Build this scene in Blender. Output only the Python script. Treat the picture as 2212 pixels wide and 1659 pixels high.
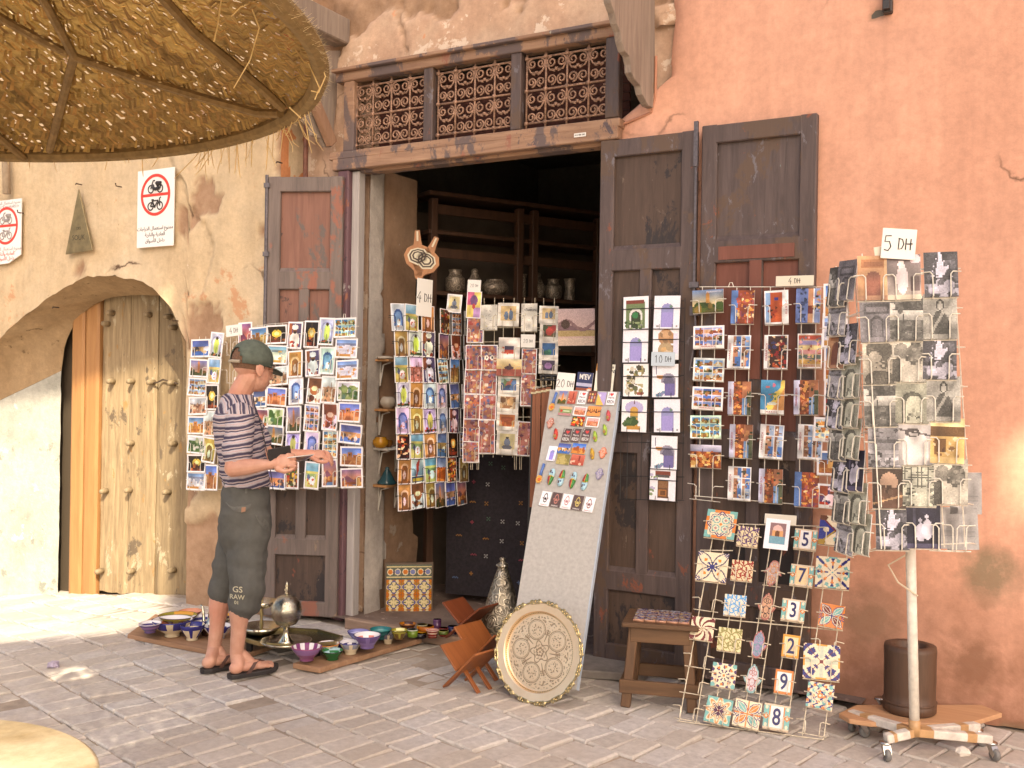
import bpy, bmesh, math, random
import numpy as np
from mathutils import Vector, Matrix, Euler, noise as mnoise

for _o in list(bpy.data.objects):
    bpy.data.objects.remove(_o)
SC = bpy.context.scene
COL = SC.collection
R = math.radians

# ---------------------------------------------------------------- camera
F, TH, RO, CD, CH = 2167.7, R(29.4), R(0.9), 5.26, 1.58   # focal in px of a 2212 px wide frame, yaw, roll, distance, height
cam = bpy.data.cameras.new('camera')
cam_o = bpy.data.objects.new('camera', cam)
COL.objects.link(cam_o)
cam.sensor_fit = 'HORIZONTAL'; cam.sensor_width = 36.0
cam.lens = F / 2212 * 36.0
cam.shift_y = -2.5 / 2212
cam.clip_start = 0.05; cam.clip_end = 400
cam_o.matrix_world = (Matrix.Translation((0, -CD, CH)) @ Matrix.Rotation(TH, 4, 'Z')
                      @ Matrix.Rotation(R(90), 4, 'X') @ Matrix.Rotation(RO, 4, 'Z'))
SC.camera = cam_o

# ---------------------------------------------------------------- sky, sun, exposure
SUN_AZ, SUN_EL = R(-48), R(40)        # angle from +X in plan (negative: on the street side of the facade), elevation
SUN = Vector((math.cos(SUN_AZ) * math.cos(SUN_EL), math.sin(SUN_AZ) * math.cos(SUN_EL), math.sin(SUN_EL)))
W = bpy.data.worlds.new('World'); SC.world = W; W.use_nodes = True
_n = W.node_tree.nodes; _l = W.node_tree.links
_sky = _n.new('ShaderNodeTexSky'); _sky.sky_type = 'NISHITA'; _sky.sun_disc = False
_sky.sun_elevation = SUN_EL; _sky.sun_rotation = math.pi / 2 - SUN_AZ
_sky.dust_density = 5.0; _sky.ozone_density = 0.6; _sky.air_density = 1.0
_mul = _n.new('ShaderNodeMixRGB'); _mul.blend_type = 'MULTIPLY'; _mul.inputs[0].default_value = 1
_mul.inputs[2].default_value = (1.06, 1.0, 0.95, 1)      # daylight balance of the camera
_l.new(_sky.outputs[0], _mul.inputs[1]); _l.new(_mul.outputs[0], _n['Background'].inputs[0])
_n['Background'].inputs[1].default_value = 0.15
sun = bpy.data.lights.new('sun', 'SUN'); sun.energy = 5.0; sun.angle = R(0.55); sun.color = (1.0, 0.86, 0.64)
sun_o = bpy.data.objects.new('sun', sun); COL.objects.link(sun_o)
sun_o.rotation_euler = SUN.to_track_quat('Z', 'Y').to_euler()
SC.view_settings.view_transform = 'Standard'; SC.view_settings.look = 'None'
SC.view_settings.gamma = 1.0; SC.view_settings.use_curve_mapping = False
SC.view_settings.exposure = 0.93
SC.render.engine = 'CYCLES'
try:
    SC.cycles.use_denoising = True
    SC.cycles.max_bounces = 8; SC.cycles.diffuse_bounces = 5; SC.cycles.transparent_max_bounces = 8
except Exception:
    pass

# ---------------------------------------------------------------- helpers
def ray(x, y):
    dx = (x - 1106) / F; dy = (827 - y) / F
    c, s = math.cos(RO), math.sin(RO)
    u = c * dx - s * dy; v = s * dx + c * dy
    return Vector((-math.sin(TH) + u * math.cos(TH), math.cos(TH) + u * math.sin(TH), v))
CAM = Vector((0, -CD, CH))
def onY(x, y, Y=0.0):
    d = ray(x, y); return CAM + d * ((Y + CD) / d.y)
def onZ(x, y, Z=0.0):
    d = ray(x, y); return CAM + d * ((Z - CH) / d.z)
def onX(x, y, X):
    d = ray(x, y); return CAM + d * (X / d.x)
def atd(x, y, depth):
    return CAM + ray(x, y) * depth
class Plane:
    """A flat frame: origin, ex along it, ez up it, n out of it (towards the street)."""
    def __init__(self, o, ex, ez):
        self.o = Vector(o); self.ex = Vector(ex).normalized()
        n = self.ex.cross(Vector(ez)).normalized()
        if n.dot(CAM - self.o) < 0: self.ex = -self.ex; n = -n
        self.n = n; self.ez = n.cross(self.ex).normalized()
    def hit(self, x, y):
        d = ray(x, y); return CAM + d * ((self.o - CAM).dot(self.n) / d.dot(self.n))
    def mat(self, p, rot=0.0, off=0.0, tilt=0.0):
        m = Matrix((self.ex, -self.n, self.ez)).transposed().to_4x4()   # local x along, -y out, z up
        return Matrix.Translation(Vector(p) + self.n * off) @ m @ Matrix.Rotation(rot, 4, 'Y') @ Matrix.Rotation(tilt, 4, 'X')

def lin(c):
    def f(v): return v / 12.92 if v <= 0.04045 else ((v + 0.055) / 1.055) ** 2.4
    return tuple(f(v) for v in c)
def hexc(h):
    return lin(tuple(int(h[i:i + 2], 16) / 255 for i in (0, 2, 4)))

class MB:
    """Collects geometry for one mesh."""
    def __init__(self): self.v = []; self.f = []; self.m = []; self.c = []; self.mi = 0; self.col = None
    def face(self, idx):
        self.f.append(tuple(idx)); self.m.append(self.mi); self.c.append(self.col)
    def quad(self, a, b, c, d):
        i = len(self.v); self.v += [a, b, c, d]; self.face((i, i + 1, i + 2, i + 3))
    def box(self, c, s, mat=None, ch=0.0):
        x, y, z = s[0] / 2, s[1] / 2, s[2] / 2
        i = len(self.v)
        if ch <= 0:
            pts = [(sx * x, sy * y, sz * z) for sz in (-1, 1) for sy in (-1, 1) for sx in (-1, 1)]
            fs = [(0, 2, 3, 1), (4, 5, 7, 6), (0, 1, 5, 4), (2, 6, 7, 3), (0, 4, 6, 2), (1, 3, 7, 5)]
        else:
            pts = []
            for sz in (-1, 1):
                for sy in (-1, 1):
                    for sx in (-1, 1):
                        pts += [(sx * (x - ch), sy * (y - ch), sz * z), (sx * (x - ch), sy * y, sz * (z - ch)), (sx * x, sy * (y - ch), sz * (z - ch))]
            q = lambda k, t: 3 * k + t
            fs = [(q(0, 0), q(2, 0), q(3, 0), q(1, 0)), (q(4, 0), q(5, 0), q(7, 0), q(6, 0)),
                  (q(0, 1), q(1, 1), q(5, 1), q(4, 1)), (q(2, 1), q(6, 1), q(7, 1), q(3, 1)),
                  (q(0, 2), q(4, 2), q(6, 2), q(2, 2)), (q(1, 2), q(3, 2), q(7, 2), q(5, 2))]
            for a, b, t1, t2 in ((0, 1, 0, 1), (3, 2, 0, 1), (5, 4, 0, 1), (6, 7, 0, 1), (2, 0, 0, 2), (1, 3, 0, 2), (4, 6, 0, 2), (7, 5, 0, 2),
                                 (0, 4, 1, 2), (5, 1, 1, 2), (6, 2, 1, 2), (3, 7, 1, 2)):
                fs.append((q(a, t1), q(b, t1), q(b, t2), q(a, t2)))
            for k in range(8): fs.append((q(k, 0), q(k, 1), q(k, 2)))
        M = Matrix.Translation(c) if mat is None else (Matrix.Translation(c) @ mat)
        for p in pts: self.v.append(tuple(M @ Vector(p)))
        for f in fs: self.face([i + k for k in f])
        return self
    def bar(self, p, q, w, d, ch=0.0, up=(0, 0, 1)):
        p = Vector(p); q = Vector(q); z = (q - p); L = z.length; z.normalize()
        x = z.cross(Vector(up))
        if x.length < 1e-4: x = z.cross(Vector((0, 1, 0)))
        x.normalize(); y = z.cross(x)
        return self.box((p + q) / 2, (w, d, L), Matrix((x, y, z)).transposed().to_4x4(), ch)
    def tube(self, pts, r, n=6, cap=True, closed=False):
        pts = [Vector(p) for p in pts]; m = len(pts)
        rs = r if hasattr(r, '__len__') else [r] * m
        base = len(self.v); prev = None
        for k, p in enumerate(pts):
            a = pts[(k - 1) % m] if (k > 0 or closed) else p
            b = pts[(k + 1) % m] if (k < m - 1 or closed) else p
            t = (b - a)
            t = t.normalized() if t.length > 1e-9 else Vector((0, 0, 1))
            if prev is None:
                u = t.cross(Vector((0, 0, 1)))
                if u.length < 1e-3: u = t.cross(Vector((1, 0, 0)))
            else:
                u = prev - t * prev.dot(t)
                if u.length < 1e-4: u = t.cross(Vector((0, 0, 1)))
            u.normalize(); prev = u; w = t.cross(u)
            for j in range(n):
                an = 2 * math.pi * j / n
                self.v.append(tuple(p + (u * math.cos(an) + w * math.sin(an)) * rs[k]))
        for k in range(m if closed else m - 1):
            for j in range(n):
                a = base + k * n + j; b = base + k * n + (j + 1) % n
                c = base + ((k + 1) % m) * n + (j + 1) % n; d = base + ((k + 1) % m) * n + j
                self.face((a, b, c, d))
        if cap and not closed:
            self.face([base + j for j in range(n)][::-1]); self.face([base + (m - 1) * n + j for j in range(n)])
        return self
    def lathe(self, prof, n=24, c=(0, 0, 0), mat=None, wob=None):
        base = len(self.v); M = Matrix.Translation(c) if mat is None else mat
        for k, (r, z) in enumerate(prof):
            for j in range(n):
                a = 2 * math.pi * j / n
                rr = r if wob is None else r * (1 + wob(a, k))
                self.v.append(tuple(M @ Vector((rr * math.cos(a), rr * math.sin(a), z))))
        for k in range(len(prof) - 1):
            for j in range(n):
                self.face((base + k * n + j, base + k * n + (j + 1) % n, base + (k + 1) * n + (j + 1) % n, base + (k + 1) * n + j))
        if prof[0][0] > 1e-4: self.face([base + j for j in range(n)][::-1])
        if prof[-1][0] > 1e-4: self.face([base + (len(prof) - 1) * n + j for j in range(n)])
        return self
    def prism(self, poly, y0, y1, mat=None):
        """poly in (x, z); extruded from y0 (front) to y1 (back)."""
        n = len(poly); b = len(self.v); M = mat or Matrix()
        for y in (y0, y1):
            for (x, z) in poly: self.v.append(tuple(M @ Vector((x, y, z))))
        self.face([b + k for k in range(n)]); self.face([b + n + k for k in range(n)][::-1])
        for k in range(n):
            j = (k + 1) % n; self.face((b + j, b + k, b + n + k, b + n + j))
        return self
    def ring(self, poly, hole, y0, y1, mat=None):
        """band between two loops of the same count, in (x, z)."""
        n = len(poly); b = len(self.v); M = mat or Matrix()
        for y in (y0, y1):
            for L in (poly, hole):
                for (x, z) in L: self.v.append(tuple(M @ Vector((x, y, z))))
        for k in range(n):
            j = (k + 1) % n
            self.face((b + k, b + j, b + n + j, b + n + k)); self.face((b + 2 * n + j, b + 2 * n + k, b + 3 * n + k, b + 3 * n + j))
            self.face((b + j, b + k, b + 2 * n + k, b + 2 * n + j)); self.face((b + n + k, b + n + j, b + 3 * n + j, b + 3 * n + k))
        return self
    def mesh(self, name, mats, smooth=False):
        me = bpy.data.meshes.new(name)
        me.from_pydata([tuple(p) for p in self.v], [], self.f)
        if not isinstance(mats, (list, tuple)): mats = [mats]
        for m in mats: me.materials.append(m)
        if len(mats) > 1: me.polygons.foreach_set('material_index', self.m)
        if any(c is not None for c in self.c):
            at = me.color_attributes.new('col', 'FLOAT_COLOR', 'CORNER')
            buf = []
            for f, c in zip(self.f, self.c): buf += list((c or (1, 1, 1)) + (1.0,)) * len(f)
            at.data.foreach_set('color', buf)
        if smooth: me.polygons.foreach_set('use_smooth', [True] * len(self.f))
        me.update(); return me
    def obj(self, name, mats, parent=None, smooth=False, mw=None):
        return link(name, self.mesh(name, mats, smooth), parent, mw)

def link(name, data, parent=None, mw=None):
    o = bpy.data.objects.new(name, data); COL.objects.link(o)
    if parent is not None: o.parent = parent
    if mw is not None: o.matrix_local = mw
    return o
def tag(o, label, cat, group=None):
    o['label'] = label; o['category'] = cat
    if group: o['group'] = group
    return o
def empty(name, label=None, cat=None, group=None, mw=None):
    o = bpy.data.objects.new(name, None); COL.objects.link(o); o.empty_display_size = 0.1
    if mw is not None: o.matrix_world = mw
    if label: tag(o, label, cat, group)
    return o
def struct(o): o['kind'] = 'structure'; return o
def bev(o, w=0.004, seg=1):
    m = o.modifiers.new('edge', 'BEVEL'); m.width = w; m.segments = seg; m.limit_method = 'ANGLE'; m.angle_limit = R(40); return o
def evaluated(o, name=None):
    """the object's mesh with its modifiers applied"""
    bpy.context.view_layer.update()
    dg = bpy.context.evaluated_depsgraph_get()
    me = bpy.data.meshes.new_from_object(o.evaluated_get(dg), depsgraph=dg)
    o.modifiers.clear(); o.data = me; return o

# ---------------------------------------------------------------- materials
MATS = {}
def nt(name):
    m = bpy.data.materials.new(name); m.use_nodes = True
    t = m.node_tree; return m, t, t.nodes['Principled BSDF']
def node(t, kind, **kw):
    n = t.nodes.new('ShaderNode' + kind)
    for k, v in kw.items():
        if k.startswith('i_'):
            n.inputs[int(k[2:]) if k[2:].isdigit() else k[2:]].default_value = v
        else: setattr(n, k, v)
    return n
def ramp(t, fac, stops):
    r = t.nodes.new('ShaderNodeValToRGB'); e = r.color_ramp.elements
    e[0].position, e[0].color = stops[0][0], tuple(stops[0][1]) + (1,)
    e[1].position, e[1].color = stops[-1][0], tuple(stops[-1][1]) + (1,)
    for p, c in stops[1:-1]:
        x = e.new(p); x.color = tuple(c) + (1,)
    t.links.new(fac, r.inputs[0]); return r.outputs[0]
def mix(t, fac, a, b, blend='MIX'):
    n = t.nodes.new('ShaderNodeMixRGB'); n.blend_type = blend
    for k, v in ((0, fac), (1, a), (2, b)):
        if isinstance(v, (int, float)): n.inputs[k].default_value = v
        elif isinstance(v, tuple): n.inputs[k].default_value = (v + (1,)) if len(v) == 3 else v
        else: t.links.new(v, n.inputs[k])
    return n.outputs[0]
def coords(t, scale=(1, 1, 1), kind='Object', rot=(0, 0, 0)):
    tc = t.nodes.new('ShaderNodeTexCoord'); mp = t.nodes.new('ShaderNodeMapping')
    mp.inputs['Scale'].default_value = scale; mp.inputs['Rotation'].default_value = rot
    t.links.new(tc.outputs[kind], mp.inputs[0]); return mp.outputs[0]
def noise(t, vec, scale, detail=4, rough=0.6, dist=0.0):
    n = node(t, 'TexNoise'); n.inputs['Scale'].default_value = scale; n.inputs['Detail'].default_value = detail
    n.inputs['Roughness'].default_value = rough; n.inputs['Distortion'].default_value = dist
    t.links.new(vec, n.inputs['Vector']); return n.outputs[0]
def bump(t, b, h, strength=0.3, dist=0.01):
    n = node(t, 'Bump'); n.inputs['Strength'].default_value = strength; n.inputs['Distance'].default_value = dist
    t.links.new(h, n.inputs['Height']); t.links.new(n.outputs[0], b.inputs['Normal']); return n
def simple(name, c, rough=0.6, metal=0.0, var=0.0, scale=20, bmp=0.0, spec=0.5, rand=0.0):
    """plain surface with mottled colour, fine relief and (rand) a per-object shift"""
    if name in MATS: return MATS[name]
    m, t, b = nt(name); b.inputs['Roughness'].default_value = rough; b.inputs['Metallic'].default_value = metal
    b.inputs['Specular IOR Level'].default_value = spec
    col = None
    if var or bmp:
        v = coords(t); nz = noise(t, v, scale, 5)
        lo = tuple(max(0, x * (1 - var)) for x in c); hi = tuple(min(1, x * (1 + var)) for x in c)
        col = ramp(t, nz, [(0.3, lo), (0.7, hi)])
        if bmp: bump(t, b, nz, bmp, 0.004)
    if rand:
        oi = node(t, 'ObjectInfo'); hs = node(t, 'HueSaturation')
        mr = node(t, 'MapRange'); mr.inputs[3].default_value = 1 - rand; mr.inputs[4].default_value = 1 + rand
        t.links.new(oi.outputs['Random'], mr.inputs[0]); t.links.new(mr.outputs[0], hs.inputs['Value'])
        if col is not None: t.links.new(col, hs.inputs['Color'])
        else: hs.inputs['Color'].default_value = tuple(c) + (1,)
        col = hs.outputs[0]
    if col is None: b.inputs['Base Color'].default_value = tuple(c) + (1,)
    else: t.links.new(col, b.inputs['Base Color'])
    MATS[name] = m; return m
def printed(name='printed', rough=0.45, spec=0.4):
    """flat print: the colours of the card, tile or label itself"""
    if name in MATS: return MATS[name]
    m, t, b = nt(name); a = node(t, 'VertexColor'); a.layer_name = 'col'
    t.links.new(a.outputs[0], b.inputs['Base Color']); b.inputs['Roughness'].default_value = rough
    b.inputs['Specular IOR Level'].default_value = spec
    MATS[name] = m; return m
def wood(name, c0, c1, axis='z', scale=1.0, rough=0.65, wear=None, bmp=0.25, rand=0.0, wearamt=0.55):
    if name in MATS: return MATS[name]
    m, t, b = nt(name); b.inputs['Roughness'].default_value = rough
    s = {'x': (2, 22, 22), 'y': (22, 2, 22), 'z': (22, 22, 2)}[axis]
    v = coords(t, tuple(k * scale for k in s)); g = noise(t, v, 1.6, 6, 0.65, 0.6)
    col = ramp(t, g, [(0.25, c0), (0.75, c1)])
    if rand:
        oi = node(t, 'ObjectInfo'); mr = node(t, 'MapRange'); mr.inputs[3].default_value = 1 - rand; mr.inputs[4].default_value = 1 + rand
        t.links.new(oi.outputs['Random'], mr.inputs[0]); hs = node(t, 'HueSaturation')
        t.links.new(mr.outputs[0], hs.inputs['Value']); t.links.new(col, hs.inputs['Color']); col = hs.outputs[0]
    if wear:
        v2 = coords(t, (1, 1, 1)); w = noise(t, v2, 7 * scale, 8, 0.72)
        for k, (wc, lo) in enumerate(wear):
            v3 = coords(t, (1, 1, 0.55), rot=(0.2 * k, 0.3 * k, 0.5 * k)); w = noise(t, v3, (5 + 4 * k) * scale, 9, 0.7, 0.3)
            f = ramp(t, w, [(lo, (0, 0, 0)), (min(lo + 0.035, 0.99), (1, 1, 1))])
            col = mix(t, f, col, wc)
    t.links.new(col, b.inputs['Base Color'])
    bump(t, b, g, bmp, 0.006); MATS[name] = m; return m
def plaster(name, stops, scale=1.2, fine=60, bmp=0.5, rough=0.9, blotch=None, cracks=0.0, dirt=None, stain=None):
    """weathered wall plaster: cloudy colour, patches with their own outline, grit, hairline cracks"""
    if name in MATS: return MATS[name]
    m, t, b = nt(name); b.inputs['Roughness'].default_value = rough; b.inputs['Specular IOR Level'].default_value = 0.2
    v = coords(t); n1 = noise(t, v, scale, 8, 0.62, 0.3)
    col = ramp(t, n1, stops)
    n2 = noise(t, v, fine, 4, 0.7); n3 = noise(t, v, scale * 7, 7, 0.7)
    col = mix(t, 0.35, col, ramp(t, n3, [(0.2, (0.45, 0.45, 0.45)), (0.8, (1.4, 1.36, 1.3))]), 'MULTIPLY')
    n4 = noise(t, v, 24, 6, 0.75); col = mix(t, 0.30, col, ramp(t, n4, [(0.3, (0.6, 0.58, 0.56)), (0.7, (1.3, 1.28, 1.25))]), 'MULTIPLY')
    v5 = coords(t, (9, 9, 0.7)); n5 = noise(t, v5, 1.0, 6, 0.7); col = mix(t, 0.22, col, ramp(t, n5, [(0.3, (0.6, 0.57, 0.54)), (0.7, (1.25, 1.24, 1.22))]), 'MULTIPLY')   # rain streaks
    for (bc, lo, sc) in (blotch or []):
        w = noise(t, v, sc, 9, 0.72, 0.25); f = ramp(t, w, [(lo, (0, 0, 0)), (lo + 0.03, (1, 1, 1))]); col = mix(t, f, col, bc)
    h = mix(t, 0.5, mix(t, 0.5, n2, n4), n3)
    if cracks:
        wv = node(t, 'TexVoronoi'); wv.feature = 'DISTANCE_TO_EDGE'; wv.inputs['Scale'].default_value = cracks
        nv = noise(t, v, 4, 4); ad = node(t, 'VectorMath'); ad.operation = 'ADD'; t.links.new(v, ad.inputs[0])
        cm = node(t, 'VectorMath'); cm.operation = 'SCALE'; cm.inputs[3].default_value = 0.5
        nn = node(t, 'TexNoise'); nn.inputs['Scale'].default_value = 3; nn.inputs['Detail'].default_value = 6; t.links.new(v, nn.inputs[0])
        t.links.new(nn.outputs[1], cm.inputs[0]); t.links.new(cm.outputs[0], ad.inputs[1]); t.links.new(ad.outputs[0], wv.inputs['Vector'])
        f = ramp(t, wv.outputs[0], [(0.0, (1, 1, 1)), (0.012, (0, 0, 0))])
        gate = ramp(t, noise(t, v, 0.9, 3), [(0.52, (0, 0, 0)), (0.6, (1, 1, 1))])
        f = mix(t, 1.0, f, gate, 'MULTIPLY'); col = mix(t, f, col, (0.09, 0.05, 0.03))
    for sc_, sr_, sk_ in (stain or []):
        ds_ = node(t, 'VectorMath'); ds_.operation = 'DISTANCE'; ds_.inputs[1].default_value = sc_; t.links.new(v, ds_.inputs[0])
        sm = node(t, 'MapRange'); sm.inputs[1].default_value = 0; sm.inputs[2].default_value = sr_; sm.inputs[3].default_value = 1; sm.inputs[4].default_value = 0; t.links.new(ds_.outputs['Value'], sm.inputs[0])
        sa = node(t, 'Math'); sa.operation = 'MULTIPLY'; t.links.new(sm.outputs[0], sa.inputs[0]); t.links.new(noise(t, v, 9, 7, 0.7), sa.inputs[1]); col = mix(t, ramp(t, sa.outputs[0], [(0.16, (0, 0, 0)), (0.4, (0.85, 0.85, 0.85))]), col, sk_)
    if dirt:
        # splash stains on the foot of the wall: colour (rgb), height (m)
        sx = node(t, 'SeparateXYZ'); t.links.new(v, sx.inputs[0]); mr = node(t, 'MapRange')
        mr.inputs[1].default_value = 0.0; mr.inputs[2].default_value = dirt[1]; mr.inputs[3].default_value = 1.0; mr.inputs[4].default_value = 0.0
        t.links.new(sx.outputs[2], mr.inputs[0])
        w = noise(t, v, 2.2, 8, 0.7); am = node(t, 'Math'); am.operation = 'MULTIPLY'; t.links.new(mr.outputs[0], am.inputs[0]); t.links.new(w, am.inputs[1])
        f = ramp(t, am.outputs[0], [(0.22, (0, 0, 0)), (0.5, (0.8, 0.8, 0.8))]); col = mix(t, f, col, dirt[0])
    a = node(t, 'Attribute'); a.attribute_name = 'layer'   # 0 where the coat is sound, 1 where it has fallen off
    a2 = mix(t, a.outputs['Fac'], col, ramp(t, n3, [(0.25, (0.24, 0.145, 0.085)), (0.75, (0.44, 0.29, 0.19))]))
    t.links.new(a2, b.inputs['Base Color']); bump(t, b, h, bmp, 0.01)
    MATS[name] = m; return m
def setattr_layer(me, vals):
    at = me.attributes.new('layer', 'FLOAT', 'POINT'); at.data.foreach_set('value', vals)
WHITE = simple('paper_white', (0.78, 0.76, 0.72), 0.6)
INK = simple('ink', (0.015, 0.015, 0.02), 0.6)
def txt(s, size, name='lettering', mat=None, parent=None, mw=None, depth=0.0006, align='CENTER', shear=0.0, sx=1.0, bold=0.0):
    """lettering as a thin mesh standing in its local x/z plane"""
    cu = bpy.data.curves.new('t', 'FONT'); cu.body = s; cu.size = size; cu.align_x = align; cu.align_y = 'CENTER'
    cu.extrude = depth; cu.shear = shear; cu.offset = bold; cu.resolution_u = 3
    o = bpy.data.objects.new('t', cu); COL.objects.link(o)
    bpy.context.view_layer.update()
    me = bpy.data.meshes.new_from_object(o.evaluated_get(bpy.context.evaluated_depsgraph_get()))
    bpy.data.objects.remove(o)
    me.transform(Matrix.Scale(sx, 4, (1, 0, 0)))
    me.transform(Matrix.Rotation(R(90), 4, 'X'))
    me.materials.clear(); me.materials.append(mat or INK)
    me.name = name
    return link(name, me, parent, mw)
def vn(x, y, z=0.0, s=1.0):
    return mnoise.noise((x * s, y * s, z))
def fbm(x, y, z=0.0, s=1.0, o=4):
    a = 0.0; g = 0.5
    for k in range(o):
        a += g * mnoise.noise((x * s, y * s, z + 7.3 * k)); s *= 2.1; g *= 0.5
    return a
rng = random.Random(7)
ORD = 'first second third fourth fifth sixth seventh eighth ninth tenth eleventh'.split()

# ================================================================ ground
def gz(x, y=0.0):
    return -0.1 * max(0.0, -5.3 - x)
def proj(p):
    d = Vector(p) - CAM
    dep = d.dot(Vector((-math.sin(TH), math.cos(TH), 0)))
    if dep < 0.1: return None
    u = d.dot(Vector((math.cos(TH), math.sin(TH), 0))) / dep; v = d.z / dep
    c, s = math.cos(RO), math.sin(RO)
    return (1106 + (c * u + s * v) * F, 827 - (-s * u + c * v) * F, dep)
M_SAND = plaster('joint_sand', [(0.3, (0.30, 0.25, 0.205)), (0.7, (0.42, 0.36, 0.30))], 1.5, 90, 0.4)
def paver_mat():
    m, t, b = nt('paver_stone'); b.inputs['Roughness'].default_value = 0.85; b.inputs['Specular IOR Level'].default_value = 0.25
    v = coords(t, kind='Object'); oi = node(t, 'ObjectInfo')
    add = node(t, 'VectorMath'); add.operation = 'ADD'; t.links.new(v, add.inputs[0]); t.links.new(oi.outputs['Location'], add.inputs[1])
    n1 = noise(t, add.outputs[0], 30, 6, 0.7); n2 = noise(t, add.outputs[0], 1.3, 4, 0.6)
    c1 = ramp(t, oi.outputs['Random'], [(0.0, (0.44, 0.405, 0.37)), (0.45, (0.52, 0.485, 0.45)), (0.8, (0.51, 0.49, 0.475)), (1.0, (0.58, 0.54, 0.50))])
    at = node(t, 'VertexColor'); at.layer_name = 'col'
    c1 = mix(t, 1.0, c1, at.outputs[0], 'MULTIPLY')
    col = mix(t, 0.6, c1, ramp(t, n1, [(0.25, (0.55, 0.52, 0.5)), (0.75, (1.3, 1.28, 1.25))]), 'MULTIPLY')
    dust = ramp(t, n2, [(0.45, (0, 0, 0)), (0.62, (0.55, 0.55, 0.55))]); col = mix(t, dust, col, (0.42, 0.36, 0.30))
    t.links.new(col, b.inputs['Base Color']); bump(t, b, n1, 0.5, 0.004); return m
M_PAVE = paver_mat()
def build_ground():
    mb = MB(); xs = [-60, -30, -14] + [-10 + 0.5 * k for k in range(29)] + [8, 20, 60]; ys = [-60, -30, -14] + [-8 + 0.5 * k for k in range(27)] + [10, 30, 60]
    for y in ys:
        for x in xs: mb.v.append((x, y, max(gz(x), -0.5) - 0.013))
    nx = len(xs)
    for j in range(len(ys) - 1):
        for i in range(nx - 1): mb.face((j * nx + i, j * nx + i + 1, (j + 1) * nx + i + 1, (j + 1) * nx + i))
    g = struct(mb.obj('ground', M_SAND))
    e1 = Vector((math.cos(R(-15)), math.sin(R(-15)), 0)); e2 = Vector((math.sin(R(15)), math.cos(R(15)), 0))
    pw, pl = 0.128, 0.222
    protos = []
    r = random.Random(3)
    for k in range(8):
        b = MB(); b.col = (1, 1, 1)
        sx = pw - 0.007 - r.random() * 0.006; sy = pl - 0.007 - r.random() * 0.008; hb = 0.03; ch = 0.007
        pts = []
        jit = lambda a: (r.random() - 0.5) * a
        for (zz, ins) in ((-hb, 0), (-ch, 0), (0, ch)):
            for (a, c) in ((-1, -1), (1, -1), (1, 1), (-1, 1)):
                pts.append((a * (sx / 2 - ins) + jit(0.006), c * (sy / 2 - ins) + jit(0.006), zz + (jit(0.004) if zz == 0 else 0)))
        b.v = pts; b.face((8, 9, 10, 11))
        for L in (0, 4):
            for q in range(4): b.face((L + q, L + (q + 1) % 4, L + 4 + (q + 1) % 4, L + 4 + q))
        protos.append(b)
    cells = []
    ang = R(-15)
    for j in range(-40, 40):
        for i in range(-80, 80):
            c = e1 * ((i + (0.5 if j % 2 else 0)) * pw) + e2 * (j * pl) + Vector((-3.0, -1.5, 0))
            if c.y > 0.12 or c.y < -4.6 or c.x < -9.5 or c.x > 1.6: continue
            if c.y > 0.0 and c.x > -5.3: continue
            if -4.3 < c.x < -2.2 and c.y > -0.16: continue
            s = fbm(c.x, c.y, 2.0, 1.1, 3)
            z = gz(c.x) + 0.03 * (s if s < 0 else 0.5 * s) + (r.random() - 0.5) * 0.009 - (0.009 if r.random() < .07 else 0)
            tx = fbm(c.x, c.y, 5.0, 1.6, 2) * 0.08 + (r.random() - 0.5) * 0.05; ty = fbm(c.x, c.y, 9.0, 1.6, 2) * 0.06 + (r.random() - 0.5) * 0.03
            M = Matrix.Translation((c.x, c.y, z)) @ Matrix.Rotation(ang + (r.random() - 0.5) * 0.09, 4, 'Z') @ Matrix.Rotation(tx, 4, 'X') @ Matrix.Rotation(ty, 4, 'Y')
            q = proj((c.x, c.y, z)); k = r.randrange(8)
            vis = q is not None and -20 < q[0] < 2232 and 1240 < q[1] < 1675
            hid = (c.x > -5.0 and c.y > -0.35) or (q is not None and q[0] < 215 and q[1] > 1560)
            cells.append(((q[2] if (vis and not hid) else 99 + r.random()), M, k))
    cells.sort(key=lambda a: a[0])
    meshes = [b.mesh('paver', M_PAVE) for b in protos]
    for dep, M, k in cells[:300]:
        if dep > 90: continue
        link('paver', meshes[k], g, M)
    mb = MB(); mb.col = (1, 1, 1)
    for dep, M, k in cells[300:]:
        i = len(mb.v); tint = 0.86 + 0.3 * r.random()
        mb.col = (tint, tint * (0.98 + 0.04 * r.random()), tint * (0.96 + 0.06 * r.random()))
        mb.v += [tuple(M @ Vector(p)) for p in protos[k].v]
        for f in protos[k].f: mb.face([i + a for a in f])
    o = mb.obj('paving_stones', M_PAVE, g); o['kind'] = 'stuff'
build_ground()

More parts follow.
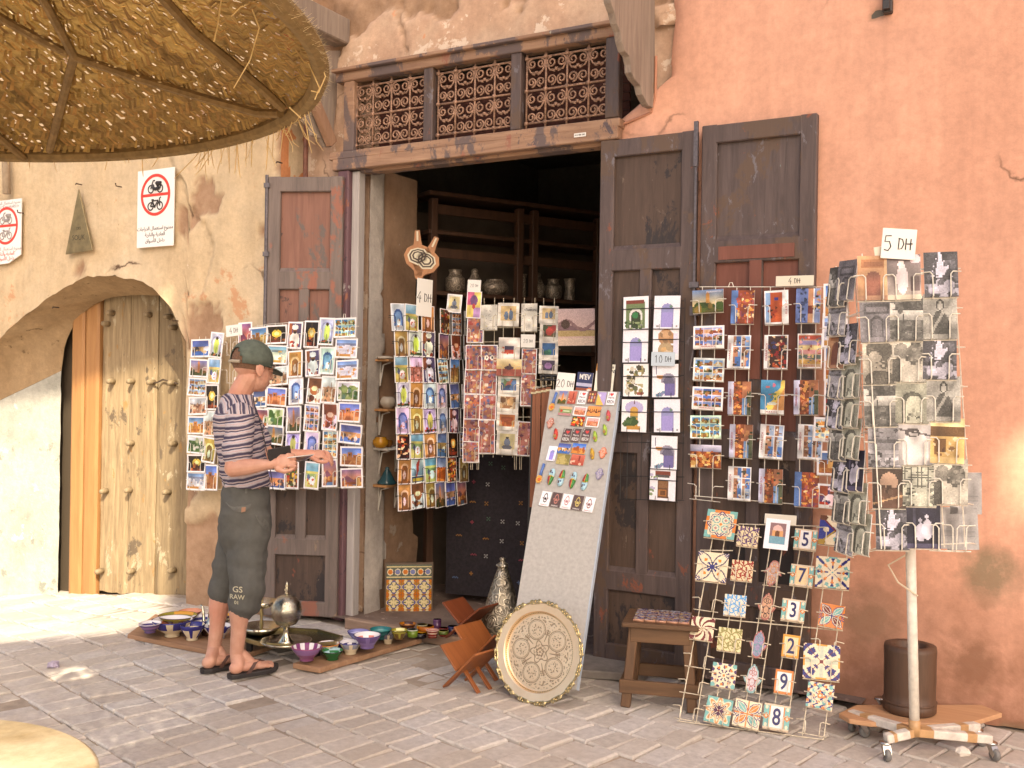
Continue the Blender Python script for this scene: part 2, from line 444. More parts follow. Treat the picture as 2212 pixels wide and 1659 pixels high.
# ================================================================ wall with the arch (left)
M_LEFTW = plaster('beige_wall_plaster', [(0.25, (0.46, 0.345, 0.215)), (0.45, (0.56, 0.44, 0.29)), (0.6, (0.62, 0.505, 0.355)), (0.8, (0.52, 0.385, 0.245))], 0.9, 45, 0.9,
                  blotch=[((0.52, 0.30, 0.17), 0.62, 1.7), ((0.62, 0.50, 0.38), 0.66, 3.1), ((0.30, 0.20, 0.12), 0.67, 6.0)], cracks=0.7, dirt=((0.19, 0.105, 0.055), 1.35))
YL = -0.25
ARCH_R, ARCH_L, ARCH_C, APX = -5.44, -8.1, -6.5, 2.33
def arch_z(x):
    w = 0.022 * vn(x * 6, 3.1) + 0.012 * vn(x * 17, 1.1)
    if x > ARCH_C: t = min(1.0, (x - ARCH_C) / (ARCH_R - ARCH_C)); return 1.6 + (APX - 1.6) * math.sqrt(max(0, 1 - t ** 3)) + w
    t = min(1.0, (ARCH_C - x) / (ARCH_C - ARCH_L)); return 1.2 + (APX - 1.2) * (0.62 * math.sqrt(max(0, 1 - t * t)) + 0.38 * (1 - t)) + w
def arch_back(x):
    t = (x - ARCH_C) / (ARCH_R - ARCH_C) if x > ARCH_C else (ARCH_C - x) / (ARCH_C - ARCH_L); t = min(1.0, t)
    if x > ARCH_C: return -6.38 + 0.98 * t, 1.55 + 0.66 * math.sqrt(max(0, 1 - t ** 3))
    return -6.38 - 0.82 * t, 1.62 + 0.59 * math.sqrt(max(0, 1 - t ** 2.5))
CURVE = [onY(x / 3.16 / 1.1302, (350 + y / 3.16) / 1.1302, YL) for x, y in
         ((1310, 30), (1315, 185), (1345, 245), (1400, 265), (1430, 330), (1440, 440), (1478, 480), (1487, 550), (1560, 600), (1620, 690), (1643, 800), (1630, 900), (1600, 1000), (1585, 1080), (1565, 1160))]
def relief(x, z):
    d = 0.026 * fbm(x, z, 1.0, 1.6, 4) + 0.010 * fbm(x, z, 4.0, 8, 4)
    lay = 0.0
    for a, b in zip(CURVE, CURVE[1:]):
        if b.z <= z <= a.z and a.z > b.z:
            t = (a.z - z) / (a.z - b.z); cx = a.x + (b.x - a.x) * t
            if x < cx: d += 0.035 * math.exp(-(cx - x) / 0.10)
            break
    m = fbm(x, z, 11.0, 2.3, 5)
    low = max(0.0, (1.15 - z) / 1.15) * (1.0 if x > -5.5 else 0.35)
    if x > -4.78: m += 0.35 * (x + 4.78) / 0.18
    if -5.5 < x < -4.9 and 1.6 < z < 2.1: m += 0.12
    m += 0.55 * low
    m += 0.06 if x > -5.9 else -0.05
    if m > 0.30: lay = min(1.0, (m - 0.30) / 0.05); d += 0.024 * lay
    return d, lay
def build_left_wall():
    mb = MB(); lay = []
    root = empty('arch_wall', 'tall beige plaster wall with a low open arch, behind the straw parasol', 'wall', mw=Matrix.Translation((-6.5, YL, 0)))
    def strip(xs, zb, zt, n):
        b = len(mb.v); m = len(xs)
        for k in range(n + 1):
            for x in xs:
                z0 = zb(x); z = z0 + (zt - z0) * (k / n)
                d, l = relief(x, z); mb.v.append((x, YL + d, z)); lay.append(l)
        for k in range(n):
            for i in range(m - 1): mb.face((b + k * m + i, b + k * m + i + 1, b + (k + 1) * m + i + 1, b + (k + 1) * m + i))
    lin_ = lambda a, b, n: [a + (b - a) * k / n for k in range(n + 1)]
    strip(lin_(ARCH_R, -4.6, 34), lambda x: gz(x) - 0.02, 5.2, 190)
    strip(lin_(ARCH_L, ARCH_R, 80), arch_z, 5.2, 110)
    strip(lin_(-9.0, ARCH_L, 30), lambda x: gz(x) - 0.02, 5.2, 100)
    mb2 = mb.mesh('wall_face', M_LEFTW, True); setattr_layer(mb2, lay)
    f = link('wall_face', mb2, root); f.matrix_parent_inverse = root.matrix_world.inverted()
    # body behind the face, soffit and jambs
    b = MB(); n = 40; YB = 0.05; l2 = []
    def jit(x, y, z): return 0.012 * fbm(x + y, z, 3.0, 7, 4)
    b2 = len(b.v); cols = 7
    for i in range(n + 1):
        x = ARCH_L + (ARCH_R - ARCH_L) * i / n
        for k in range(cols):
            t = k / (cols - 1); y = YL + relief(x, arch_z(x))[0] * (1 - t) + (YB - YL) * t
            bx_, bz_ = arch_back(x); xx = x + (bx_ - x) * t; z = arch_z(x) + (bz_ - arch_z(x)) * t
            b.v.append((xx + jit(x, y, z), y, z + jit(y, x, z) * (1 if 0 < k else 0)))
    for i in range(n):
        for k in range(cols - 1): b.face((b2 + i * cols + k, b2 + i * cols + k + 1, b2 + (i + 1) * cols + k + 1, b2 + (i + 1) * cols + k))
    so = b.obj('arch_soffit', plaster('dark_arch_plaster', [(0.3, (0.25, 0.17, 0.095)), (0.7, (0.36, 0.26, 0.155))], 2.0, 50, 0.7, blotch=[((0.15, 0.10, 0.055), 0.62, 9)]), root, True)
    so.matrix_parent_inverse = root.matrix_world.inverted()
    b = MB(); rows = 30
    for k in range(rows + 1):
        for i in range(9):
            t = i / 8; z0 = gz(-7.6) - 0.03; z = z0 + (arch_z(ARCH_L) + (1.62 - arch_z(ARCH_L)) * t - z0) * k / rows; b.v.append((ARCH_L + 0.90 * t + 0.02 * fbm(t * 0.8, z, 6.0, 5, 4), YL + (YB - YL) * t, z))  # sloping top against the darker soffit stands in for a cast shadow line
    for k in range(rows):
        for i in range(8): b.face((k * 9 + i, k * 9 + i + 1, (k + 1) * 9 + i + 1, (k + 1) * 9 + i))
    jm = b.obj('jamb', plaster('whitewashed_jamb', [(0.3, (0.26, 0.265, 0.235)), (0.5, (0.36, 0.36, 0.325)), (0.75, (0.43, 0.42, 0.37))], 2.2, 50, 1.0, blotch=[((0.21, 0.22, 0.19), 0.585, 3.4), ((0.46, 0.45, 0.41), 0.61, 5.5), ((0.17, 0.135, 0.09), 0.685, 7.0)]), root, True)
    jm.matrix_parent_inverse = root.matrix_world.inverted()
    b = MB(); T = 7.6
    b.prism([(ARCH_R, gz(ARCH_R)), (-4.6, 0), (-4.6, T), (-14, T), (-14, -0.5), (ARCH_L, gz(ARCH_L) - 0.05)] +
            [(ARCH_L + (ARCH_R - ARCH_L) * k / 40, arch_z(ARCH_L + (ARCH_R - ARCH_L) * k / 40) + 0.012) for k in range(41)], YL + 0.075, YB - 0.005)
    b.box((-9.0 - 2.5, YL + 0.03, 3.5), (5, 0.1, 8)); b.box((-6.8, YL + 0.035, 6.4), (4.4, 0.1, 2.4))
    bd = b.obj('wall_core', M_LEFTW, root); bd.matrix_parent_inverse = root.matrix_world.inverted()
    # return of the wall towards the shop
    b = MB(); nz = 60
    for k in range(nz + 1):
        z = 5.2 * k / nz
        for i in range(9):
            y = YL + 0.0 + (0.02 - YL) * i / 8; b.v.append((-4.6 + 0.010 * fbm(y, z, 8.0, 6, 4) + (0.012 * fbm(z, y, 1.0, 9, 3) if i == 0 else 0), y, z))
    for k in range(nz):
        for i in range(8): b.face((k * 9 + i, k * 9 + i + 1, (k + 1) * 9 + i + 1, (k + 1) * 9 + i))
    rt = b.obj('wall_end', plaster('orange_limewash', [(0.3, (0.50, 0.20, 0.085)), (0.7, (0.62, 0.28, 0.13))], 1.5, 50, 0.4), root, True)
    rt.matrix_parent_inverse = root.matrix_world.inverted()
build_left_wall()

# ---- old plank gate inside the arch
def build_gate():
    GA = Vector((-7.22, 0.075, 0)); GB = Vector((-5.35, 0.27, 0)); P = Plane(GA, GB - GA, (0, 0, 1))
    old = wood('old_gate_wood', (0.135, 0.093, 0.05), (0.34, 0.255, 0.145), 'z', 0.8, 0.8, wear=[((0.11, 0.08, 0.05), 0.59), ((0.36, 0.30, 0.20), 0.60), ((0.27, 0.16, 0.06), 0.62)], bmp=1.0, rand=0.12)
    neu = wood('pine_frame_wood', (0.26, 0.12, 0.04), (0.38, 0.20, 0.075), 'z', 0.6, 0.55, bmp=0.25, rand=0.06)
    root = empty('plank_gate', 'weathered old plank gate with wooden pegs under the arch', 'gate', mw=P.mat(GA))
    inv = root.matrix_world.inverted()
    def loc(px, py): return inv @ P.hit(px, py)
    zb = -0.19
    edges = [(163, 190, neu, 0.035), (191, 221, neu, 0.030), (222.5, 281, old, 0.0), (282.5, 341, old, 0.004), (342.5, 396, old, -0.003), (397, 440, old, 0.01)]
    r = random.Random(5)
    for a, b, m, out in edges:
        x0 = loc(a, 1000).x; x1 = loc(b, 1000).x; mb = MB()
        n = 34; base = 0
        zt = 2.45; z0 = gz(-6.5 + 0) * 0 + zb + (0.04 if m is old else 0) + 0.05 * (x0 + x1) / 2 * 0.8
        wl = [0.006 * fbm(k * 0.3, x0, 2, 1.5, 4) * (1 if m is old else .2) for k in range(n + 1)]; wr = [0.006 * fbm(k * 0.3, x1, 5, 1.5, 4) * (1 if m is old else .2) for k in range(n + 1)]
        for k in range(n + 1):
            z = z0 + (zt - z0) * k / n
            for i in range(7):
                t = i / 6; x = (x0 + wl[k]) + (x1 + wr[k] - x0 - wl[k]) * t
                e = 0.010 if i in (0, 6) else 0
                d = (0.010 * fbm(x * 4, z * 1.2, 7.0 + a, 5, 4) if m is old else 0.001) * (1.5 if z < 1.1 else 0.7)
                mb.v.append((x, -out - 0.025 + e + d, z + (0.015 * vn(x * 20, a) if k == 0 and m is old else 0)))
            mb.v += [(x0 + wl[k], 0.02 - out, z), (x1 + wr[k], 0.02 - out, z)]
        for k in range(n):
            for i in range(6): mb.face((k * 9 + i, k * 9 + i + 1, k * 9 + i + 10, k * 9 + i + 9))
            mb.face((k * 9 + 7, k * 9, k * 9 + 9, k * 9 + 16)); mb.face((k * 9 + 6, k * 9 + 8, k * 9 + 17, k * 9 + 15))
        mb.obj('plank', m, root)
    peg = wood('peg_wood', (0.18, 0.13, 0.07), (0.30, 0.23, 0.14), 'z', 2.0, 0.7)
    pm = MB().lathe([(0.024, 0.0), (0.022, 0.045), (0.018, 0.065), (0.004, 0.072)], 10, mat=Matrix.Rotation(R(90), 4, 'X')).mesh('peg', peg, True)
    for px, py in ((250, 677), (240, 700), (331, 681), (374, 685), (384, 708), (251, 824), (294, 824), (337, 826), (382, 827), (293, 957), (384, 958), (236, 1060), (289, 1058), (371, 1062), (226, 1232), (294, 1232), (382, 1230)):
        p = loc(px, py); link('peg', pm, root, Matrix.Translation((p.x, -0.024, p.z)))
    mb = MB(); mb.tube([loc(340, 828) + Vector((0, -.05, 0)), loc(352, 826) + Vector((0, -.06, 0)), loc(362, 820) + Vector((0, -.05, 0)), loc(394, 829) + Vector((0, -.05, 0))], 0.007, 6)
    mb.obj('hasp', simple('rusty_iron', (0.10, 0.07, 0.05), 0.6, 0.6, 0.4, 60), root)
    # boards behind closing the passage
    b = MB().box((0.9, 0.06, 1.2), (2.6, 0.02, 3.2)); b.obj('backing_board', simple('gate_backing', (0.05, 0.035, 0.02), 0.9), root)
build_gate()

# ================================================================ shop building
SHOP = empty('shop_building', 'old terracotta shop front with a wide open doorway under an iron transom', 'building')
M_OLD = plaster('flaking_shop_plaster', [(0.25, (0.44, 0.275, 0.19)), (0.45, (0.54, 0.365, 0.26)), (0.6, (0.60, 0.44, 0.325)), (0.8, (0.49, 0.32, 0.22))], 1.4, 60, 0.6,
                blotch=[((0.70, 0.57, 0.45), 0.575, 4.2), ((0.60, 0.30, 0.17), 0.63, 2.4), ((0.36, 0.23, 0.15), 0.645, 7.0)], cracks=1.1)
M_PINK = plaster('salmon_wall_paint', [(0.25, (0.60, 0.32, 0.225)), (0.5, (0.67, 0.37, 0.265)), (0.75, (0.71, 0.405, 0.30))], 0.5, 55, 0.35,
                 blotch=[((0.70, 0.45, 0.33), 0.70, 13.0), ((0.72, 0.50, 0.38), 0.735, 28.0), ((0.40, 0.17, 0.10), 0.72, 4.5)], cracks=0.9, dirt=((0.25, 0.12, 0.07), 1.5), stain=[(tuple(onY(2140, 1240)), 0.26, (0.24, 0.20, 0.13)), (tuple(onY(1880, 1340)), 0.30, (0.30, 0.19, 0.13)), (tuple(onY(2100, 1440)), 0.3, (0.26, 0.14, 0.09))])
def grid_wall(name, mat, x0, x1, z0, z1, dx, f, parent=SHOP, left=None):
    mb = MB(); lay = []; nx = int((x1 - x0) / dx) + 1; nz = int((z1 - z0) / dx) + 1
    for k in range(nz + 1):
        z = z0 + (z1 - z0) * k / nz; xa = x0 if left is None else left(z)
        for i in range(nx + 1):
            x = xa + (x1 - xa) * i / nx; y, l = f(x, z, i == 0); mb.v.append((x, y, z)); lay.append(l)
    for k in range(nz):
        for i in range(nx):
            a = k * (nx + 1) + i; mb.face((a, a + 1, a + nx + 2, a + nx + 1))
    me = mb.mesh(name, mat, True); setattr_layer(me, lay); return link(name, me, parent)
def f_old(x, z, e):
    d = 0.018 + 0.014 * fbm(x, z, 21.0, 1.8, 4) + 0.004 * fbm(x, z, 2.0, 12, 3)
    m = fbm(x, z, 31.0, 2.0, 5) + (1.7 * (z - 3.80 + 0.035 * math.sin(x * 5)) if z > 3.8 else 0) * (1.2 if x < -3.4 else 0.55) - (0.10 if z < 3.7 else 0)
    if x > -2.12: m += 0.35
    lay = 0.0
    if m > 0.20:
        lay = min(1.0, (m - 0.20) / 0.05); d += 0.03 * lay + lay * 0.04 * fbm(x, z, 41.0, 7, 4)
    crack = abs(x + 3.86 - 0.12 * (z - 3.6) - 0.05 * math.sin(z * 9) - 0.03 * vn(z * 8, 1))
    if crack < 0.012 and 3.68 < z: d += 0.02; lay = max(lay, 0.6)
    return d, lay
grid_wall('wall_over_transom', M_OLD, -4.6, -1.8, 3.59, 5.2, 0.022, f_old)
grid_wall('wall_left_pier', M_OLD, -4.6, -4.15, 0.0, 3.62, 0.03, f_old)
def f_pink(x, z, e):
    d = -0.012 + 0.010 * fbm(x, z, 51.0, 1.3, 3) + 0.002 * fbm(x, z, 52, 14, 2)
    if e: d += 0.035
    lay = 0.0
    m = fbm(x, z, 61.0, 3.0, 4)
    if z < 0.32 and x > -0.75: m += 0.40 * (1 if z < 0.20 + 0.06 * vn(x * 4, 2) else 0)
    if m > 0.46: lay = min(1, (m - 0.46) / 0.04); d += 0.02 * lay
    return d, lay
def pink_left(z):
    if z < 3.05: return -2.36
    t = min(1.0, (z - 3.05) / 0.25); return -2.36 + (0.38) * t + 0.05 * fbm(z, 3.0, 1.0, 4, 4) * (t > 0)
grid_wall('wall_pink', M_PINK, -2.36, 3.0, 0.0, 5.2, 0.04, f_pink, left=pink_left)
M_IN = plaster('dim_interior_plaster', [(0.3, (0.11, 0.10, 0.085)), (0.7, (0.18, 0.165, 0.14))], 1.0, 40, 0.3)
mb = MB()
mb.box((-1.3, 0.16, 6.4), (6.6, 0.2, 2.4)); mb.box((3.0, 0.3, 3.8), (6.6 - 5.4, 0.5, 7.6)); mb.box((-3.0, 0.16, 4.3), (3.2, 0.16, 1.36)); mb.box((0.3, 0.16, 2.6), (4.9, 0.2, 5.2))
mb.box((-4.36, 0.16, 1.8), (0.46, 0.14, 3.6))
mb.obj('wall_core', M_OLD, SHOP)
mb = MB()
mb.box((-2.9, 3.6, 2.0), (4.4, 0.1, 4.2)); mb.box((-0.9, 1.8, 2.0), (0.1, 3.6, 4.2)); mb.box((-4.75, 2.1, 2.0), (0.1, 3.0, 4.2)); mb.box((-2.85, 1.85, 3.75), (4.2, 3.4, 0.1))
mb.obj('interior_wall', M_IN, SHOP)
# jamb wall inside the doorway, on the left, with its broken white plaster
mb = MB(); lay = []; nz, ny = 90, 22; JX = -4.075
for k in range(nz + 1):
    z = 3.0 * k / nz
    for i in range(ny + 1):
        ye = 0.60 + 0.03 * fbm(z, 1.0, 3.0, 3, 4) + (0.06 if z < 0.5 else 0); y = 0.03 + (ye - 0.03) * i / ny
        s = 1.0 if y > 0.20 + 0.10 * fbm(z, 2.0, 9.0, 2.2, 4) else 0.0
        mb.v.append((JX - 0.02 * s + 0.012 * fbm(y, z, 4.0, 6, 4), y, z)); lay.append(0.0)
for k in range(nz):
    for i in range(ny):
        a = k * (ny + 1) + i; mb.face((a, a + ny + 1, a + ny + 2, a + 1))
        yy = 0.03 + 0.57 * i / ny; zz = 3.0 * k / nz
        mb.m[-1] = 0 if yy < 0.20 + 0.10 * fbm(zz, 2.0, 9.0, 2.2, 4) else 1
b0 = len(mb.v)
for k in range(nz + 1):
    p = mb.v[k * (ny + 1) + ny]; mb.v += [p, (p[0] - 0.45, p[1] + 0.04 * vn(k * .3, 1), p[2])]
mb.mi = 1
for k in range(nz): mb.face((b0 + 2 * k, b0 + 2 * k + 2, b0 + 2 * k + 3, b0 + 2 * k + 1))
M_JW = plaster('grey_lime_jamb', [(0.3, (0.36, 0.33, 0.31)), (0.7, (0.52, 0.48, 0.44))], 3.0, 50, 0.8, blotch=[((0.22, 0.17, 0.14), 0.66, 8)])
M_JB = plaster('brown_jamb_wall', [(0.3, (0.27, 0.165, 0.105)), (0.55, (0.36, 0.235, 0.155)), (0.75, (0.42, 0.29, 0.20))], 1.8, 45, 0.5, blotch=[((0.45, 0.38, 0.31), 0.64, 5.0)], dirt=((0.12, 0.075, 0.05), 1.4))
me = mb.mesh('door_jamb', [M_JW, M_JB], True); setattr_layer(me, [0.0] * len(me.vertices)); link('door_jamb', me, SHOP)
# floor inside and the worn timber sill
mb = MB(); nx, ny = 60, 40
for j in range(ny + 1):
    for i in range(nx + 1):
        x = -4.7 + 3.8 * i / nx; y = -0.13 + 3.7 * j / ny; mb.v.append((x, y, 0.035 + 0.018 * fbm(x, y, 3, 3, 4)))
for j in range(ny):
    for i in range(nx): a = j * (nx + 1) + i; mb.face((a, a + 1, a + nx + 2, a + nx + 1))
o = mb.obj('shop_floor', plaster('worn_shop_floor', [(0.3, (0.14, 0.10, 0.085)), (0.7, (0.26, 0.20, 0.17))], 3, 50, 0.7, blotch=[((0.36, 0.28, 0.24), 0.60, 7)]), SHOP, True)
M_SILL = wood('worn_sill_wood', (0.20, 0.13, 0.09), (0.34, 0.24, 0.18), 'x', 1.0, 0.85)
mb = MB(); mb.bar((-4.05, -0.175, 0.03), (-2.45, -0.175, 0.02), 0.055, 0.07, 0.006); bev(mb.obj('door_sill', M_SILL, SHOP), 0.004)

# paint that has come off in layers
PURPLE = wood('aubergine_peeling_paint', (0.052, 0.036, 0.034), (0.120, 0.086, 0.080), 'z', 0.9, 0.62,
              wear=[((0.105, 0.066, 0.046), 0.53), ((0.22, 0.07, 0.038), 0.625), ((0.15, 0.132, 0.145), 0.60), ((0.20, 0.30, 0.28), 0.75)], bmp=0.5)
PANELM = wood('brown_worn_panel_paint', (0.044, 0.027, 0.020), (0.100, 0.063, 0.046), 'z', 0.8, 0.66,
              wear=[((0.026, 0.02, 0.021), 0.54), ((0.20, 0.06, 0.034), 0.645), ((0.15, 0.11, 0.08), 0.63), ((0.10, 0.24, 0.14), 0.765)], bmp=0.5)
REDM = wood('oxide_red_panel_paint', (0.125, 0.040, 0.025), (0.20, 0.072, 0.048), 'z', 0.8, 0.62, wear=[((0.13, 0.065, 0.045), 0.62), ((0.24, 0.14, 0.09), 0.68)], bmp=0.35)
REDOLD = wood('faded_red_flaking_paint', (0.15, 0.068, 0.048), (0.25, 0.12, 0.085), 'z', 0.8, 0.7, wear=[((0.12, 0.095, 0.085), 0.555), ((0.05, 0.036, 0.034), 0.60), ((0.20, 0.30, 0.22), 0.74)], bmp=0.5)
BEAMM = wood('bleached_lintel_wood', (0.20, 0.11, 0.07), (0.40, 0.25, 0.16), 'x', 0.7, 0.75, wear=[((0.13, 0.095, 0.09), 0.50), ((0.28, 0.12, 0.08), 0.59), ((0.40, 0.38, 0.31), 0.655), ((0.10, 0.075, 0.08), 0.60)], bmp=0.5)
GREYW = wood('grey_weathered_timber', (0.17, 0.13, 0.105), (0.34, 0.275, 0.225), 'z', 0.7, 0.8, wear=[((0.26, 0.17, 0.11), 0.63)], bmp=0.6)

def leaf(name, label, x0, x1, z0, z1, y, tall, wide, fm=PURPLE, mw=None):
    """panelled door leaf: frame mesh with its panels as sub-parts"""
    T = 0.045; mb = MB(); sw = 0.085; ym = y - T / 2
    def vb(xa, xb, za, zb, dy=0.0, t=T): mb.box(((xa + xb) / 2, ym - dy, (za + zb) / 2), (xb - xa, t, zb - za), None, 0.005)
    vb(x0, x0 + sw, z0, z1); vb(x1 - sw, x1, z0, z1)
    rails = [(z1 - 0.10, z1 - 0.004), (z1 - 0.74, z1 - 0.62), (z0 + 1.17, z0 + 1.30), (z0 + 0.40, z0 + 0.51), (z0 + 0.004, z0 + 0.10)]
    for a, b in rails: vb(x0 + sw - 0.01, x1 - sw + 0.01, a, b, 0.002)
    xm = (x0 + x1) / 2
    for a, b in ((rails[2][1], rails[1][0]), (rails[3][1], rails[2][0])): vb(xm - 0.035, xm + 0.035, a - 0.008, b + 0.008, 0.0)
    for a, b in rails[1:4]:   # chamfered ledges
        i = len(mb.v); X0, X1 = x0 + sw, x1 - sw
        mb.v += [(X0, ym - T / 2 - 0.002, b - 0.01), (X1, ym - T / 2 - 0.002, b - 0.01), (X1, ym - T / 2 + 0.022, b + 0.022), (X0, ym - T / 2 + 0.022, b + 0.022)]; mb.face((i, i + 1, i + 2, i + 3))
    o = mb.obj(name, fm, SHOP, mw=mw); o['label'] = label
    def pan(xa, xb, za, zb, m):
        b = MB(); b.box(((xa + xb) / 2, ym + 0.008, (za + zb) / 2), (xb - xa, 0.012, zb - za)); b.obj('panel', m, o)
    pan(x0 + sw - .005, x1 - sw + .005, rails[1][1] - .005, rails[0][0] + .005, wide[0])
    for a, b in ((x0 + sw - .005, xm - .03), (xm + .03, x1 - sw + .005)):
        pan(a, b, rails[2][1] - .005, rails[1][0] + .005, tall[0]); pan(a, b, rails[3][1] - .005, rails[2][0] + .005, tall[1])
    pan(x0 + sw - .005, x1 - sw + .005, rails[4][1] - .005, rails[3][0] + .005, wide[1])
    return o
LEAF_Y = -0.012
leafL = leaf('door_leaf', 'faded red and grey flaking door leaf behind the leftmost postcard rack', 0, 0.505, 0.03, 2.91, 0.0, (REDOLD, PANELM), (REDOLD, PANELM), fm=wood('grey_flaking_stile_paint', (0.10, 0.078, 0.07), (0.20, 0.155, 0.135), 'z', 0.9, 0.7, wear=[((0.26, 0.105, 0.07), 0.57), ((0.24, 0.17, 0.12), 0.63)], bmp=0.5),
             mw=Matrix.Translation((-4.665, -0.275, 0)) @ Matrix.Rotation(math.atan2(0.20, 0.46), 4, 'Z'))
leaf1 = leaf('door_leaf', 'dark aubergine door leaf next to the doorway', -2.365, -1.80, 0.03, 2.955, LEAF_Y - 0.03, (PANELM, PANELM), (PANELM, PANELM))
leaf2 = leaf('door_leaf', 'aubergine door leaf with oxide red upper panels beside the pink wall', -1.775, -1.168, 0.03, 2.975, LEAF_Y - 0.02, (REDM, PANELM), (PURPLE, PANELM))
# red over-painted mullion of that leaf, bolts and chains
IRON = simple('rusty_iron', (0.10, 0.07, 0.05), 0.6, 0.6, 0.4, 60)
mb = MB(); mb.box((-1.4715, -0.0815, 1.93), (0.062, 0.006, 0.62)); mb.box((-1.4715, -0.0825, 2.285), (0.40, 0.004, 0.07)); mb.obj('repainted_mullion', REDM, leaf2)
mb = MB(); p = onY(1505, 275, -0.1); mb.box((p.x, -0.105, p.z - 0.09), (0.022, 0.018, 0.24)); mb.box((p.x, -0.1, 2.50), (0.012, 0.01, 0.9)); mb.box((p.x, -0.105, 2.12), (0.05, 0.02, 0.03)); mb.box((p.x + .01, -0.11, 1.98), (0.05, 0.03, 0.05))
mb.tube([(p.x + .012, -.12, 1.98), (p.x + .02, -.125, 1.9), (p.x + .012, -.12, 1.8), (p.x - .01, -.12, 1.66)], 0.006, 5); mb.obj('bolt', simple('painted_iron_bolt', (0.13, 0.115, 0.125), 0.5, 0.5, 0.3, 50), leaf1)
mb = MB(); mb.tube([(-.008, -.045, 2.92), (-.008, -.045, 1.3)], 0.011, 6)
for z in (2.85, 2.4, 1.9): mb.box((-.005, -.045, z), (.04, .03, .03))
mb.obj('bolt_rod', simple('painted_iron_bolt', (0.13, 0.115, 0.125), 0.5, 0.5, 0.3, 50), leafL)

# doorway frame: left post in layers of paint, transom frame with three wrought grilles
POSTM = wood('plum_post_flaking_paint', (0.09, 0.045, 0.06), (0.17, 0.09, 0.10), 'z', 1.0, 0.65, wear=[((0.42, 0.38, 0.37), 0.595), ((0.26, 0.10, 0.06), 0.62), ((0.06, 0.04, 0.05), 0.60)], bmp=0.6)
GREYP = wood('grey_lime_post', (0.30, 0.275, 0.265), (0.46, 0.42, 0.40), 'z', 0.8, 0.8, wear=[((0.16, 0.10, 0.09), 0.66)], bmp=0.5)
mb = MB(); mb.box((-4.215, -0.03, 1.48), (0.09, 0.10, 2.95), None, 0.006); bev(mb.obj('door_post', POSTM, SHOP), 0.003)
mb = MB(); mb.box((-4.138, -0.012, 1.48), (0.06, 0.07, 2.94), None, 0.006); mb.obj('door_post', GREYP, SHOP)
mb = MB(); mb.box((-2.338, 0.045, 1.48), (0.06, 0.06, 2.94), None, 0.006); mb.obj('door_post', PURPLE, SHOP)
mb = MB()
mb.bar((-4.30, -0.055, 2.995), (-2.26, -0.055, 2.995), 0.07, 0.075, 0.005); mb.bar((-4.33, -0.045, 3.055), (-2.25, -0.045, 3.05), 0.09, 0.05, 0.005)
mb.bar((-4.27, 0.02, 2.955), (-2.30, 0.02, 2.955), 0.10, 0.03, 0.004)
mb.obj('transom_sill', BEAMM, SHOP)
mb = MB(); mb.bar((-4.30, -0.03, 3.575), (-2.26, -0.03, 3.575), 0.08, 0.06, 0.005); mb.bar((-4.31, -0.055, 3.615), (-2.25, -0.055, 3.615), 0.10, 0.022, 0.004); mb.obj('transom_head', BEAMM, SHOP)
TX = [onY(x, 240).x for x in (757, 935, 1123, 1330)]
for k, x in enumerate(TX):
    mb = MB(); w = (0.085, 0.07, 0.07, 0.085)[k]; mb.box((x + (0.03 if k == 0 else 0), -0.028, 3.316), (w, 0.06, 0.46), None, 0.005)
    mb.obj('transom_post', BEAMM if k == 0 else PURPLE, SHOP)
GRI = simple('rust_red_wrought_iron', (0.31, 0.185, 0.125), 0.7, 0.25, 0.45, 40, 0.4)
def spiral(c, r0, turns, d, flip, n=20):
    return [(c[0] + flip * r * math.cos(a), 0, c[1] + r * math.sin(a)) for a, r in (((d + 2 * math.pi * turns * k / n), r0 * (1 - 0.72 * k / n)) for k in range(n + 1))]
def grille(w, h):
    mb = MB(); nb = 5; r = 0.0068
    for z in (0.015, h / 2, h - 0.015): mb.tube([(0, 0, z), (w, 0, z)], r, 5)
    xs = [w * k / (nb - 1) for k in range(nb)]
    xs = [max(0.012, min(w - 0.012, x)) for x in xs]
    for x in xs: mb.tube([(x, 0, -0.012), (x, 0, h + 0.012)], r, 5)
    for z in (0.015, h / 2, h - 0.015):
        for x in xs: mb.box((x, 0, z), (0.020, 0.022, 0.020))
    half = h / 2
    for zb in (0.0, half):
        for a, b in zip(xs, xs[1:]):
            m = (a + b) / 2; q = (b - a) / 4
            for s, x in ((1, a + q + 0.002), (-1, b - q - 0.002)):
                rr = q * 0.92
                mb.tube(spiral((x, zb + half - 0.02 - rr), rr, 1.45, R(90), s), 0.0058, 5)
                mb.tube(spiral((x, zb + 0.02 + rr), rr, 1.45, R(-90), s), 0.0058, 5)
            zt = zb + half - 0.03 - 1.9 * q; zl = zb + 0.03 + 1.9 * q
            for s, x in ((1, a), (-1, b)):   # the V, turning out into a foot
                mb.tube([(x + s * 0.006, 0, zt + 0.9 * q), (x + s * q * 0.8, 0, zt - 0.25 * (zt - zl)), (m - s * 0.008, 0, zl + 0.35 * q), (m - s * q * 0.35, 0, zl + 0.05 * q), (m - s * q * 0.75, 0, zl + 0.22 * q), (m - s * q * 0.95, 0, zl + 0.45 * q)], 0.0058, 5)
            mb.box((m, 0, zl + 0.45 * q), (0.016, 0.016, 0.016))
    return mb
for a, b in zip(((772, 930), (947, 1115), (1137, 1322)), ('', '', '')):
    x0 = onY(a[0], 240).x; x1 = onY(a[1], 240).x
    g = grille(x1 - x0, 0.415); o = g.obj('transom_grille', GRI, SHOP, True, Matrix.Translation((x0, -0.02, 3.108)))
mb = MB()
for k in range(9):
    mb.box((-3.27, 0.20 - 0.0 * k, 3.12 + 0.052 * k), (1.92, 0.02, 0.046), Matrix.Rotation(R(25), 4, 'X'))
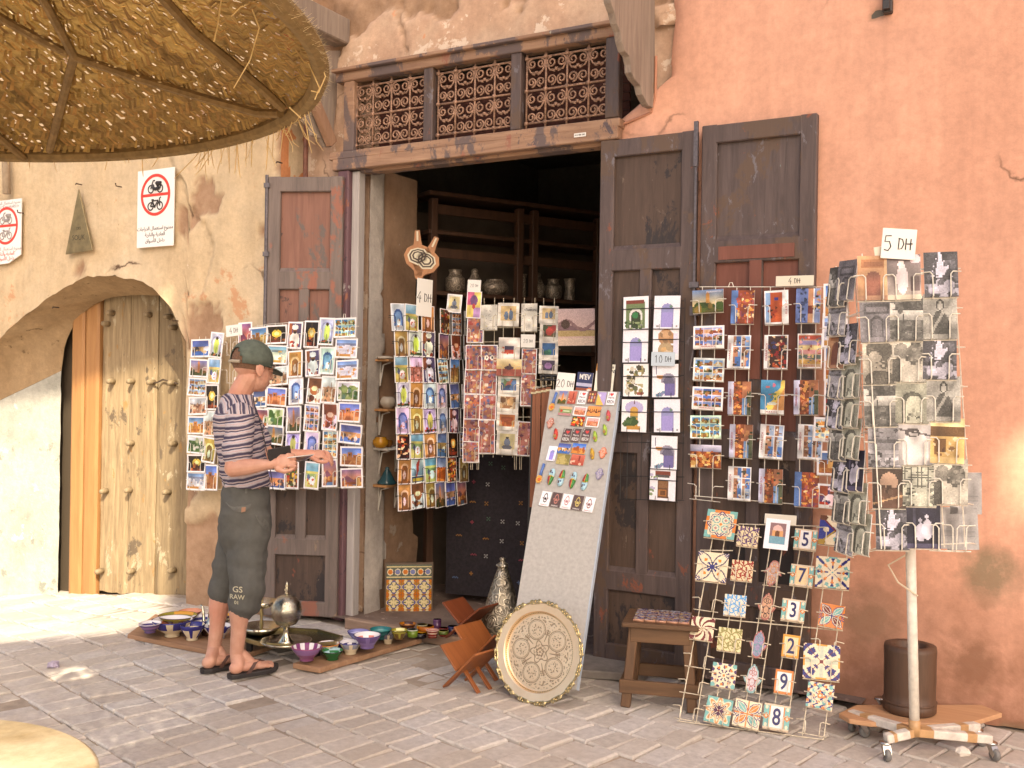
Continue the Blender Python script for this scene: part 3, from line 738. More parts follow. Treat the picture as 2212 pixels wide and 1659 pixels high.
mb.obj('louvre_shutter', simple('dark_red_louvre', (0.10, 0.035, 0.028), 0.7, 0, 0.3, 30), SHOP)
mb = MB(); pp = onY(1252, 291, -0.1); mb.box((pp.x, -0.0945, pp.z), (0.075, 0.003, 0.022)); o = mb.obj('number_plate', WHITE, SHOP)
txt('015 480 389', 0.0125, 'lettering', INK, o, Matrix.Translation((pp.x, -0.097, pp.z)))
# brackets of the upper storey: right carved console board, left beam, brace and carved board
bx = onY(1408, 120).x
poly = [(-0.004 + (onX(x, y, bx).y), onX(x, y, bx).z) for x, y in ((1408, -60), (1408, 236), (1394, 230), (1381, 205), (1377, 187), (1364, 172), (1357, 158), (1356, 140), (1352, 122), (1343, 112), (1337, 92), (1333, 70), (1326, 52), (1321, 30), (1313, 8), (1308, -20), (1305, -60))]
mb = MB(); mb.prism(poly, -0.02, 0.02, Matrix.Translation((bx, 0, 0)) @ Matrix.Rotation(R(90), 4, 'Z') ); bev(mb.obj('console_board', GREYW, SHOP), 0.003)
mb = MB(); q = onY(1400, 260); mb.tube([(bx + .03, -.012, q.z + .35), (bx + .03, -.012, q.z + .12), (bx + .01, -.012, q.z + .04), (-2.28, -.03, q.z - .02)], 0.008, 6); mb.obj('cable', simple('terracotta_painted_cable', (0.44, 0.20, 0.12), 0.7), SHOP)
LX = -4.34
def lp(x, y): v = onX(x, y, LX); return v
mb = MB(); a = lp(750, 84); mb.box((LX, (a.y - 0.62) / 2, a.z + 0.02), (0.13, 0.62, 0.17), None, 0.008); mb.box((LX - 0.04, -0.33, a.z + 0.03), (0.12, 0.62, 0.20), None, 0.008); mb.obj('beam_end', GREYW, SHOP)
mb = MB(); a = lp(712, 312); b = lp(655, 185); mb.bar((LX + .02, min(a.y, -.03), a.z), (LX + .02, b.y - .06, b.z + .10), 0.05, 0.075, 0.004); mb.obj('brace', wood('brown_brace_wood', (0.22, 0.12, 0.07), (0.36, 0.21, 0.13), 'z', 0.8, 0.8), SHOP)
poly = [(onX(x, y, LX - .03).y, onX(x, y, LX - .03).z) for x, y in ((737, 110), (712, 318), (700, 318), (690, 300), (672, 292), (668, 275), (655, 262), (646, 235), (630, 215), (600, 190), (590, 110))]
mb = MB(); mb.prism(poly, -0.015, 0.015, Matrix.Translation((LX - .03, 0, 0)) @ Matrix.Rotation(R(90), 4, 'Z')); mb.obj('console_board', GREYW, SHOP)
mb = MB(); a = onY(661, 300, -0.10); mb.tube([(a.x, -.1, 2.75), (a.x, -.1, 5.0)], 0.017, 8); mb.obj('drain_pipe', simple('rust_brown_pipe', (0.17, 0.07, 0.045), 0.65, 0.2, 0.35, 30), SHOP)
mb = MB(); a = onY(1917, 15, -0.04); mb.box((a.x, -0.03, a.z + .10), (0.045, 0.05, 0.26), None, 0.006); mb.box((a.x, -0.065, a.z), (0.03, 0.03, 0.04)); mb.obj('wall_bracket', simple('dark_bracket_iron', (0.06, 0.055, 0.055), 0.5, 0.5), SHOP)
# stone step at the door foot
mb = MB(); mb.prism([(-2.62, -0.48), (-1.98, -0.27), (-2.02, -0.02), (-2.7, -0.1)], 0.0, 0.045, Matrix.Rotation(R(0), 4, 'X') @ Matrix(((1, 0, 0, 0), (0, 0, 1, 0), (0, 1, 0, 0), (0, 0, 0, 1))))
o = bev(mb.obj('door_step', simple('grey_step_stone', (0.22, 0.195, 0.175), 0.9, 0, 0.25, 12, 0.3), SHOP), 0.006)

# ================================================================ printed pictures
class Im:
    """a small printed picture; u runs left to right, v bottom to top"""
    def __init__(s, w, h, seed=0):
        s.w, s.h = w, h; s.r = np.random.RandomState(seed)
        s.U, s.V = np.meshgrid((np.arange(w) + 0.5) / w, (np.arange(h) + 0.5) / h); s.a = np.ones((h, w, 3))
    def put(s, mask, c, t=1.0):
        c = np.array(c); s.a[mask] = s.a[mask] * (1 - t) + c * t; return s
    def fill(s, c): s.a[:] = c; return s
    def grad(s, c0, c1, lo=0.0, hi=1.0):
        t = np.clip((s.V - lo) / (hi - lo), 0, 1)[..., None]; m = (s.V >= lo) & (s.V <= hi + 1e-6)
        g = np.array(c0) * (1 - t) + np.array(c1) * t; s.a[m] = g[m]; return s
    def rect(s, x0, y0, x1, y1, c, t=1.0): return s.put((s.U >= x0) & (s.U <= x1) & (s.V >= y0) & (s.V <= y1), c, t)
    def ell(s, x, y, rx, ry, c, t=1.0): return s.put(((s.U - x) / rx) ** 2 + ((s.V - y) / ry) ** 2 <= 1, c, t)
    def arch(s, x, w, y0, y1, c, t=1.0):
        return s.put((abs(s.U - x) <= w / 2) & (s.V >= y0) & ((s.V <= y1) | (((s.U - x) / (w / 2)) ** 2 + ((s.V - y1) / (w * 0.45 * s.w / s.h)) ** 2 <= 1)), c, t)
    def tri(s, x, w, y0, y1, c): return s.put((s.V >= y0) & (s.V <= y1) & (abs(s.U - x) <= w / 2 * (y1 - s.V) / (y1 - y0)), c)
    def dots(s, n, cols, x0=0, y0=0, x1=1, y1=1, r=0.05, t=1.0):
        for _ in range(n):
            s.ell(x0 + (x1 - x0) * s.r.rand(), y0 + (y1 - y0) * s.r.rand(), r * (0.5 + s.r.rand()), r * (0.4 + s.r.rand()) * s.w / s.h, cols[s.r.randint(len(cols))], t)
        return s
    def grain(s, k=0.06): s.a = np.clip(s.a + (s.r.rand(s.h, s.w, 1) - 0.5) * 2 * k, 0, 1); return s
    def frame(s, c, b=0.07):
        bx = b; by = b * s.w / s.h; return s.put((s.U < bx) | (s.U > 1 - bx) | (s.V < by) | (s.V > 1 - by), c)
SKY = [(0.25, 0.45, 0.78), (0.45, 0.62, 0.86), (0.62, 0.72, 0.88), (0.80, 0.70, 0.62)]
OCH = [(0.80, 0.52, 0.22), (0.72, 0.42, 0.16), (0.85, 0.62, 0.30), (0.62, 0.33, 0.14)]
PAPER = (0.93, 0.92, 0.93)
def d_kasbah(i):
    i.grad((0.60, 0.72, 0.90), (0.22, 0.40, 0.78), 0.4, 1); i.rect(0, 0, 1, 0.45, (0.74, 0.47, 0.2)); i.dots(14, OCH, 0, 0, 1, .4, .12)
    for x, w, h in ((.2, .2, .62), (.42, .22, .72), (.66, .2, .6), (.85, .16, .68)): i.rect(x - w / 2, .3, x + w / 2, h, OCH[i.r.randint(4)]); i.rect(x - .03, h - .16, x + .02, h - .08, (.3, .15, .06))
def d_town(i):
    i.grad((0.75, 0.85, 0.95), (0.30, 0.52, 0.82), 0.5, 1); i.rect(0, .62, 1, .74, (.45, .5, .62)); i.rect(0, 0, 1, .62, (.9, .9, .9))
    i.dots(26, [(.96, .96, .97), (.8, .82, .86), (.55, .6, .68), (.86, .6, .25)], 0, .1, 1, .65, .08); i.rect(0, 0, .7, .2, (.85, .58, .2))
def d_minaret(i):
    i.grad((0.95, 0.72, 0.45), (0.38, 0.45, 0.72), 0.25, 1); i.rect(0, 0, 1, .3, (.35, .3, .1)); i.rect(.43, .2, .56, .82, (.86, .52, .22)); i.rect(.47, .82, .52, .92, (.8, .45, .2)); i.dots(18, [(.2, .26, .08), (.3, .33, .1), (.5, .35, .12)], 0, .02, 1, .36, .1)
def d_robe(i):
    i.fill((.78, .74, .86)); i.arch(.5, .74, .12, .62, (.62, .58, .78)); i.arch(.5, .62, .12, .6, (.82, .80, .90)); i.ell(.52, .46, .2, .30, (.82, .86, .30)); i.ell(.52, .76, .09, .07, (.25, .15, .12)); i.rect(0, .05, 1, .16, (.25, .3, .14)); i.dots(10, [(.8, .2, .15), (.15, .2, .1), (.9, .5, .2)], .05, .08, .95, .22, .06); i.rect(.5, .15, .54, .4, (.4, .45, .12))
def d_oarch(i):
    i.fill((.80, .60, .24)); i.arch(.5, .56, .1, .6, (.93, .83, .60)); i.arch(.5, .42, .1, .56, (.55, .36, .14)); i.ell(.48, .34, .1, .16, (.85, .84, .8)); i.rect(0, 0, 1, .12, (.6, .38, .15)); i.dots(8, OCH, 0, 0, 1, 1, .06, .6)
def d_barch(i):
    i.fill((.86, .86, .93)); i.arch(.5, .6, .18, .62, (.22, .34, .66)); i.arch(.5, .44, .18, .58, (.45, .60, .86)); i.ell(.52, .32, .12, .13, (.92, .93, .96)); i.rect(.25, .1, .75, .2, (.7, .66, .7)); i.dots(6, [(.85, .55, .3), (.3, .35, .6)], .2, .12, .8, .5, .05)
def d_spice(i):
    i.fill((.35, .16, .08)); i.dots(60, [(.88, .35, .08), (.75, .12, .08), (.93, .68, .12), (.5, .2, .1), (.25, .3, .12), (.9, .8, .6)], 0, 0, 1, 1, .09)
def d_dune(i):
    i.grad((.55, .68, .88), (.25, .42, .75), .55, 1); i.rect(0, 0, 1, .58, (.86, .45, .12)); i.put(i.V < .3 + .25 * i.U, (.72, .33, .08)); i.put(i.V < .18 - .1 * i.U, (.93, .58, .2)); i.dots(6, [(.2, .1, .05)], .2, .45, .8, .6, .03)
def d_multi(i):
    i.fill((.90, .88, .86)); n = 3; m = 3 if i.h <= i.w else 4
    for a in range(n):
        for b in range(m):
            x0, y0 = .06 + .9 * a / n, .06 + .9 * b / m; x1, y1 = x0 + .9 / n - .03, y0 + .9 / m - .025
            s = SKY[i.r.randint(3)]; g = [(.8, .5, .25), (.72, .35, .18), (.35, .42, .2), (.88, .72, .5), (.5, .2, .12)][i.r.randint(5)]
            i.rect(x0, y0, x1, y1, s); i.rect(x0, y0, x1, y0 + (y1 - y0) * (.3 + .35 * i.r.rand()), g); i.dots(5, OCH + [(.2, .25, .1), (.9, .85, .75)], x0 + .03, y0 + .02, x1 - .03, y0 + (y1 - y0) * .6, .05)
def d_sunset(i):
    i.grad((.93, .55, .25), (.42, .30, .58), .3, 1); i.rect(0, 0, 1, .36, (.55, .25, .1)); i.tri(.3, .9, .3, .62, (.48, .25, .35)); i.tri(.8, .7, .3, .55, (.55, .28, .28)); i.rect(.3, .0, .7, .18, (.3, .42, .62)); i.dots(12, OCH, 0, 0, 1, .35, .1)
def d_garden(i):
    i.grad((.75, .80, .78), (.85, .86, .88), .6, 1); i.rect(0, 0, 1, .72, (.35, .48, .22)); i.dots(26, [(.22, .36, .12), (.5, .6, .28), (.65, .7, .5), (.3, .45, .35), (.8, .8, .7)], 0, .05, 1, .75, .1)
def d_lantern(i):
    i.fill((.14, .09, .07)); i.ell(.5, .55, .24, .2, (.95, .72, .2)); i.ell(.5, .55, .12, .1, (1, .93, .6)); i.rect(.2, .1, .8, .2, (.6, .2, .08)); i.dots(10, [(.5, .25, .08), (.8, .35, .1), (.3, .1, .05)], .05, .05, .95, .4, .08); i.rect(.47, .7, .53, 1, (.3, .2, .1))
def d_portrait(i):
    i.fill((.32, .26, .45)); i.rect(0, .5, .3, 1, (.6, .3, .15)); i.ell(.5, .3, .34, .32, (.9, .9, .92)); i.ell(.5, .68, .15, .13, (.45, .26, .15)); i.ell(.5, .8, .22, .1, (.88, .87, .9)); i.ell(.5, .6, .1, .05, (.15, .1, .08)); i.dots(6, [(.7, .2, .1), (.2, .2, .4)], .1, .05, .9, .3, .08)
def d_boats(i):
    i.grad((.40, .52, .80), (.28, .30, .55), .55, 1); i.rect(0, .3, 1, .58, (.80, .58, .3)); i.rect(0, 0, 1, .34, (.25, .42, .70)); i.dots(14, [(.9, .7, .35), (.95, .9, .85), (.3, .25, .25)], .1, .22, .9, .5, .07)
def d_pots(i):
    i.fill((.88, .86, .86)); i.rect(.0, .55, 1, 1, (.5, .26, .14)); i.ell(.5, .5, .3, .18, (.72, .35, .14)); i.ell(.5, .56, .2, .09, (.93, .85, .65)); i.ell(.35, .2, .2, .12, (.45, .2, .12)); i.dots(8, [(.75, .3, .1), (.9, .6, .3), (.3, .12, .08)], .1, .05, .9, .3, .08)
def d_city(i):
    i.grad((.86, .80, .90), (.75, .76, .90), .55, 1); i.rect(0, 0, 1, .6, (.78, .48, .36)); i.dots(40, [(.86, .6, .5), (.55, .3, .22), (.9, .75, .65), (.4, .3, .25)], 0, .0, 1, .62, .06); i.rect(.62, .55, .66, .75, (.6, .4, .35))
def d_fesposter(i):
    i.fill((.16, .08, .10)); i.rect(.2, .86, .8, .95, (.86, .62, .2)); i.dots(24, [(.9, .55, .12), (.8, .25, .1), (.95, .85, .7), (.4, .12, .1)], .1, .1, .9, .8, .1)
def d_agadir(i):
    i.grad((.5, .68, .88), (.88, .9, .93), .3, 1); i.ell(.5, .6, .1, .2, (.80, .2, .14)); i.ell(.62, .82, .07, .05, (.75, .2, .15)); i.put(abs(i.U - .3 - .4 * i.V) < .05, (.8, .2, .15)); i.rect(0, .06, 1, .26, (.12, .25, .55)); i.rect(.1, .09, .9, .2, (.95, .78, .2))
def d_field(i):
    i.grad((.35, .62, .78), (.55, .76, .86), .62, 1); i.rect(0, 0, 1, .65, (.80, .76, .35)); i.put((i.V > .35) & (i.V < .55) & (i.U < .8), (.55, .66, .35)); i.ell(.55, .3, .2, .16, (.85, .87, .9)); i.ell(.3, .42, .1, .1, (.3, .35, .55)); i.dots(6, [(.8, .3, .15)], .2, .1, .8, .4, .05)
DES = {  # design: (painter, words used to describe it)
 'kasbah': (d_kasbah, 'orange kasbah'), 'town': (d_town, 'white seaside town'), 'minaret': (d_minaret, 'minaret at dusk'), 'robe': (d_robe, 'yellow robed figure'), 'oarch': (d_oarch, 'ochre archway'),
 'barch': (d_barch, 'blue archway'), 'spice': (d_spice, 'spice market'), 'dune': (d_dune, 'desert dune'), 'multi': (d_multi, 'many-view'), 'sunset': (d_sunset, 'purple sunset'), 'garden': (d_garden, 'green garden'),
 'lantern': (d_lantern, 'glowing lantern'), 'portrait': (d_portrait, 'turbaned figure'), 'boats': (d_boats, 'harbour'), 'pots': (d_pots, 'clay pots'), 'city': (d_city, 'pink city view'), 'fes': (d_fesposter, 'dark travel poster'), 'agadir': (d_agadir, 'red diver poster'), 'field': (d_field, 'yellow field')}
# old black and white photographs
def bw(fn, tone=(1, .97, .93)):
    def g(i):
        fn(i); i.grain(0.07); l = i.a.mean(axis=2, keepdims=True) * .78 + .12; i.a = np.clip(l * np.array(tone), 0, 1)
    return g
def b_trees(i):
    i.fill((.16, .16, .17)); i.tri(.5, .7, .42, 1.15, (.92, .92, .92)); i.dots(40, [(.1, .1, .1), (.2, .2, .2), (.32, .32, .32)], 0, .3, 1, 1, .1); i.tri(.48, .3, .5, 1.1, (.9, .9, .9)); i.rect(0, .1, 1, .3, (.55, .55, .55)); i.dots(16, [(.75, .75, .75), (.3, .3, .3), (.85, .85, .85)], 0, .02, 1, .32, .12)
def b_arch(i):
    i.grad((.5, .5, .5), (.36, .36, .36), 0, 1); i.rect(.1, .62, .9, .86, (.22, .22, .22)); i.rect(.18, .68, .82, .78, (.42, .42, .42)); i.arch(.5, .4, .1, .46, (.2, .2, .2)); i.arch(.5, .3, .1, .42, (.33, .33, .33)); i.rect(0, 0, 1, .12, (.46, .46, .46))
def b_lake(i):
    i.grad((.62, .62, .62), (.9, .9, .9), .45, .7); i.rect(0, .68, 1, 1, (.2, .2, .2)); i.dots(12, [(.3, .3, .3), (.75, .75, .75), (.15, .15, .15)], 0, .7, 1, 1, .12); i.rect(0, 0, 1, .46, (.32, .32, .32)); i.dots(26, [(.2, .2, .2), (.42, .42, .42), (.5, .5, .5)], 0, 0, 1, .45, .07); i.rect(.4, .4, .43, .6, (.2, .2, .2))
def b_face(i):
    i.grad((.6, .6, .6), (.85, .85, .85)); i.ell(.5, .75, .4, .26, (.28, .28, .28)); i.ell(.36, .46, .24, .27, (.66, .66, .66)); i.ell(.62, .45, .12, .13, (.35, .35, .35)); i.ell(.5, .1, .45, .2, (.25, .25, .25)); i.dots(8, [(.2, .2, .2), (.8, .8, .8)], .3, .3, .8, .8, .04)
def b_two(i):
    i.fill((.86, .86, .86)); i.ell(.68, .62, .24, .27, (.42, .42, .42)); i.ell(.25, .68, .22, .18, (.5, .5, .5)); i.ell(.62, .15, .4, .3, (.75, .75, .75)); i.rect(0, 0, .25, .5, (.25, .25, .25)); i.dots(10, [(.25, .25, .25), (.6, .6, .6)], .4, .4, .95, .95, .06)
def b_gate(i):
    i.grad((.55, .55, .52), (.72, .72, .68)); i.arch(.5, .62, .0, .5, (.3, .3, .28)); i.arch(.55, .46, .0, .46, (.80, .80, .76)); i.dots(12, [(.3, .3, .3), (.6, .6, .58)], .35, .05, .75, .3, .05)
def b_woman(i):
    i.grad((.5, .5, .5), (.74, .74, .74)); i.ell(.5, .3, .26, .34, (.2, .2, .2)); i.ell(.5, .76, .12, .13, (.16, .16, .16)); i.ell(.5, .74, .07, .09, (.75, .75, .75)); i.put(abs(i.U - i.V * .8 - .12) < .05, (.55, .55, .55)); i.rect(0, 0, 1, .1, (.6, .6, .6))
def b_wall(i):
    i.fill((.58, .58, .6)); i.rect(0, .55, 1, .62, (.34, .34, .36)); i.rect(.1, .62, .35, .95, (.45, .45, .47)); i.rect(0, .3, 1, .38, (.72, .72, .74)); i.dots(30, [(.22, .22, .22), (.36, .36, .38), (.8, .8, .8)], 0, 0, 1, .34, .06); i.dots(8, [(.25, .25, .25)], 0, .55, 1, .95, .05)
def b_camel(i):
    i.grad((.6, .58, .58), (.75, .72, .72)); i.ell(.5, .3, .4, .5, (.82, .79, .78)); i.ell(.42, .72, .22, .1, (.3, .27, .27)); i.ell(.45, .70, .15, .06, (.72, .69, .68)); i.put(abs(i.V - .72 + .15 * (i.U - .5)) < .02, (.3, .27, .27))
def b_bowed(i):
    i.fill((.24, .18, .15)); i.ell(.5, .58, .26, .22, (.70, .55, .45)); i.ell(.5, .2, .42, .28, (.38, .25, .19)); i.dots(8, [(.45, .32, .25), (.3, .2, .15)], .2, .1, .8, .5, .07); i.put(abs(i.V - .1 - .2 * i.U) < .02, (.75, .58, .4))
def b_souk(i):
    i.fill((.86, .68, .36)); i.rect(0, .6, 1, .8, (.4, .26, .12)); i.rect(0, .8, 1, 1, (.93, .82, .55)); i.rect(.1, .25, .45, .55, (.5, .32, .14)); i.dots(14, [(.35, .2, .1), (.9, .8, .6), (.55, .36, .18)], .1, .15, .9, .55, .06); i.rect(0, 0, 1, .14, (.9, .74, .45))
def b_roof(i):
    i.fill((.74, .74, .66))
    for k in range(9): i.put(abs(i.V - .45 - .06 * k - .1 * (i.U - .5) ** 2) < .008, (.25, .25, .22)); i.put((abs(i.U - .1 * k - .05) < .012) & (i.V > .4), (.3, .3, .27))
    i.dots(20, [(.15, .15, .14), (.9, .9, .85), (.4, .4, .36)], 0, 0, 1, .42, .08)
def b_veil(i):
    i.grad((.72, .66, .62), (.42, .36, .38), 0, 1); i.ell(.45, .45, .17, .34, (.92, .84, .86)); i.ell(.42, .78, .1, .09, (.93, .87, .88)); i.rect(0, 0, 1, .1, (.85, .78, .68)); i.rect(.7, .2, .95, .5, (.42, .34, .34)); i.ell(.85, .9, .16, .1, (.82, .72, .76))
def b_pair(i):
    i.fill((.13, .12, .2)); i.ell(.42, .36, .16, .2, (.75, .73, .82)); i.ell(.62, .42, .16, .22, (.82, .8, .88)); i.ell(.4, .62, .05, .05, (.7, .68, .76)); i.ell(.6, .7, .05, .05, (.75, .73, .8)); i.rect(.2, .5, .26, 1, (.25, .24, .34)); i.rect(0, 0, 1, .12, (.3, .28, .42))
def b_brownarch(i):
    i.fill((.78, .55, .36)); i.rect(.1, .72, .8, .92, (.68, .42, .24)); i.rect(.18, .76, .75, .86, (.58, .34, .2)); i.arch(.48, .42, .06, .52, (.55, .30, .22)); i.rect(.0, .0, 1, .1, (.72, .50, .36)); i.rect(.8, .1, 1, .9, (.85, .66, .46))
def b_back(i): i.fill((.66, .65, .66)); i.rect(.48, .1, .5, .9, (.6, .6, .62)); i.rect(.55, .3, .9, .32, (.58, .58, .6)); i.rect(.55, .42, .9, .44, (.58, .58, .6))
BWD = {'trees': (bw(b_trees, (.97, .95, 1.06)), 'bright clearing between trees'), 'sarch': (bw(b_arch, (1.02, .98, 1.04)), 'stone doorway'), 'lake': (bw(b_lake, (1, .98, .94)), 'stormy lake'), 'face': (bw(b_face, (1.02, .96, .86)), 'head with big earring'),
 'two': (bw(b_two, (1.02, .98, .9)), 'two people in the sun'), 'gate': (bw(b_gate, (1, 1, .88)), 'city gate'), 'woman': (bw(b_woman, (1.02, 1, .95)), 'standing woman'), 'wall': (bw(b_wall, (.99, .97, 1.02)), 'crowd by a wall'), 'camel': (b_camel, 'pale wrapped head'), 'bowed': (b_bowed, 'brown bowed figure'),
 'souk': (b_souk, 'golden souk'), 'roof': (bw(b_roof, (1, 1, .9)), 'lattice roof'), 'veil': (b_veil, 'veiled pink figure'), 'pair': (b_pair, 'seated pair'), 'brown': (b_brownarch, 'brown doorway'), 'blank': (b_back, 'turned-over')}
# paintings and watercolours
def p_abs(i):
    i.fill((.66, .36, .30)); i.dots(46, [(.76, .36, .18), (.66, .2, .17), (.80, .56, .28), (.48, .36, .52), (.72, .46, .50), (.3, .32, .52), (.84, .74, .66), (.42, .16, .24)], 0, 0, 1, 1, .09)
def p_abs2(i): p_abs(i); i.ell(.35, .5, .13, .1, (.95, .9, .85)); i.ell(.68, .5, .13, .1, (.95, .9, .85)); i.ell(.35, .5, .05, .04, (.1, .1, .15)); i.ell(.68, .5, .05, .04, (.1, .1, .15))
def mat_(fn):
    def g(i):
        fn(i); i.put((i.U < .16) | (i.U > .84) | (i.V < .22) | (i.V > .86), (.90, .87, .82))
    return g
def p_rider(i): i.grad((.80, .62, .30), (.86, .80, .62), .3, 1); i.rect(0, 0, 1, .42, (.60, .26, .2)); i.ell(.5, .48, .2, .1, (.3, .2, .25)); i.ell(.52, .62, .05, .1, (.35, .25, .3))
def p_green(i): i.fill((.40, .52, .30)); i.dots(20, [(.3, .45, .7), (.5, .65, .35), (.2, .3, .5), (.75, .4, .3), (.6, .75, .7)], 0, 0, 1, 1, .16)
def p_red(i): i.fill((.90, .86, .82)); i.rect(.3, .4, .7, .62, (.25, .2, .35)); i.rect(.3, .3, .7, .46, (.80, .2, .12)); i.dots(6, [(.85, .3, .15)], .2, .3, .8, .7, .06)
def p_two(i): i.fill((.86, .72, .45)); i.ell(.4, .45, .1, .2, (.35, .45, .6)); i.ell(.62, .48, .1, .22, (.3, .4, .55)); i.ell(.62, .74, .04, .04, (.7, .2, .1))
def p_sepia(i): i.fill((.72, .58, .40)); i.dots(24, [(.5, .32, .18), (.86, .75, .55), (.62, .4, .22), (.8, .6, .35)], 0, 0, 1, 1, .12)
def p_fire(i): i.fill((.80, .42, .16)); i.rect(.2, .45, .8, .75, (.60, .25, .1)); i.dots(18, [(.93, .65, .25), (.7, .3, .1), (.85, .5, .3)], 0, 0, 1, .5, .1)
def p_blue(i): i.fill((.14, .36, .62)); i.ell(.45, .35, .2, .14, (.16, .45, .35)); i.ell(.55, .45, .1, .06, (.25, .55, .4))
def p_dredbg(i): i.fill((.30, .18, .12)); i.dots(16, [(.45, .35, .15), (.7, .15, .12), (.25, .3, .15)], 0, 0, 1, 1, .14); i.ell(.5, .5, .18, .2, (.8, .2, .14))
def p_sit(i): i.fill((.85, .78, .52)); i.ell(.5, .5, .14, .2, (.45, .5, .62)); i.ell(.5, .3, .24, .1, (.35, .36, .42)); i.ell(.5, .7, .06, .06, (.25, .2, .2))
def p_map(i): i.fill((.84, .82, .77)); i.dots(60, [(.7, .68, .64), (.78, .76, .7), (.6, .58, .55), (.86, .82, .6)], 0, 0, 1, 1, .03)
def p_balloon(i): i.fill((.92, .80, .35)); i.rect(0, .5, .5, 1, (.86, .3, .5)); i.rect(.5, 0, 1, .4, (.7, .5, .75)); i.ell(.5, .66, .24, .2, (.45, .25, .5)); i.ell(.5, .45, .1, .1, (.8, .2, .2)); i.rect(.2, .08, .5, .2, (.9, .8, .3))
def p_purple(i): i.fill((.25, .2, .3)); i.ell(.5, .5, .2, .2, (.6, .4, .66))
PND = {'abs': (p_abs, 'orange and red abstract'), 'abs2': (p_abs2, 'abstract with two eyes'), 'rider': (p_rider, 'red horse rider'), 'green': (mat_(p_green), 'green robed'), 'red': (p_red, 'red and black'), 'ptwo': (mat_(p_two), 'two blue figures'), 'sepia': (mat_(p_sepia), 'sepia street'),
 'fire': (mat_(p_fire), 'fiery kasbah'), 'blue': (mat_(p_blue), 'deep blue'), 'dred': (mat_(p_dredbg), 'dark red figure'), 'sit': (mat_(p_sit), 'seated blue figure'), 'map': (p_map, 'grey street map'), 'balloon': (p_balloon, 'masked face'), 'purple': (mat_(p_purple), 'violet flower')}
def w_green(i): i.fill((.93, .92, .95)); i.rect(.1, .02, .85, .82, (.42, .50, .30)); i.rect(.12, .78, .82, .88, (.50, .20, .14)); i.arch(.5, .5, .05, .45, (.86, .85, .83)); i.arch(.5, .36, .02, .42, (.20, .25, .14)); i.ell(.48, .42, .12, .1, (.18, .5, .25)); i.dots(20, [(.3, .42, .2), (.55, .62, .4), (.2, .32, .15)], .1, .0, .85, .3, .05)
def w_lilac(i): i.fill((.92, .91, .96)); i.arch(.52, .46, .06, .60, (.55, .55, .80)); i.rect(.3, .06, .74, .5, (.60, .55, .86)); i.rect(.51, .06, .53, .66, (.42, .42, .72)); i.rect(.3, .3, .74, .315, (.45, .45, .75)); i.rect(.1, .05, .2, .12, (.6, .6, .62)); i.rect(.85, .05, .93, .12, (.62, .62, .64)); i.ell(.66, .68, .08, .03, (.4, .55, .45))
def w_olive(i): i.fill((.94, .93, .93)); i.dots(46, [(.55, .50, .30), (.72, .66, .45), (.38, .40, .25), (.80, .76, .66), (.3, .28, .2), (.62, .56, .3)], .15, .1, .85, .9, .08); i.rect(.5, .4, .8, .62, (.93, .92, .9)); i.rect(.55, .05, .8, .14, (.66, .32, .2))
def w_purple(i): i.fill((.93, .92, .96)); i.arch(.62, .56, .08, .52, (.55, .53, .62)); i.arch(.64, .42, .05, .48, (.38, .36, .48)); i.rect(.45, .05, .86, .42, (.42, .38, .66)); i.rect(.14, .7, .18, .95, (.4, .38, .5)); i.ell(.3, .62, .14, .06, (.82, .55, .25)); i.put((i.U > .18) & (i.U < .5) & (i.V > .05) & (i.V < .5 - .3 * (i.U - .2)), (.95, .94, .97)); i.dots(8, [(.5, .5, .7), (.7, .45, .4), (.4, .55, .66)], .1, .02, .5, .2, .05)
def w_orange(i): i.fill((.93, .92, .94)); i.ell(.5, .75, .36, .2, (.70, .66, .86)); i.arch(.5, .32, .1, .66, (.84, .62, .22)); i.rect(.36, .45, .64, .5, (.5, .5, .3)); i.dots(14, [(.22, .34, .16), (.3, .42, .2)], .15, .2, .55, .42, .09); i.rect(.2, .08, .75, .2, (.80, .56, .2)); i.rect(.48, .86, .51, .96, (.4, .2, .15))
def w_fountain(i): i.fill((.93, .92, .95)); i.ell(.5, .7, .3, .24, (.76, .54, .34)); i.ell(.5, .3, .3, .24, (.72, .60, .42)); i.ell(.42, .32, .12, .08, (.86, .66, .4)); i.ell(.52, .78, .16, .12, (.82, .62, .42)); i.dots(14, [(.6, .45, .3), (.88, .76, .6)], .25, .1, .8, .9, .07); i.rect(.8, .2, .95, .8, (.84, .83, .93))
def w_wood(i): i.fill((.93, .91, .95)); i.rect(.2, .76, .8, .9, (.52, .22, .16)); i.rect(.24, .70, .76, .78, (.32, .3, .3)); i.rect(.3, .08, .72, .62, (.42, .27, .16)); i.rect(.36, .14, .66, .34, (.72, .42, .16)); i.rect(.40, .18, .62, .30, (.45, .26, .12)); i.rect(.34, .38, .68, .58, (.55, .36, .2)); i.dots(8, [(.5, .6, .4), (.7, .66, .82)], .02, .15, .24, .8, .07)
WCD = {'wgreen': (w_green, 'green ivy archway'), 'wlilac': (w_lilac, 'lilac double door'), 'wolive': (w_olive, 'olive street'), 'wpurple': (w_purple, 'purple doorway'), 'worange': (w_orange, 'orange tower'), 'wfount': (w_fountain, 'brown fountain'), 'wwood': (w_wood, 'wooden door')}
def e_maroc(i):
    i.fill((.93, .92, .92)); i.rect(.06, .06, .74, .94, (.80, .30, .10)); i.rect(.06, .06, .26, .94, (.50, .66, .86)); i.dots(10, [(.3, .12, .06), (.7, .2, .08)], .2, .15, .5, .65, .06); i.ell(.5, .75, .1, .05, (.2, .2, .6))
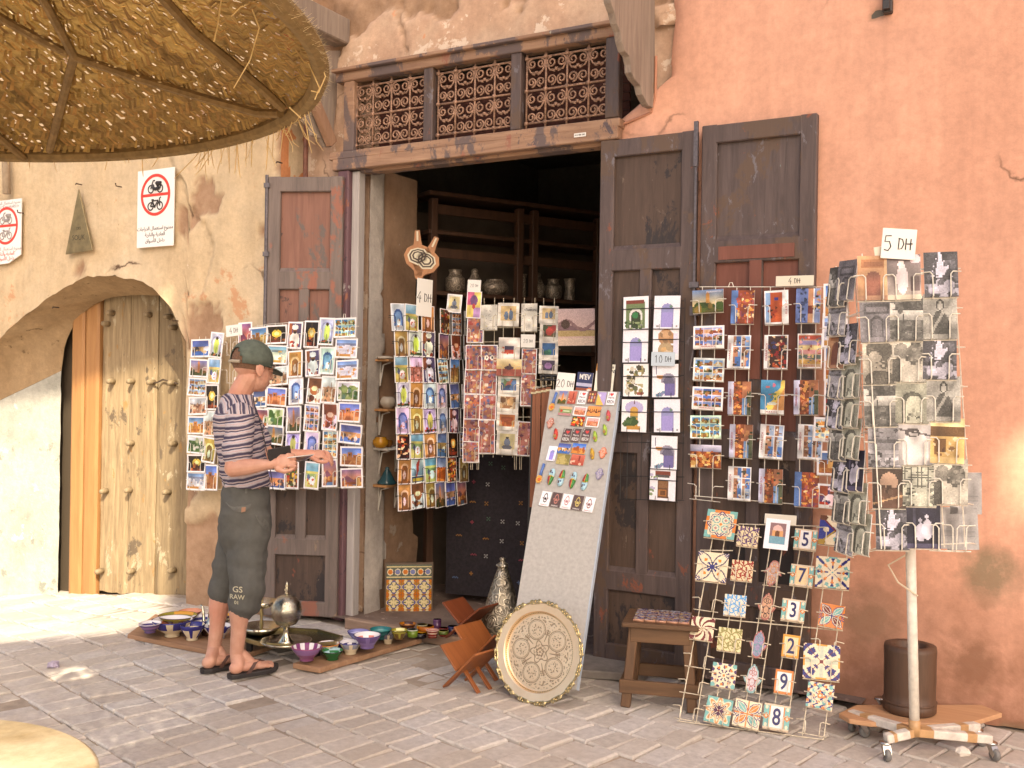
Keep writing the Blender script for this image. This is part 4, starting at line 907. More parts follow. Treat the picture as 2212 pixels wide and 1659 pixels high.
def e_carpet(i): i.fill((.25, .14, .12)); i.dots(50, [(.82, .32, .12), (.62, .12, .12), (.2, .2, .4), (.85, .7, .5), (.5, .2, .16)], 0, 0, 1, 1, .07); i.frame((.92, .9, .9), .05); i.rect(0, 0, .17, 1, (.92, .90, .90))
def e_slip(i):
    i.fill((.75, .62, .48))
    for k in range(6): i.rect(.06, .12 + .14 * k, .94, .24 + .14 * k, [(.80, .60, .25), (.35, .42, .4), (.86, .55, .55), (.88, .78, .5), (.55, .5, .7), (.75, .25, .16)][k])
    i.dots(30, [(.86, .72, .4), (.7, .25, .2), (.9, .6, .6), (.4, .45, .5)], .06, .12, .94, .95, .05); i.frame((.93, .92, .92), .05)
def e_map(i):
    i.fill((.22, .55, .76)); i.put(i.U + .75 * (1 - i.V) * 1.1 > .95 + .06 * np.sin(i.V * 18), (.93, .80, .30)); i.put(i.U + .75 * (1 - i.V) > 1.15, (.88, .58, .28)); i.ell(.3, .8, .1, .03, (.8, .4, .4)); i.ell(.55, .86, .06, .06, (.85, .4, .5)); i.ell(.5, .3, .2, .05, (.8, .82, .75)); i.dots(6, [(.4, .5, .3), (.8, .3, .3)], .4, .3, .9, .6, .05); i.rect(0, 0, 1, .12, (.93, .92, .9))
def e_night(i):
    i.grad((.55, .56, .72), (.80, .78, .86), .7, 1); i.rect(0, 0, 1, .72, (.62, .25, .08)); i.dots(60, [(.95, .70, .30), (.80, .35, .10), (.98, .85, .55), (.4, .14, .06), (.9, .5, .15)], 0, 0, 1, .68, .06); i.rect(.38, .68, .41, .84, (.4, .25, .3))
def e_nightP(i):
    i.rect(0, 0, .26, 1, (.76, .76, .88)); i.rect(.24, 0, .62, 1, (.55, .26, .12)); i.dots(50, [(.93, .62, .25), (.75, .3, .1), (.35, .18, .12), (.85, .5, .3)], .26, 0, .62, 1, .06); i.rect(.64, .5, 1, 1, (.72, .42, .26)); i.rect(.64, 0, 1, .5, (.42, .58, .80)); i.rect(.84, 0, 1, .7, (.30, .33, .22)); i.dots(8, [(.85, .55, .3), (.2, .25, .15)], .66, .1, 1, .9, .06)
def e_viewP(i):
    i.fill((.93, .92, .92))
    for a in range(2):
        for b in range(3):
            x0, y0 = .24 + .37 * a, .05 + .31 * b; i.rect(x0, y0, x0 + .35, y0 + .29, SKY[i.r.randint(3)]); i.rect(x0, y0, x0 + .35 * (.3 + .4 * i.r.rand()), y0 + .29, [(.76, .50, .34), (.70, .58, .48), (.62, .40, .26)][i.r.randint(3)])
            i.dots(5, [(.86, .66, .5), (.25, .25, .2), (.9, .88, .85), (.5, .3, .2)], x0 + .04, y0 + .03, x0 + .3, y0 + .25, .05)
def e_blueP(i):
    i.rect(0, 0, .48, 1, (.40, .50, .80)); i.dots(24, [(.25, .32, .55), (.35, .42, .7), (.2, .25, .4)], .1, 0, .48, 1, .07); i.rect(.5, .5, .72, 1, (.84, .56, .36)); i.rect(.5, .25, .72, .5, (.5, .18, .12)); i.rect(.5, 0, .72, .25, (.85, .6, .4)); i.rect(.74, 0, 1, 1, (.50, .58, .80)); i.dots(16, [(.86, .45, .4), (.8, .6, .3), (.2, .2, .2)], .74, .1, 1, .95, .06)
def e_fireP(i):
    i.rect(0, 0, .28, 1, (.32, .48, .78)); i.rect(.28, 0, 1, 1, (.62, .25, .12)); i.dots(70, [(.95, .62, .22), (.86, .35, .12), (.98, .85, .6), (.45, .2, .3), (.7, .3, .3)], .28, 0, 1, 1, .06)
EDS = {'e_maroc': (e_maroc, 'orange camel caravan'), 'e_carpet': (e_carpet, 'dark red carpet'), 'e_slip': (e_slip, 'coloured slippers'), 'e_map': (e_map, 'blue and yellow country map'), 'e_night': (e_night, 'glowing night market'), 'e_nightP': (e_nightP, 'market and garden'), 'e_viewP': (e_viewP, 'white-edged city views'), 'e_blueP': (e_blueP, 'blue palms and walls'), 'e_fireP': (e_fireP, 'fiery market')}
ALL = {}
for d in (DES, BWD, PND, WCD, EDS): ALL.update(d)
PRINT = printed()
def to_lin(a): return np.where(a <= 0.04045, a / 12.92, ((a + 0.055) / 1.055) ** 2.4)
CARDS = {}
def picture_mesh(key, img, w, h, depth=0.004, back=(0.70, 0.69, 0.67), bend=0.0, mat=None, name='postcard'):
    """a card standing in local x/z: printed front at y=-depth, white edges and back"""
    H_, W_, _ = img.shape
    xs = np.linspace(-w / 2, w / 2, W_ + 1); zs = np.linspace(-h / 2, h / 2, H_ + 1)
    X, Z = np.meshgrid(xs, zs); Y = -depth - bend * ((Z / h) ** 2 * 4)
    v = np.stack([X, Y, Z], -1).reshape(-1, 3); n = W_ + 1
    i, j = np.meshgrid(np.arange(W_), np.arange(H_)); a = (j * n + i).reshape(-1)
    f = np.stack([a, a + 1, a + n + 1, a + n], -1); c = to_lin(img.reshape(-1, 3)); nv = len(v)
    cor = [0, W_, H_ * n + W_, H_ * n]; b = [nv + k for k in range(4)]
    v = np.vstack([v, [[v[q][0], 0.0, v[q][2]] for q in cor]])
    ex = [[cor[0], b[0], b[1], cor[1]], [cor[1], b[1], b[2], cor[2]], [cor[2], b[2], b[3], cor[3]], [cor[3], b[3], b[0], cor[0]], [b[3], b[2], b[1], b[0]]]
    f = np.vstack([f, ex]); c = np.vstack([c, [back] * 5])
    me = bpy.data.meshes.new(name); nf = len(f)
    me.vertices.add(len(v)); me.vertices.foreach_set('co', v.reshape(-1)); me.loops.add(nf * 4); me.loops.foreach_set('vertex_index', f.reshape(-1).astype(np.int32))
    me.polygons.add(nf); me.polygons.foreach_set('loop_start', np.arange(nf, dtype=np.int32) * 4)
    me.update(calc_edges=True)
    at = me.color_attributes.new('col', 'FLOAT_COLOR', 'CORNER')
    cc = np.ones((nf, 4, 4), dtype=np.float32); cc[:, :, :3] = c[:, None, :]; at.data.foreach_set('color', cc.reshape(-1))
    me.materials.append(mat or PRINT); me.validate(); return me
def card_mesh(des, w, h, border=True, seed=0, bend=0.0, depth=0.004):
    key = (des, round(w, 3), round(h, 3), border, seed, bend)
    if key in CARDS: return CARDS[key]
    res = 150; W_ = max(14, int(w * res * 1.35)); H_ = max(14, int(h * res * 1.35))
    i = Im(W_, H_, (sum(map(ord, des)) * 7 + seed * 131) % 99991); ALL[des][0](i); i.grain(0.025); i.a = (i.a * .80 + i.a.mean(axis=2, keepdims=True) * .20) * .94 + .03
    g_ = i.r.rand(6, 5) * .5 + .72; yy = i.V * 4.99; xx = i.U * 3.99; y0 = yy.astype(int); x0 = xx.astype(int); fy = yy - y0; fx = xx - x0   # uneven light in the picture, its own colour cast
    sm = (g_[y0, x0] * (1 - fx) + g_[y0, x0 + 1] * fx) * (1 - fy) + (g_[y0 + 1, x0] * (1 - fx) + g_[y0 + 1, x0 + 1] * fx) * fy
    i.a = np.clip(i.a * sm[..., None] * (1 + (.18 if des in DES else 0) * (i.r.rand(1, 1, 3) - .5)), 0, 1) if des not in WCD else i.a
    if border: i.frame(PAPER, 0.065 if w < h else 0.05)
    CARDS[key] = picture_mesh(key, np.clip(i.a, 0, 1), w, h, depth, bend=bend); return CARDS[key]

WIRE_W = simple('white_coated_wire', (0.66, 0.62, 0.54), 0.45, 0.0, 0.2, 60)
WIRE_B = simple('black_wire', (0.02, 0.02, 0.022), 0.45)
WIRE_Y = simple('cream_coated_wire', (0.60, 0.53, 0.40), 0.45, 0.0, 0.25, 60)
class Rack:
    def __init__(s, name, label, mat, wire=0.0021, group=None, loc=None):
        s.o = empty(name, label, 'card rack', group); s.mb = MB(); s.mp = MB(); s.mat = mat; s.w = wire
        if loc is not None: s.o.location = loc
        s.inv = Matrix.Translation(loc).inverted() if loc is not None else Matrix()
    def seg(s, *pts): s.mb.tube([s.inv @ Vector(p) for p in pts], s.w, 4)
    def pocket(s, M, w, h, style='hook'):
        T = lambda x, y, z: s.inv @ (M @ Vector((x, y, z)))
        if style == 'hook':
            for k in (-1, 1):
                s.mp.tube([T(k * (w * .5 + .014), .004, h * .06), T(k * w * .34, -.012, h * .06), T(k * w * .27, -.0135, h * .0), T(k * w * .26, -.0135, -h * .47), T(k * w * .26, .004, -h * .52)], s.w * 0.95, 4)
            s.mp.tube([T(-w * .5, .004, -h * .52), T(w * .5, .004, -h * .52)], s.w * 0.8, 4)
        elif style == 'bar':
            s.mp.tube([T(-w * .62, -.010, h * .12), T(w * .62, -.010, h * .12)], s.w, 4); s.mp.tube([T(-w * .62, -.004, -h * .5), T(w * .62, -.004, -h * .5)], s.w, 4)
            for k in (-1, 1): s.mp.tube([T(k * w * .25, -.011, -h * .36), T(k * w * .25, -.011, -h * .51), T(k * w * .25, .004, -h * .51)], s.w * .8, 4)
    def done(s):
        if s.mb.v: s.mb.obj('wire_frame', s.mat, s.o)
        if s.mp.v: s.mp.obj('card_holders', s.mat, s.o)['kind'] = 'stuff'
def place(rack, P, px, py, des, w, h, label, group, rot=0.0, border=True, seed=0, bend=0.0, off=0.016, tilt=0.0, style='hook', name='postcard', cat='postcard'):
    M = P.mat(P.hit(px, py), R(rot), off, R(tilt))
    o = link(name, card_mesh(des, w, h, border, seed, bend), None, M); tag(o, label, cat, group)
    if rack and style: rack.pocket(M, w, h, style)
    return o
def pl(des, r, c, where): return '%s postcard, %s from top, %s column of the %s' % (ALL[des][1], ORD[r], ORD[c], where)
JR = random.Random(21)
def price(text, P, px, py, w, h, label, rot=0.0, off=0.02, size=0.04, mat=None, strike=False, wavy=0.0):
    M = P.mat(P.hit(px, py), R(rot), off); mb = MB(); mb.box((0, 0, 0), (w, 0.003, h), None, 0.0012)
    o = mb.obj('price_sign', mat or WHITE, None, mw=M); tag(o, label, 'price sign', 'handwritten price signs')
    # handwritten strokes
    k = MB(); x = -0.5 * sum(0.62 if c != ' ' else 0.3 for c in text) * size
    G = {'4': [[(.4, 1), (.05, .4), (.5, .4)], [(.38, .65), (.36, 0)]], '5': [[(.45, 1), (.1, .98), (.06, .6), (.35, .62), (.46, .3), (.3, .02), (.05, .08)]], '2': [[(.05, .8), (.25, 1), (.45, .75), (.05, .03), (.5, .05)]],
         '0': [[(.25, 1), (.05, .6), (.12, .1), (.35, .02), (.48, .45), (.38, .92), (.25, 1)]], '1': [[(.1, .75), (.28, 1), (.26, 0)]], 'D': [[(.08, .98), (.06, .02), (.35, .1), (.5, .5), (.35, .92), (.02, .98)]], 'H': [[(.06, 1), (.05, 0)], [(.46, 1), (.45, 0)], [(.0, .52), (.62, .56)]]}
    for c in text:
        if c == ' ': x += 0.3 * size; continue
        sc = size * (1.15 if c.isdigit() else 0.85)
        for st in G[c]: k.tube([(x + a * sc, -0.0022, (b - .5) * sc) for a, b in st], size * 0.042, 4)
        x += 0.62 * sc
    k.obj('handwriting', INK, o); return o

# ================================================================ postcard racks
XH = Vector((1, 0, 0)); ZU = Vector((0, 0, 1))
LS, PS = (0.172, 0.122), (0.121, 0.172)
# ---- rack A: two wire panels over the left door leaf, beside the man
def z5(x, y): return (371.6 + x * .232, 672.4 + y * .232)
PA = Plane((-4.4, -0.345, 1.4), XH, ZU)
RA = Rack('postcard_rack', 'wide white wire postcard rack hanging on the faded red door leaf', WIRE_W, loc=(-4.4, -0.30, 0.86))
L_, P_ = 'L', 'P'
colsA = [
 [(285, 345, L_, 'boats'), (270, 530, L_, 'minaret'), (258, 705, L_, 'multi'), (265, 880, L_, 'city'), (250, 1060, L_, 'kasbah'), (250, 1240, L_, 'garden'), (250, 1415, L_, 'lantern'), (240, 1580, L_, 'town')],
 [(432, 315, P_, 'robe'), (412, 555, P_, 'field'), (392, 800, P_, 'lantern'), (372, 1045, P_, 'city'), (368, 1290, P_, 'oarch'), (385, 1545, P_, 'kasbah')],
 [(700, 225, P_, 'sunset'), (690, 700, L_, 'dune'), (690, 880, L_, 'kasbah'), (690, 1060, L_, 'town'), (690, 1240, L_, 'boats'), (690, 1420, L_, 'minaret'), (690, 1580, L_, 'garden')],
 [(830, 235, L_, 'kasbah'), (815, 625, L_, 'city'), (808, 812, L_, 'boats'), (828, 990, L_, 'sunset'), (830, 1160, L_, 'spice'), (830, 1330, L_, 'multi'), (840, 1560, L_, 'dune')],
 [(995, 218, L_, 'lantern'), (1000, 405, L_, 'town'), (1003, 602, L_, 'city'), (990, 795, L_, 'kasbah'), (965, 985, L_, 'garden'), (965, 1150, L_, 'minaret'), (980, 1370, L_, 'kasbah'), (985, 1565, L_, 'boats')],
 [(1162, 225, P_, 'portrait'), (1165, 492, P_, 'oarch'), (1172, 742, P_, 'barch'), (1155, 1005, P_, 'minaret'), (1142, 1235, P_, 'robe'), (1130, 1525, P_, 'spice')],
 [(1318, 215, P_, 'lantern'), (1332, 480, P_, 'portrait'), (1345, 735, P_, 'pots'), (1322, 995, P_, 'multi'), (1322, 1240, P_, 'barch'), (1320, 1525, P_, 'field')],
 [(1460, 190, P_, 'robe'), (1466, 460, P_, 'barch'), (1480, 730, P_, 'city'), (1492, 980, P_, 'pots'), (1490, 1235, P_, 'multi'), (1490, 1505, P_, 'sunset')],
 [(1632, 155, L_, 'multi'), (1640, 345, L_, 'town'), (1648, 545, L_, 'town'), (1658, 745, L_, 'garden'), (1670, 940, L_, 'kasbah'), (1682, 1140, L_, 'boats'), (1690, 1350, L_, 'kasbah'), (1690, 1550, L_, 'sunset')]]
for ci, colm in enumerate(colsA):
    for ri, (x, y, o, d) in enumerate(colm):
        w, h = LS if o == L_ else PS; px, py = z5(x, y)
        place(RA, PA, px, py, d, w, h, pl(d, ri, ci, 'rack behind the man'), 'postcards on the rack behind the man', rot=JR.uniform(-4.5, 4.5) + (2 if ci < 2 else -1), seed=JR.randrange(12), bend=JR.choice((0, 0.004, 0.008)), tilt=JR.uniform(-5, -1))
    xs = [z5(c[0], 0)[0] for c in colm]; t = PA.hit(*z5(colm[0][0], colm[0][1] - 110)); b = PA.hit(*z5(colm[-1][0], colm[-1][1] + 105))
    for s in (-0.03, 0.03): RA.seg(t + XH * s, b + XH * s)
for (a, b) in (((180, 1668), (640, 1650)), ((930, 1650), (1800, 1640)), ((500, 225), (640, 200)), ((640, 170), (900, 120)), ((900, 120), (1720, 60))): RA.seg(PA.hit(*z5(*a)), PA.hit(*z5(*b)))
for x in (545, 600):
    RA.seg(PA.hit(*z5(x, 215)), PA.hit(*z5(x - 25, 1600)))
for y in (300, 560, 800): RA.pocket(PA.mat(PA.hit(*z5(570, y)), 0, .016), .10, .15)
p = PA.hit(*z5(1605, 70)); RA.seg(p + Vector((-.012, 0, -.01)), p + Vector((-.006, 0, .03)), p + Vector((.006, 0, .03)), p + Vector((.012, 0, -.01)))
RA.done()
price('4 DH', PA, *z5(598, 180), 0.145, 0.075, 'blank-edged 4 DH card on top of the rack behind the man', rot=-5, size=0.038)

# ---- rack B: two-sided hanging rack in the doorway
def z7(x, y): return (752.1 + x * .28, 486.6 + y * .28)
def z8(x, y): return z7(x, y + 1106)
B0 = onY(905, 880, 0.05)
PB1 = Plane(B0, (0.22, 0.975, 0), ZU); PB2 = Plane(PB1.hit(965, 880), (0.02, 1.0, 0), ZU)
RB = Rack('postcard_rack', 'tall dark wire rack of painted scene postcards inside the doorway', WIRE_B, 0.0018, loc=(-4.0, 0.05, 0.7))
rowsB = [((370, 710), (475, 715), (600, 725)), ((395, 910), (505, 910), (605, 915)), ((395, 1110), (510, 1110), (610, 1115)), ((410, 1301), (512, 1306), (615, 1311)), ((405, 1506), (515, 1506), (615, 1501)), ((410, 1701), (515, 1696), (620, 1691)), ((420, 1891), (520, 1886), (625, 1881)), ((420, 2096), (522, 2081), (632, 2074))]
desB = [('barch', 'field', 'oarch'), ('oarch', 'robe', 'portrait'), ('field', 'city', 'portrait'), ('robe', 'oarch', 'barch'), ('barch', 'oarch', 'robe'), ('fes', 'field', 'oarch'), ('oarch', 'agadir', 'field'), ('oarch', 'pots', 'oarch')]
rowsB2 = [((730, 745), (820, 755), (915, 760)), ((720, 935), (815, 940), (910, 945)), ((715, 1125), (805, 1120), (905, 1130)), ((705, 1311), (805, 1316), (895, 1321)), ((710, 1506), (800, 1506), (885, 1506)), ((705, 1691), (790, 1691), (880, 1686)), ((700, 1881), (782, 1886), (876, 1886)), ((692, 2078), (772, 2066), (858, 2061))]
desB2 = [('spice', 'multi', 'barch'), ('sunset', 'pots', 'pots'), ('multi', 'kasbah', 'lantern'), ('barch', 'boats', 'barch'), ('barch', 'portrait', 'lantern'), ('boats', 'lantern', 'multi'), ('dune', 'spice', 'oarch'), ('minaret', 'boats', 'sunset')]
for ri in range(8):
    for ci in range(3):
        d = desB[ri][ci]; place(RB, PB1, *z7(*rowsB[ri][ci]), d, 0.113, 0.172, pl(d, ri, ci, 'doorway rack'), 'postcards on the doorway rack', rot=JR.uniform(-3, 3), seed=JR.randrange(12), tilt=JR.uniform(-5, -1))
        d = desB2[ri][ci]; place(RB, PB2, *z7(*rowsB2[ri][ci]), d, 0.113, 0.166, pl(d, ri, ci + 3, 'doorway rack'), 'postcards on the doorway rack', rot=JR.uniform(-4, 4), seed=JR.randrange(12), tilt=JR.uniform(-5, -1))
for P, rows, cs in ((PB1, rowsB, (0, 1, 2)), (PB2, rowsB2, (0, 1, 2))):
    for c in cs:
        t = P.hit(*z7(rows[0][c][0], rows[0][c][1] - 60)); b = P.hit(*z7(rows[7][c][0], rows[7][c][1] + 110))
        for s in (-.03, .03): RB.seg(t + P.ex * s, b + P.ex * s)
    for r in rows: RB.seg(P.hit(*z7(r[0][0] - 55, r[0][1])) - P.n * .004, P.hit(*z7(r[2][0] + 50, r[2][1])) - P.n * .004)
RB.done()
price('4 DH', PB1, *z7(572, 560), 0.135, 0.24, 'tall 4 DH card above the doorway rack, below the painted bellows', rot=2, size=0.062)

# ---- rack C: small paintings on the rack further in
PC = Plane(onY(1110, 850, 0.42), (0.955, 0.296, 0), ZU)
RCk = Rack('print_rack', 'cream wire rack of small paintings set behind the doorway postcards', WIRE_Y, 0.002, loc=(-3.2, 0.42, 0.95))
SQ = (0.142, 0.150); PP = (0.112, 0.165)
colsC = [
 [(985, 810, 'abs', PP), (975, 1020, 'abs', PP), (965, 1205, 'abs', PP), (960, 1400, 'abs', PP), (955, 1575, 'abs', PP), (950, 1732, 'abs', PP)],
 [(1090, 712, 'map', PP), (1092, 1022, 'abs2', PP), (1086, 1212, 'abs', PP), (1082, 1404, 'abs', PP), (1072, 1630, 'abs', (0.112, 0.22))],
 [(1240, 690, 'ptwo', SQ), (1246, 956, 'red', SQ), (1250, 1098, 'rider', (0.165, 0.11)), (1242, 1235, 'green', (0.142, 0.118)), (1236, 1374, 'sepia', (0.142, 0.118)), (1230, 1512, 'fire', (0.142, 0.118)), (1230, 1676, 'sit', (0.142, 0.155))],
 [(1400, 712, 'map', (0.105, 0.18)), (1400, 1050, 'abs', (0.1, 0.165)), (1392, 1270, 'abs', (0.1, 0.21)), (1366, 1646, 'abs', (0.1, 0.22))],
 [(1550, 690, 'ptwo', (0.125, 0.11)), (1555, 822, 'dred', (0.125, 0.118)), (1550, 962, 'blue', (0.125, 0.118)), (1546, 1085, 'purple', (0.125, 0.1))]]
for ci, colm in enumerate(colsC):
    for ri, (x, y, d, s) in enumerate(colm):
        place(RCk, PC, *z7(x, y), d, s[0], s[1], '%s print, %s from top, %s column of the inner rack' % (ALL[d][1], ORD[ri], ORD[ci]), 'prints on the inner rack', rot=JR.uniform(-2, 2), seed=ri + 5 * ci, name='art_print', cat='print', border=d.startswith('abs'), tilt=JR.uniform(-4, 0), off=0.012 + (0.02 if (ci, ri) == (2, 2) else 0))
    t = PC.hit(*z7(colm[0][0], 560)); b = PC.hit(*z7(colm[0][0] - 12, 1790))
    for s in (-.035, .035): RCk.seg(t + PC.ex * s, b + PC.ex * s)
for y in (790, 900, 1480, 1760): RCk.seg(PC.hit(*z7(960, y)), PC.hit(*z7(1620, y)))
for x, y in ((952, 1800), (1000, 1800), (1290, 1800), (1330, 1800)):
    RCk.seg(PC.hit(*z7(x - 8, y - 40)), PC.hit(*z7(x - 6, y + 85)), PC.hit(*z7(x + 6, y + 85)), PC.hit(*z7(x + 8, y - 40)))
RCk.done()
place(None, PC, *z7(975, 615), 'balloon', 0.10, 0.175, 'colourful masked face print standing above the inner rack', 'prints on the inner rack', rot=3, name='art_print', cat='print')
place(None, PC, *z7(825, 605), 'sit', 0.10, 0.12, 'small blue figure print on top of the inner rack, far left', 'prints on the inner rack', rot=5, name='art_print', cat='print')
price('20 DH', PC, *z7(978, 468), 0.09, 0.075, 'small 20 DH card above the masked face print', rot=3, size=0.02)
price('20 DH', PC, *z7(1395, 895), 0.095, 0.085, 'small 20 DH card between the maps of the inner rack', rot=1, size=0.022, off=0.03)
i = Im(46, 44, 4); i.grad((.86, .72, .66), (.76, .66, .66)); i.rect(0, .25, 1, .4, (.72, .62, .42)); i.put((i.V > .4) & (i.V < .62 - .2 * i.U), (.5, .38, .4)); i.put((abs(i.V - .55 - .12 * np.sin(i.U * 7)) < .05), (.55, .42, .42)); i.ell(.2, .58, .12, .12, (.3, .22, .18)); i.rect(0, 0, 1, .2, (.86, .76, .68)); i.grain(.05)
mp = PC.mat(PC.hit(*z7(1770, 790)), R(-1), 0.05)
tag(link('landscape_print', picture_mesh(0, i.a, 0.235, 0.235, 0.006, name='landscape_print'), None, mp), 'large unframed pale desert landscape print in the shop doorway', 'print')
for k, (x, y) in enumerate(((1405, 640),)):
    o = txt('EVASIONS', 0.021, 'lettering', INK, None, PC.mat(PC.hit(*z7(1418, 656)), R(0), .024), sx=.8); tag(o, 'black EVASIONS heading over the narrow map, inner rack', 'lettering')

# ---- rack D: black wire rack with watercolours of doors
def zd(x, y): return (1309.5 + x * .24, 584 + y * .24)
PD = Plane((-2.0, -0.125, 1.3), XH, ZU)
RD = Rack('print_rack', 'narrow black wire rack of door watercolours on the dark leaf', WIRE_B, 0.0022, loc=(-2.05, -0.11, 0.72))
colsD = [[(277, 385, 'wgreen'), (272, 685, 'wlilac'), (275, 990, 'wolive'), (260, 1310, 'worange')], [(555, 380, 'wlilac'), (545, 660, 'wfount'), (540, 995, 'wpurple'), (556, 1310, 'wlilac'), (530, 1640, 'wpurple'), (517, 1922, 'wwood')]]
for ci, colm in enumerate(colsD):
    for ri, (x, y, d) in enumerate(colm):
        place(RD, PD, *zd(x, y), d, 0.147, 0.180, '%s watercolour, %s from top, %s column of the black rack' % (ALL[d][1], ORD[ri], ('left', 'right')[ci]), 'watercolours on the black rack', rot=JR.uniform(-1.5, 1.5), border=False, style='bar', name='watercolour_print', cat='print', tilt=-2, off=0.012)
for x in (135, 400, 695): RD.seg(PD.hit(*zd(x + 15, 250)), PD.hit(*zd(x - 10, 2060)))
for x in (190, 315, 470, 600): RD.seg(PD.hit(*zd(x + 5, 1400)), PD.hit(*zd(x - 5, 2060)))
for y in (265, 330, 635, 935, 1240, 1545, 1850, 2060): RD.seg(PD.hit(*zd(140, y)) + PD.n * .002, PD.hit(*zd(705, y + 10)) + PD.n * .002)
RD.done()
price('10 DH', PD, *zd(532, 800), 0.135, 0.075, 'pale blue 10 DH card tucked into the black rack', rot=1, size=0.035, off=0.034, mat=simple('pale_blue_card', (0.50, 0.58, 0.66), 0.6))

# ---- rack E: white rack of city postcards on the red panelled leaf
PE = Plane((-1.4, -0.135, 1.3), XH, ZU)
RE = Rack('postcard_rack', 'white wire rack of sunny city postcards hung on the red panelled leaf', WIRE_W, 0.0024, loc=(-1.4, -0.12, 0.72))
colsE = [
 [(925, 280, L_, 'minaret'), (932, 602, L_, 'multi'), (932, 893, L_, 'multi'), (922, 1152, L_, 'multi'), (905, 1408, L_, 'multi'), (905, 1672, L_, 'e_night')],
 [(1237, 332, P_, 'e_fireP'), (1204, 735, P_, 'e_viewP'), (1208, 1150, P_, 'e_nightP'), (1222, 1536, P_, 'e_nightP'), (1208, 1915, P_, 'e_viewP')],
 [(1541, 335, P_, 'e_maroc'), (1536, 735, P_, 'e_carpet'), (1505, 1140, P_, 'e_map'), (1496, 1540, P_, 'e_viewP'), (1488, 1938, P_, 'e_nightP')],
 [(1825, 320, P_, 'e_blueP'), (1840, 725, P_, 'e_slip'), (1806, 1142, P_, 'e_nightP'), (1842, 1542, P_, 'e_viewP'), (1812, 1970, P_, 'e_fireP')],
 [(2075, 275, P_, 'kasbah'), (2065, 540, P_, 'town'), (2080, 840, P_, 'dune'), (2080, 1150, P_, 'spice'), (2030, 1435, L_, 'multi'), (2060, 1735, L_, 'kasbah'), (2065, 2035, L_, 'portrait')]]
TXT_E = {(0, 1): 'MARRAKECH', (0, 3): 'MARRAKECH', (1, 1): 'MARRAKECH', (2, 0): 'M A R O C', (2, 1): 'MARRAKECH', (2, 2): 'M A R O C', (3, 1): 'M A R O C', (1, 2): 'MARRAKECH', (3, 2): 'MARRAKECH', (1, 3): 'MARRAKECH', (2, 3): 'MARRAKECH', (3, 3): 'MARRAKECH', (1, 4): 'MARRAKECH', (2, 4): 'MARRAKECH', (0, 0): 'MARRAKECH', (0, 5): 'MARRAKECH', (4, 4): 'MAROC', (4, 6): 'MAROC', (0, 4): 'MARRAKECH'}
REDI = simple('red_print_ink', (0.36, 0.05, 0.06), 0.6); LILI = simple('pale_print_ink', (0.68, 0.66, 0.74), 0.6)
for ci, colm in enumerate(colsE):
    for ri, (x, y, o, d) in enumerate(colm):
        w, h = (0.168, 0.120) if o == L_ else (0.121, 0.172)
        c = place(RE, PE, *zd(x, y), d, w, h, pl(d, ri, ci, 'red leaf rack'), 'postcards on the red leaf rack', rot=JR.uniform(-2, 2), seed=ri + 7 * ci, border=(ci == 4 or (ci, ri) in ((0, 1), (0, 3))), tilt=JR.uniform(-4, 0))
        tx = TXT_E.get((ci, ri))
        if tx:
            if o == L_: 
                low = (ci, ri) not in ((0, 0), (0, 5), (0, 4))
                if low: MB().box((0, -.0045, -h * .42), (w * .96, .001, h * .12)).obj('caption_strip', WHITE, c)
                txt(tx, h * .11, 'lettering', REDI if low else LILI, c, Matrix.Translation((0 if low else w * .2, -.0056, -h * .42 if low else h * .4)), sx=1.05)
            elif d in ('e_map', 'e_slip'): txt(tx, h * .075, 'lettering', REDI, c, Matrix.Translation((0, -.0052, -h * .445)))
            else:
                s = 1 if d == 'e_maroc' else -1
                txt(tx, w * .115, 'lettering', REDI, c, Matrix.Translation((s * w * (.42 if s > 0 else .39), -.0052, 0)) @ Matrix.Rotation(R(-90), 4, 'Y'), sx=1.1)
    for s in (-.036, .036):
        a = PE.hit(*zd(colm[0][0], 150)); b = PE.hit(*zd(colm[-1][0] - 10, 2060 if ci else 2040)); RE.seg(a + XH * s, b + XH * s)
for a, b in (((840, 148), (2110, 150)), ((1060, 1100), (2010, 1128)), ((790, 2030), (1960, 2125))): RE.seg(PE.hit(*zd(*a)), PE.hit(*zd(*b)))
RE.pocket(PE.mat(PE.hit(*zd(900, 1945)), R(2), .016), .168, .14)
for x in (1123, 2022):
    p = PE.hit(*zd(x, 148)); RE.seg(p + Vector((-.014, 0, 0)), p + Vector((-.006, 0, .022)), p + Vector((.006, 0, .022)), p + Vector((.014, 0, 0)))
RE.done()
price('4 DH', PE, *zd(1705, 98), 0.19, 0.052, 'cream 4 DH plate on the top bar of the red leaf rack', rot=0.5, size=0.03, mat=simple('cream_plate', (0.70, 0.64, 0.52), 0.5))

# ---- rack F: leaning wire rack of painted tiles
FB0 = onZ(1465, 1556, 0.01); FB1 = onZ(1782, 1596, 0.01); FT = onY(1690, 1140, -0.21)
PF = Plane(FB0, FB1 - FB0, FT - (FB0 + FB1) / 2)
RF = Rack('tile_rack', 'low cream wire rack of painted tiles leaning on the red panelled leaf', WIRE_Y, 0.0027, loc=tuple((FB0 + FB1) / 2))
def zf(x, y): return (1451 + x * .176, 1088.3 + y * .176)
def zg(x, y): return (1238.7 + x * .28, 1238.7 + y * .28)
NAVY, TEAL, ORA, CRM, MAR, OLV, SKYB = (.16, .16, .42), (.45, .66, .64), (.80, .48, .22), (.86, .80, .68), (.42, .16, .14), (.55, .50, .25), (.35, .60, .78)
def sym(i):
    X = abs(i.U - .5) * 2; Y = abs(i.V - .5) * 2; return np.maximum(X, Y), np.minimum(X, Y), np.hypot(X, Y), np.arctan2(i.V - .5, i.U - .5)
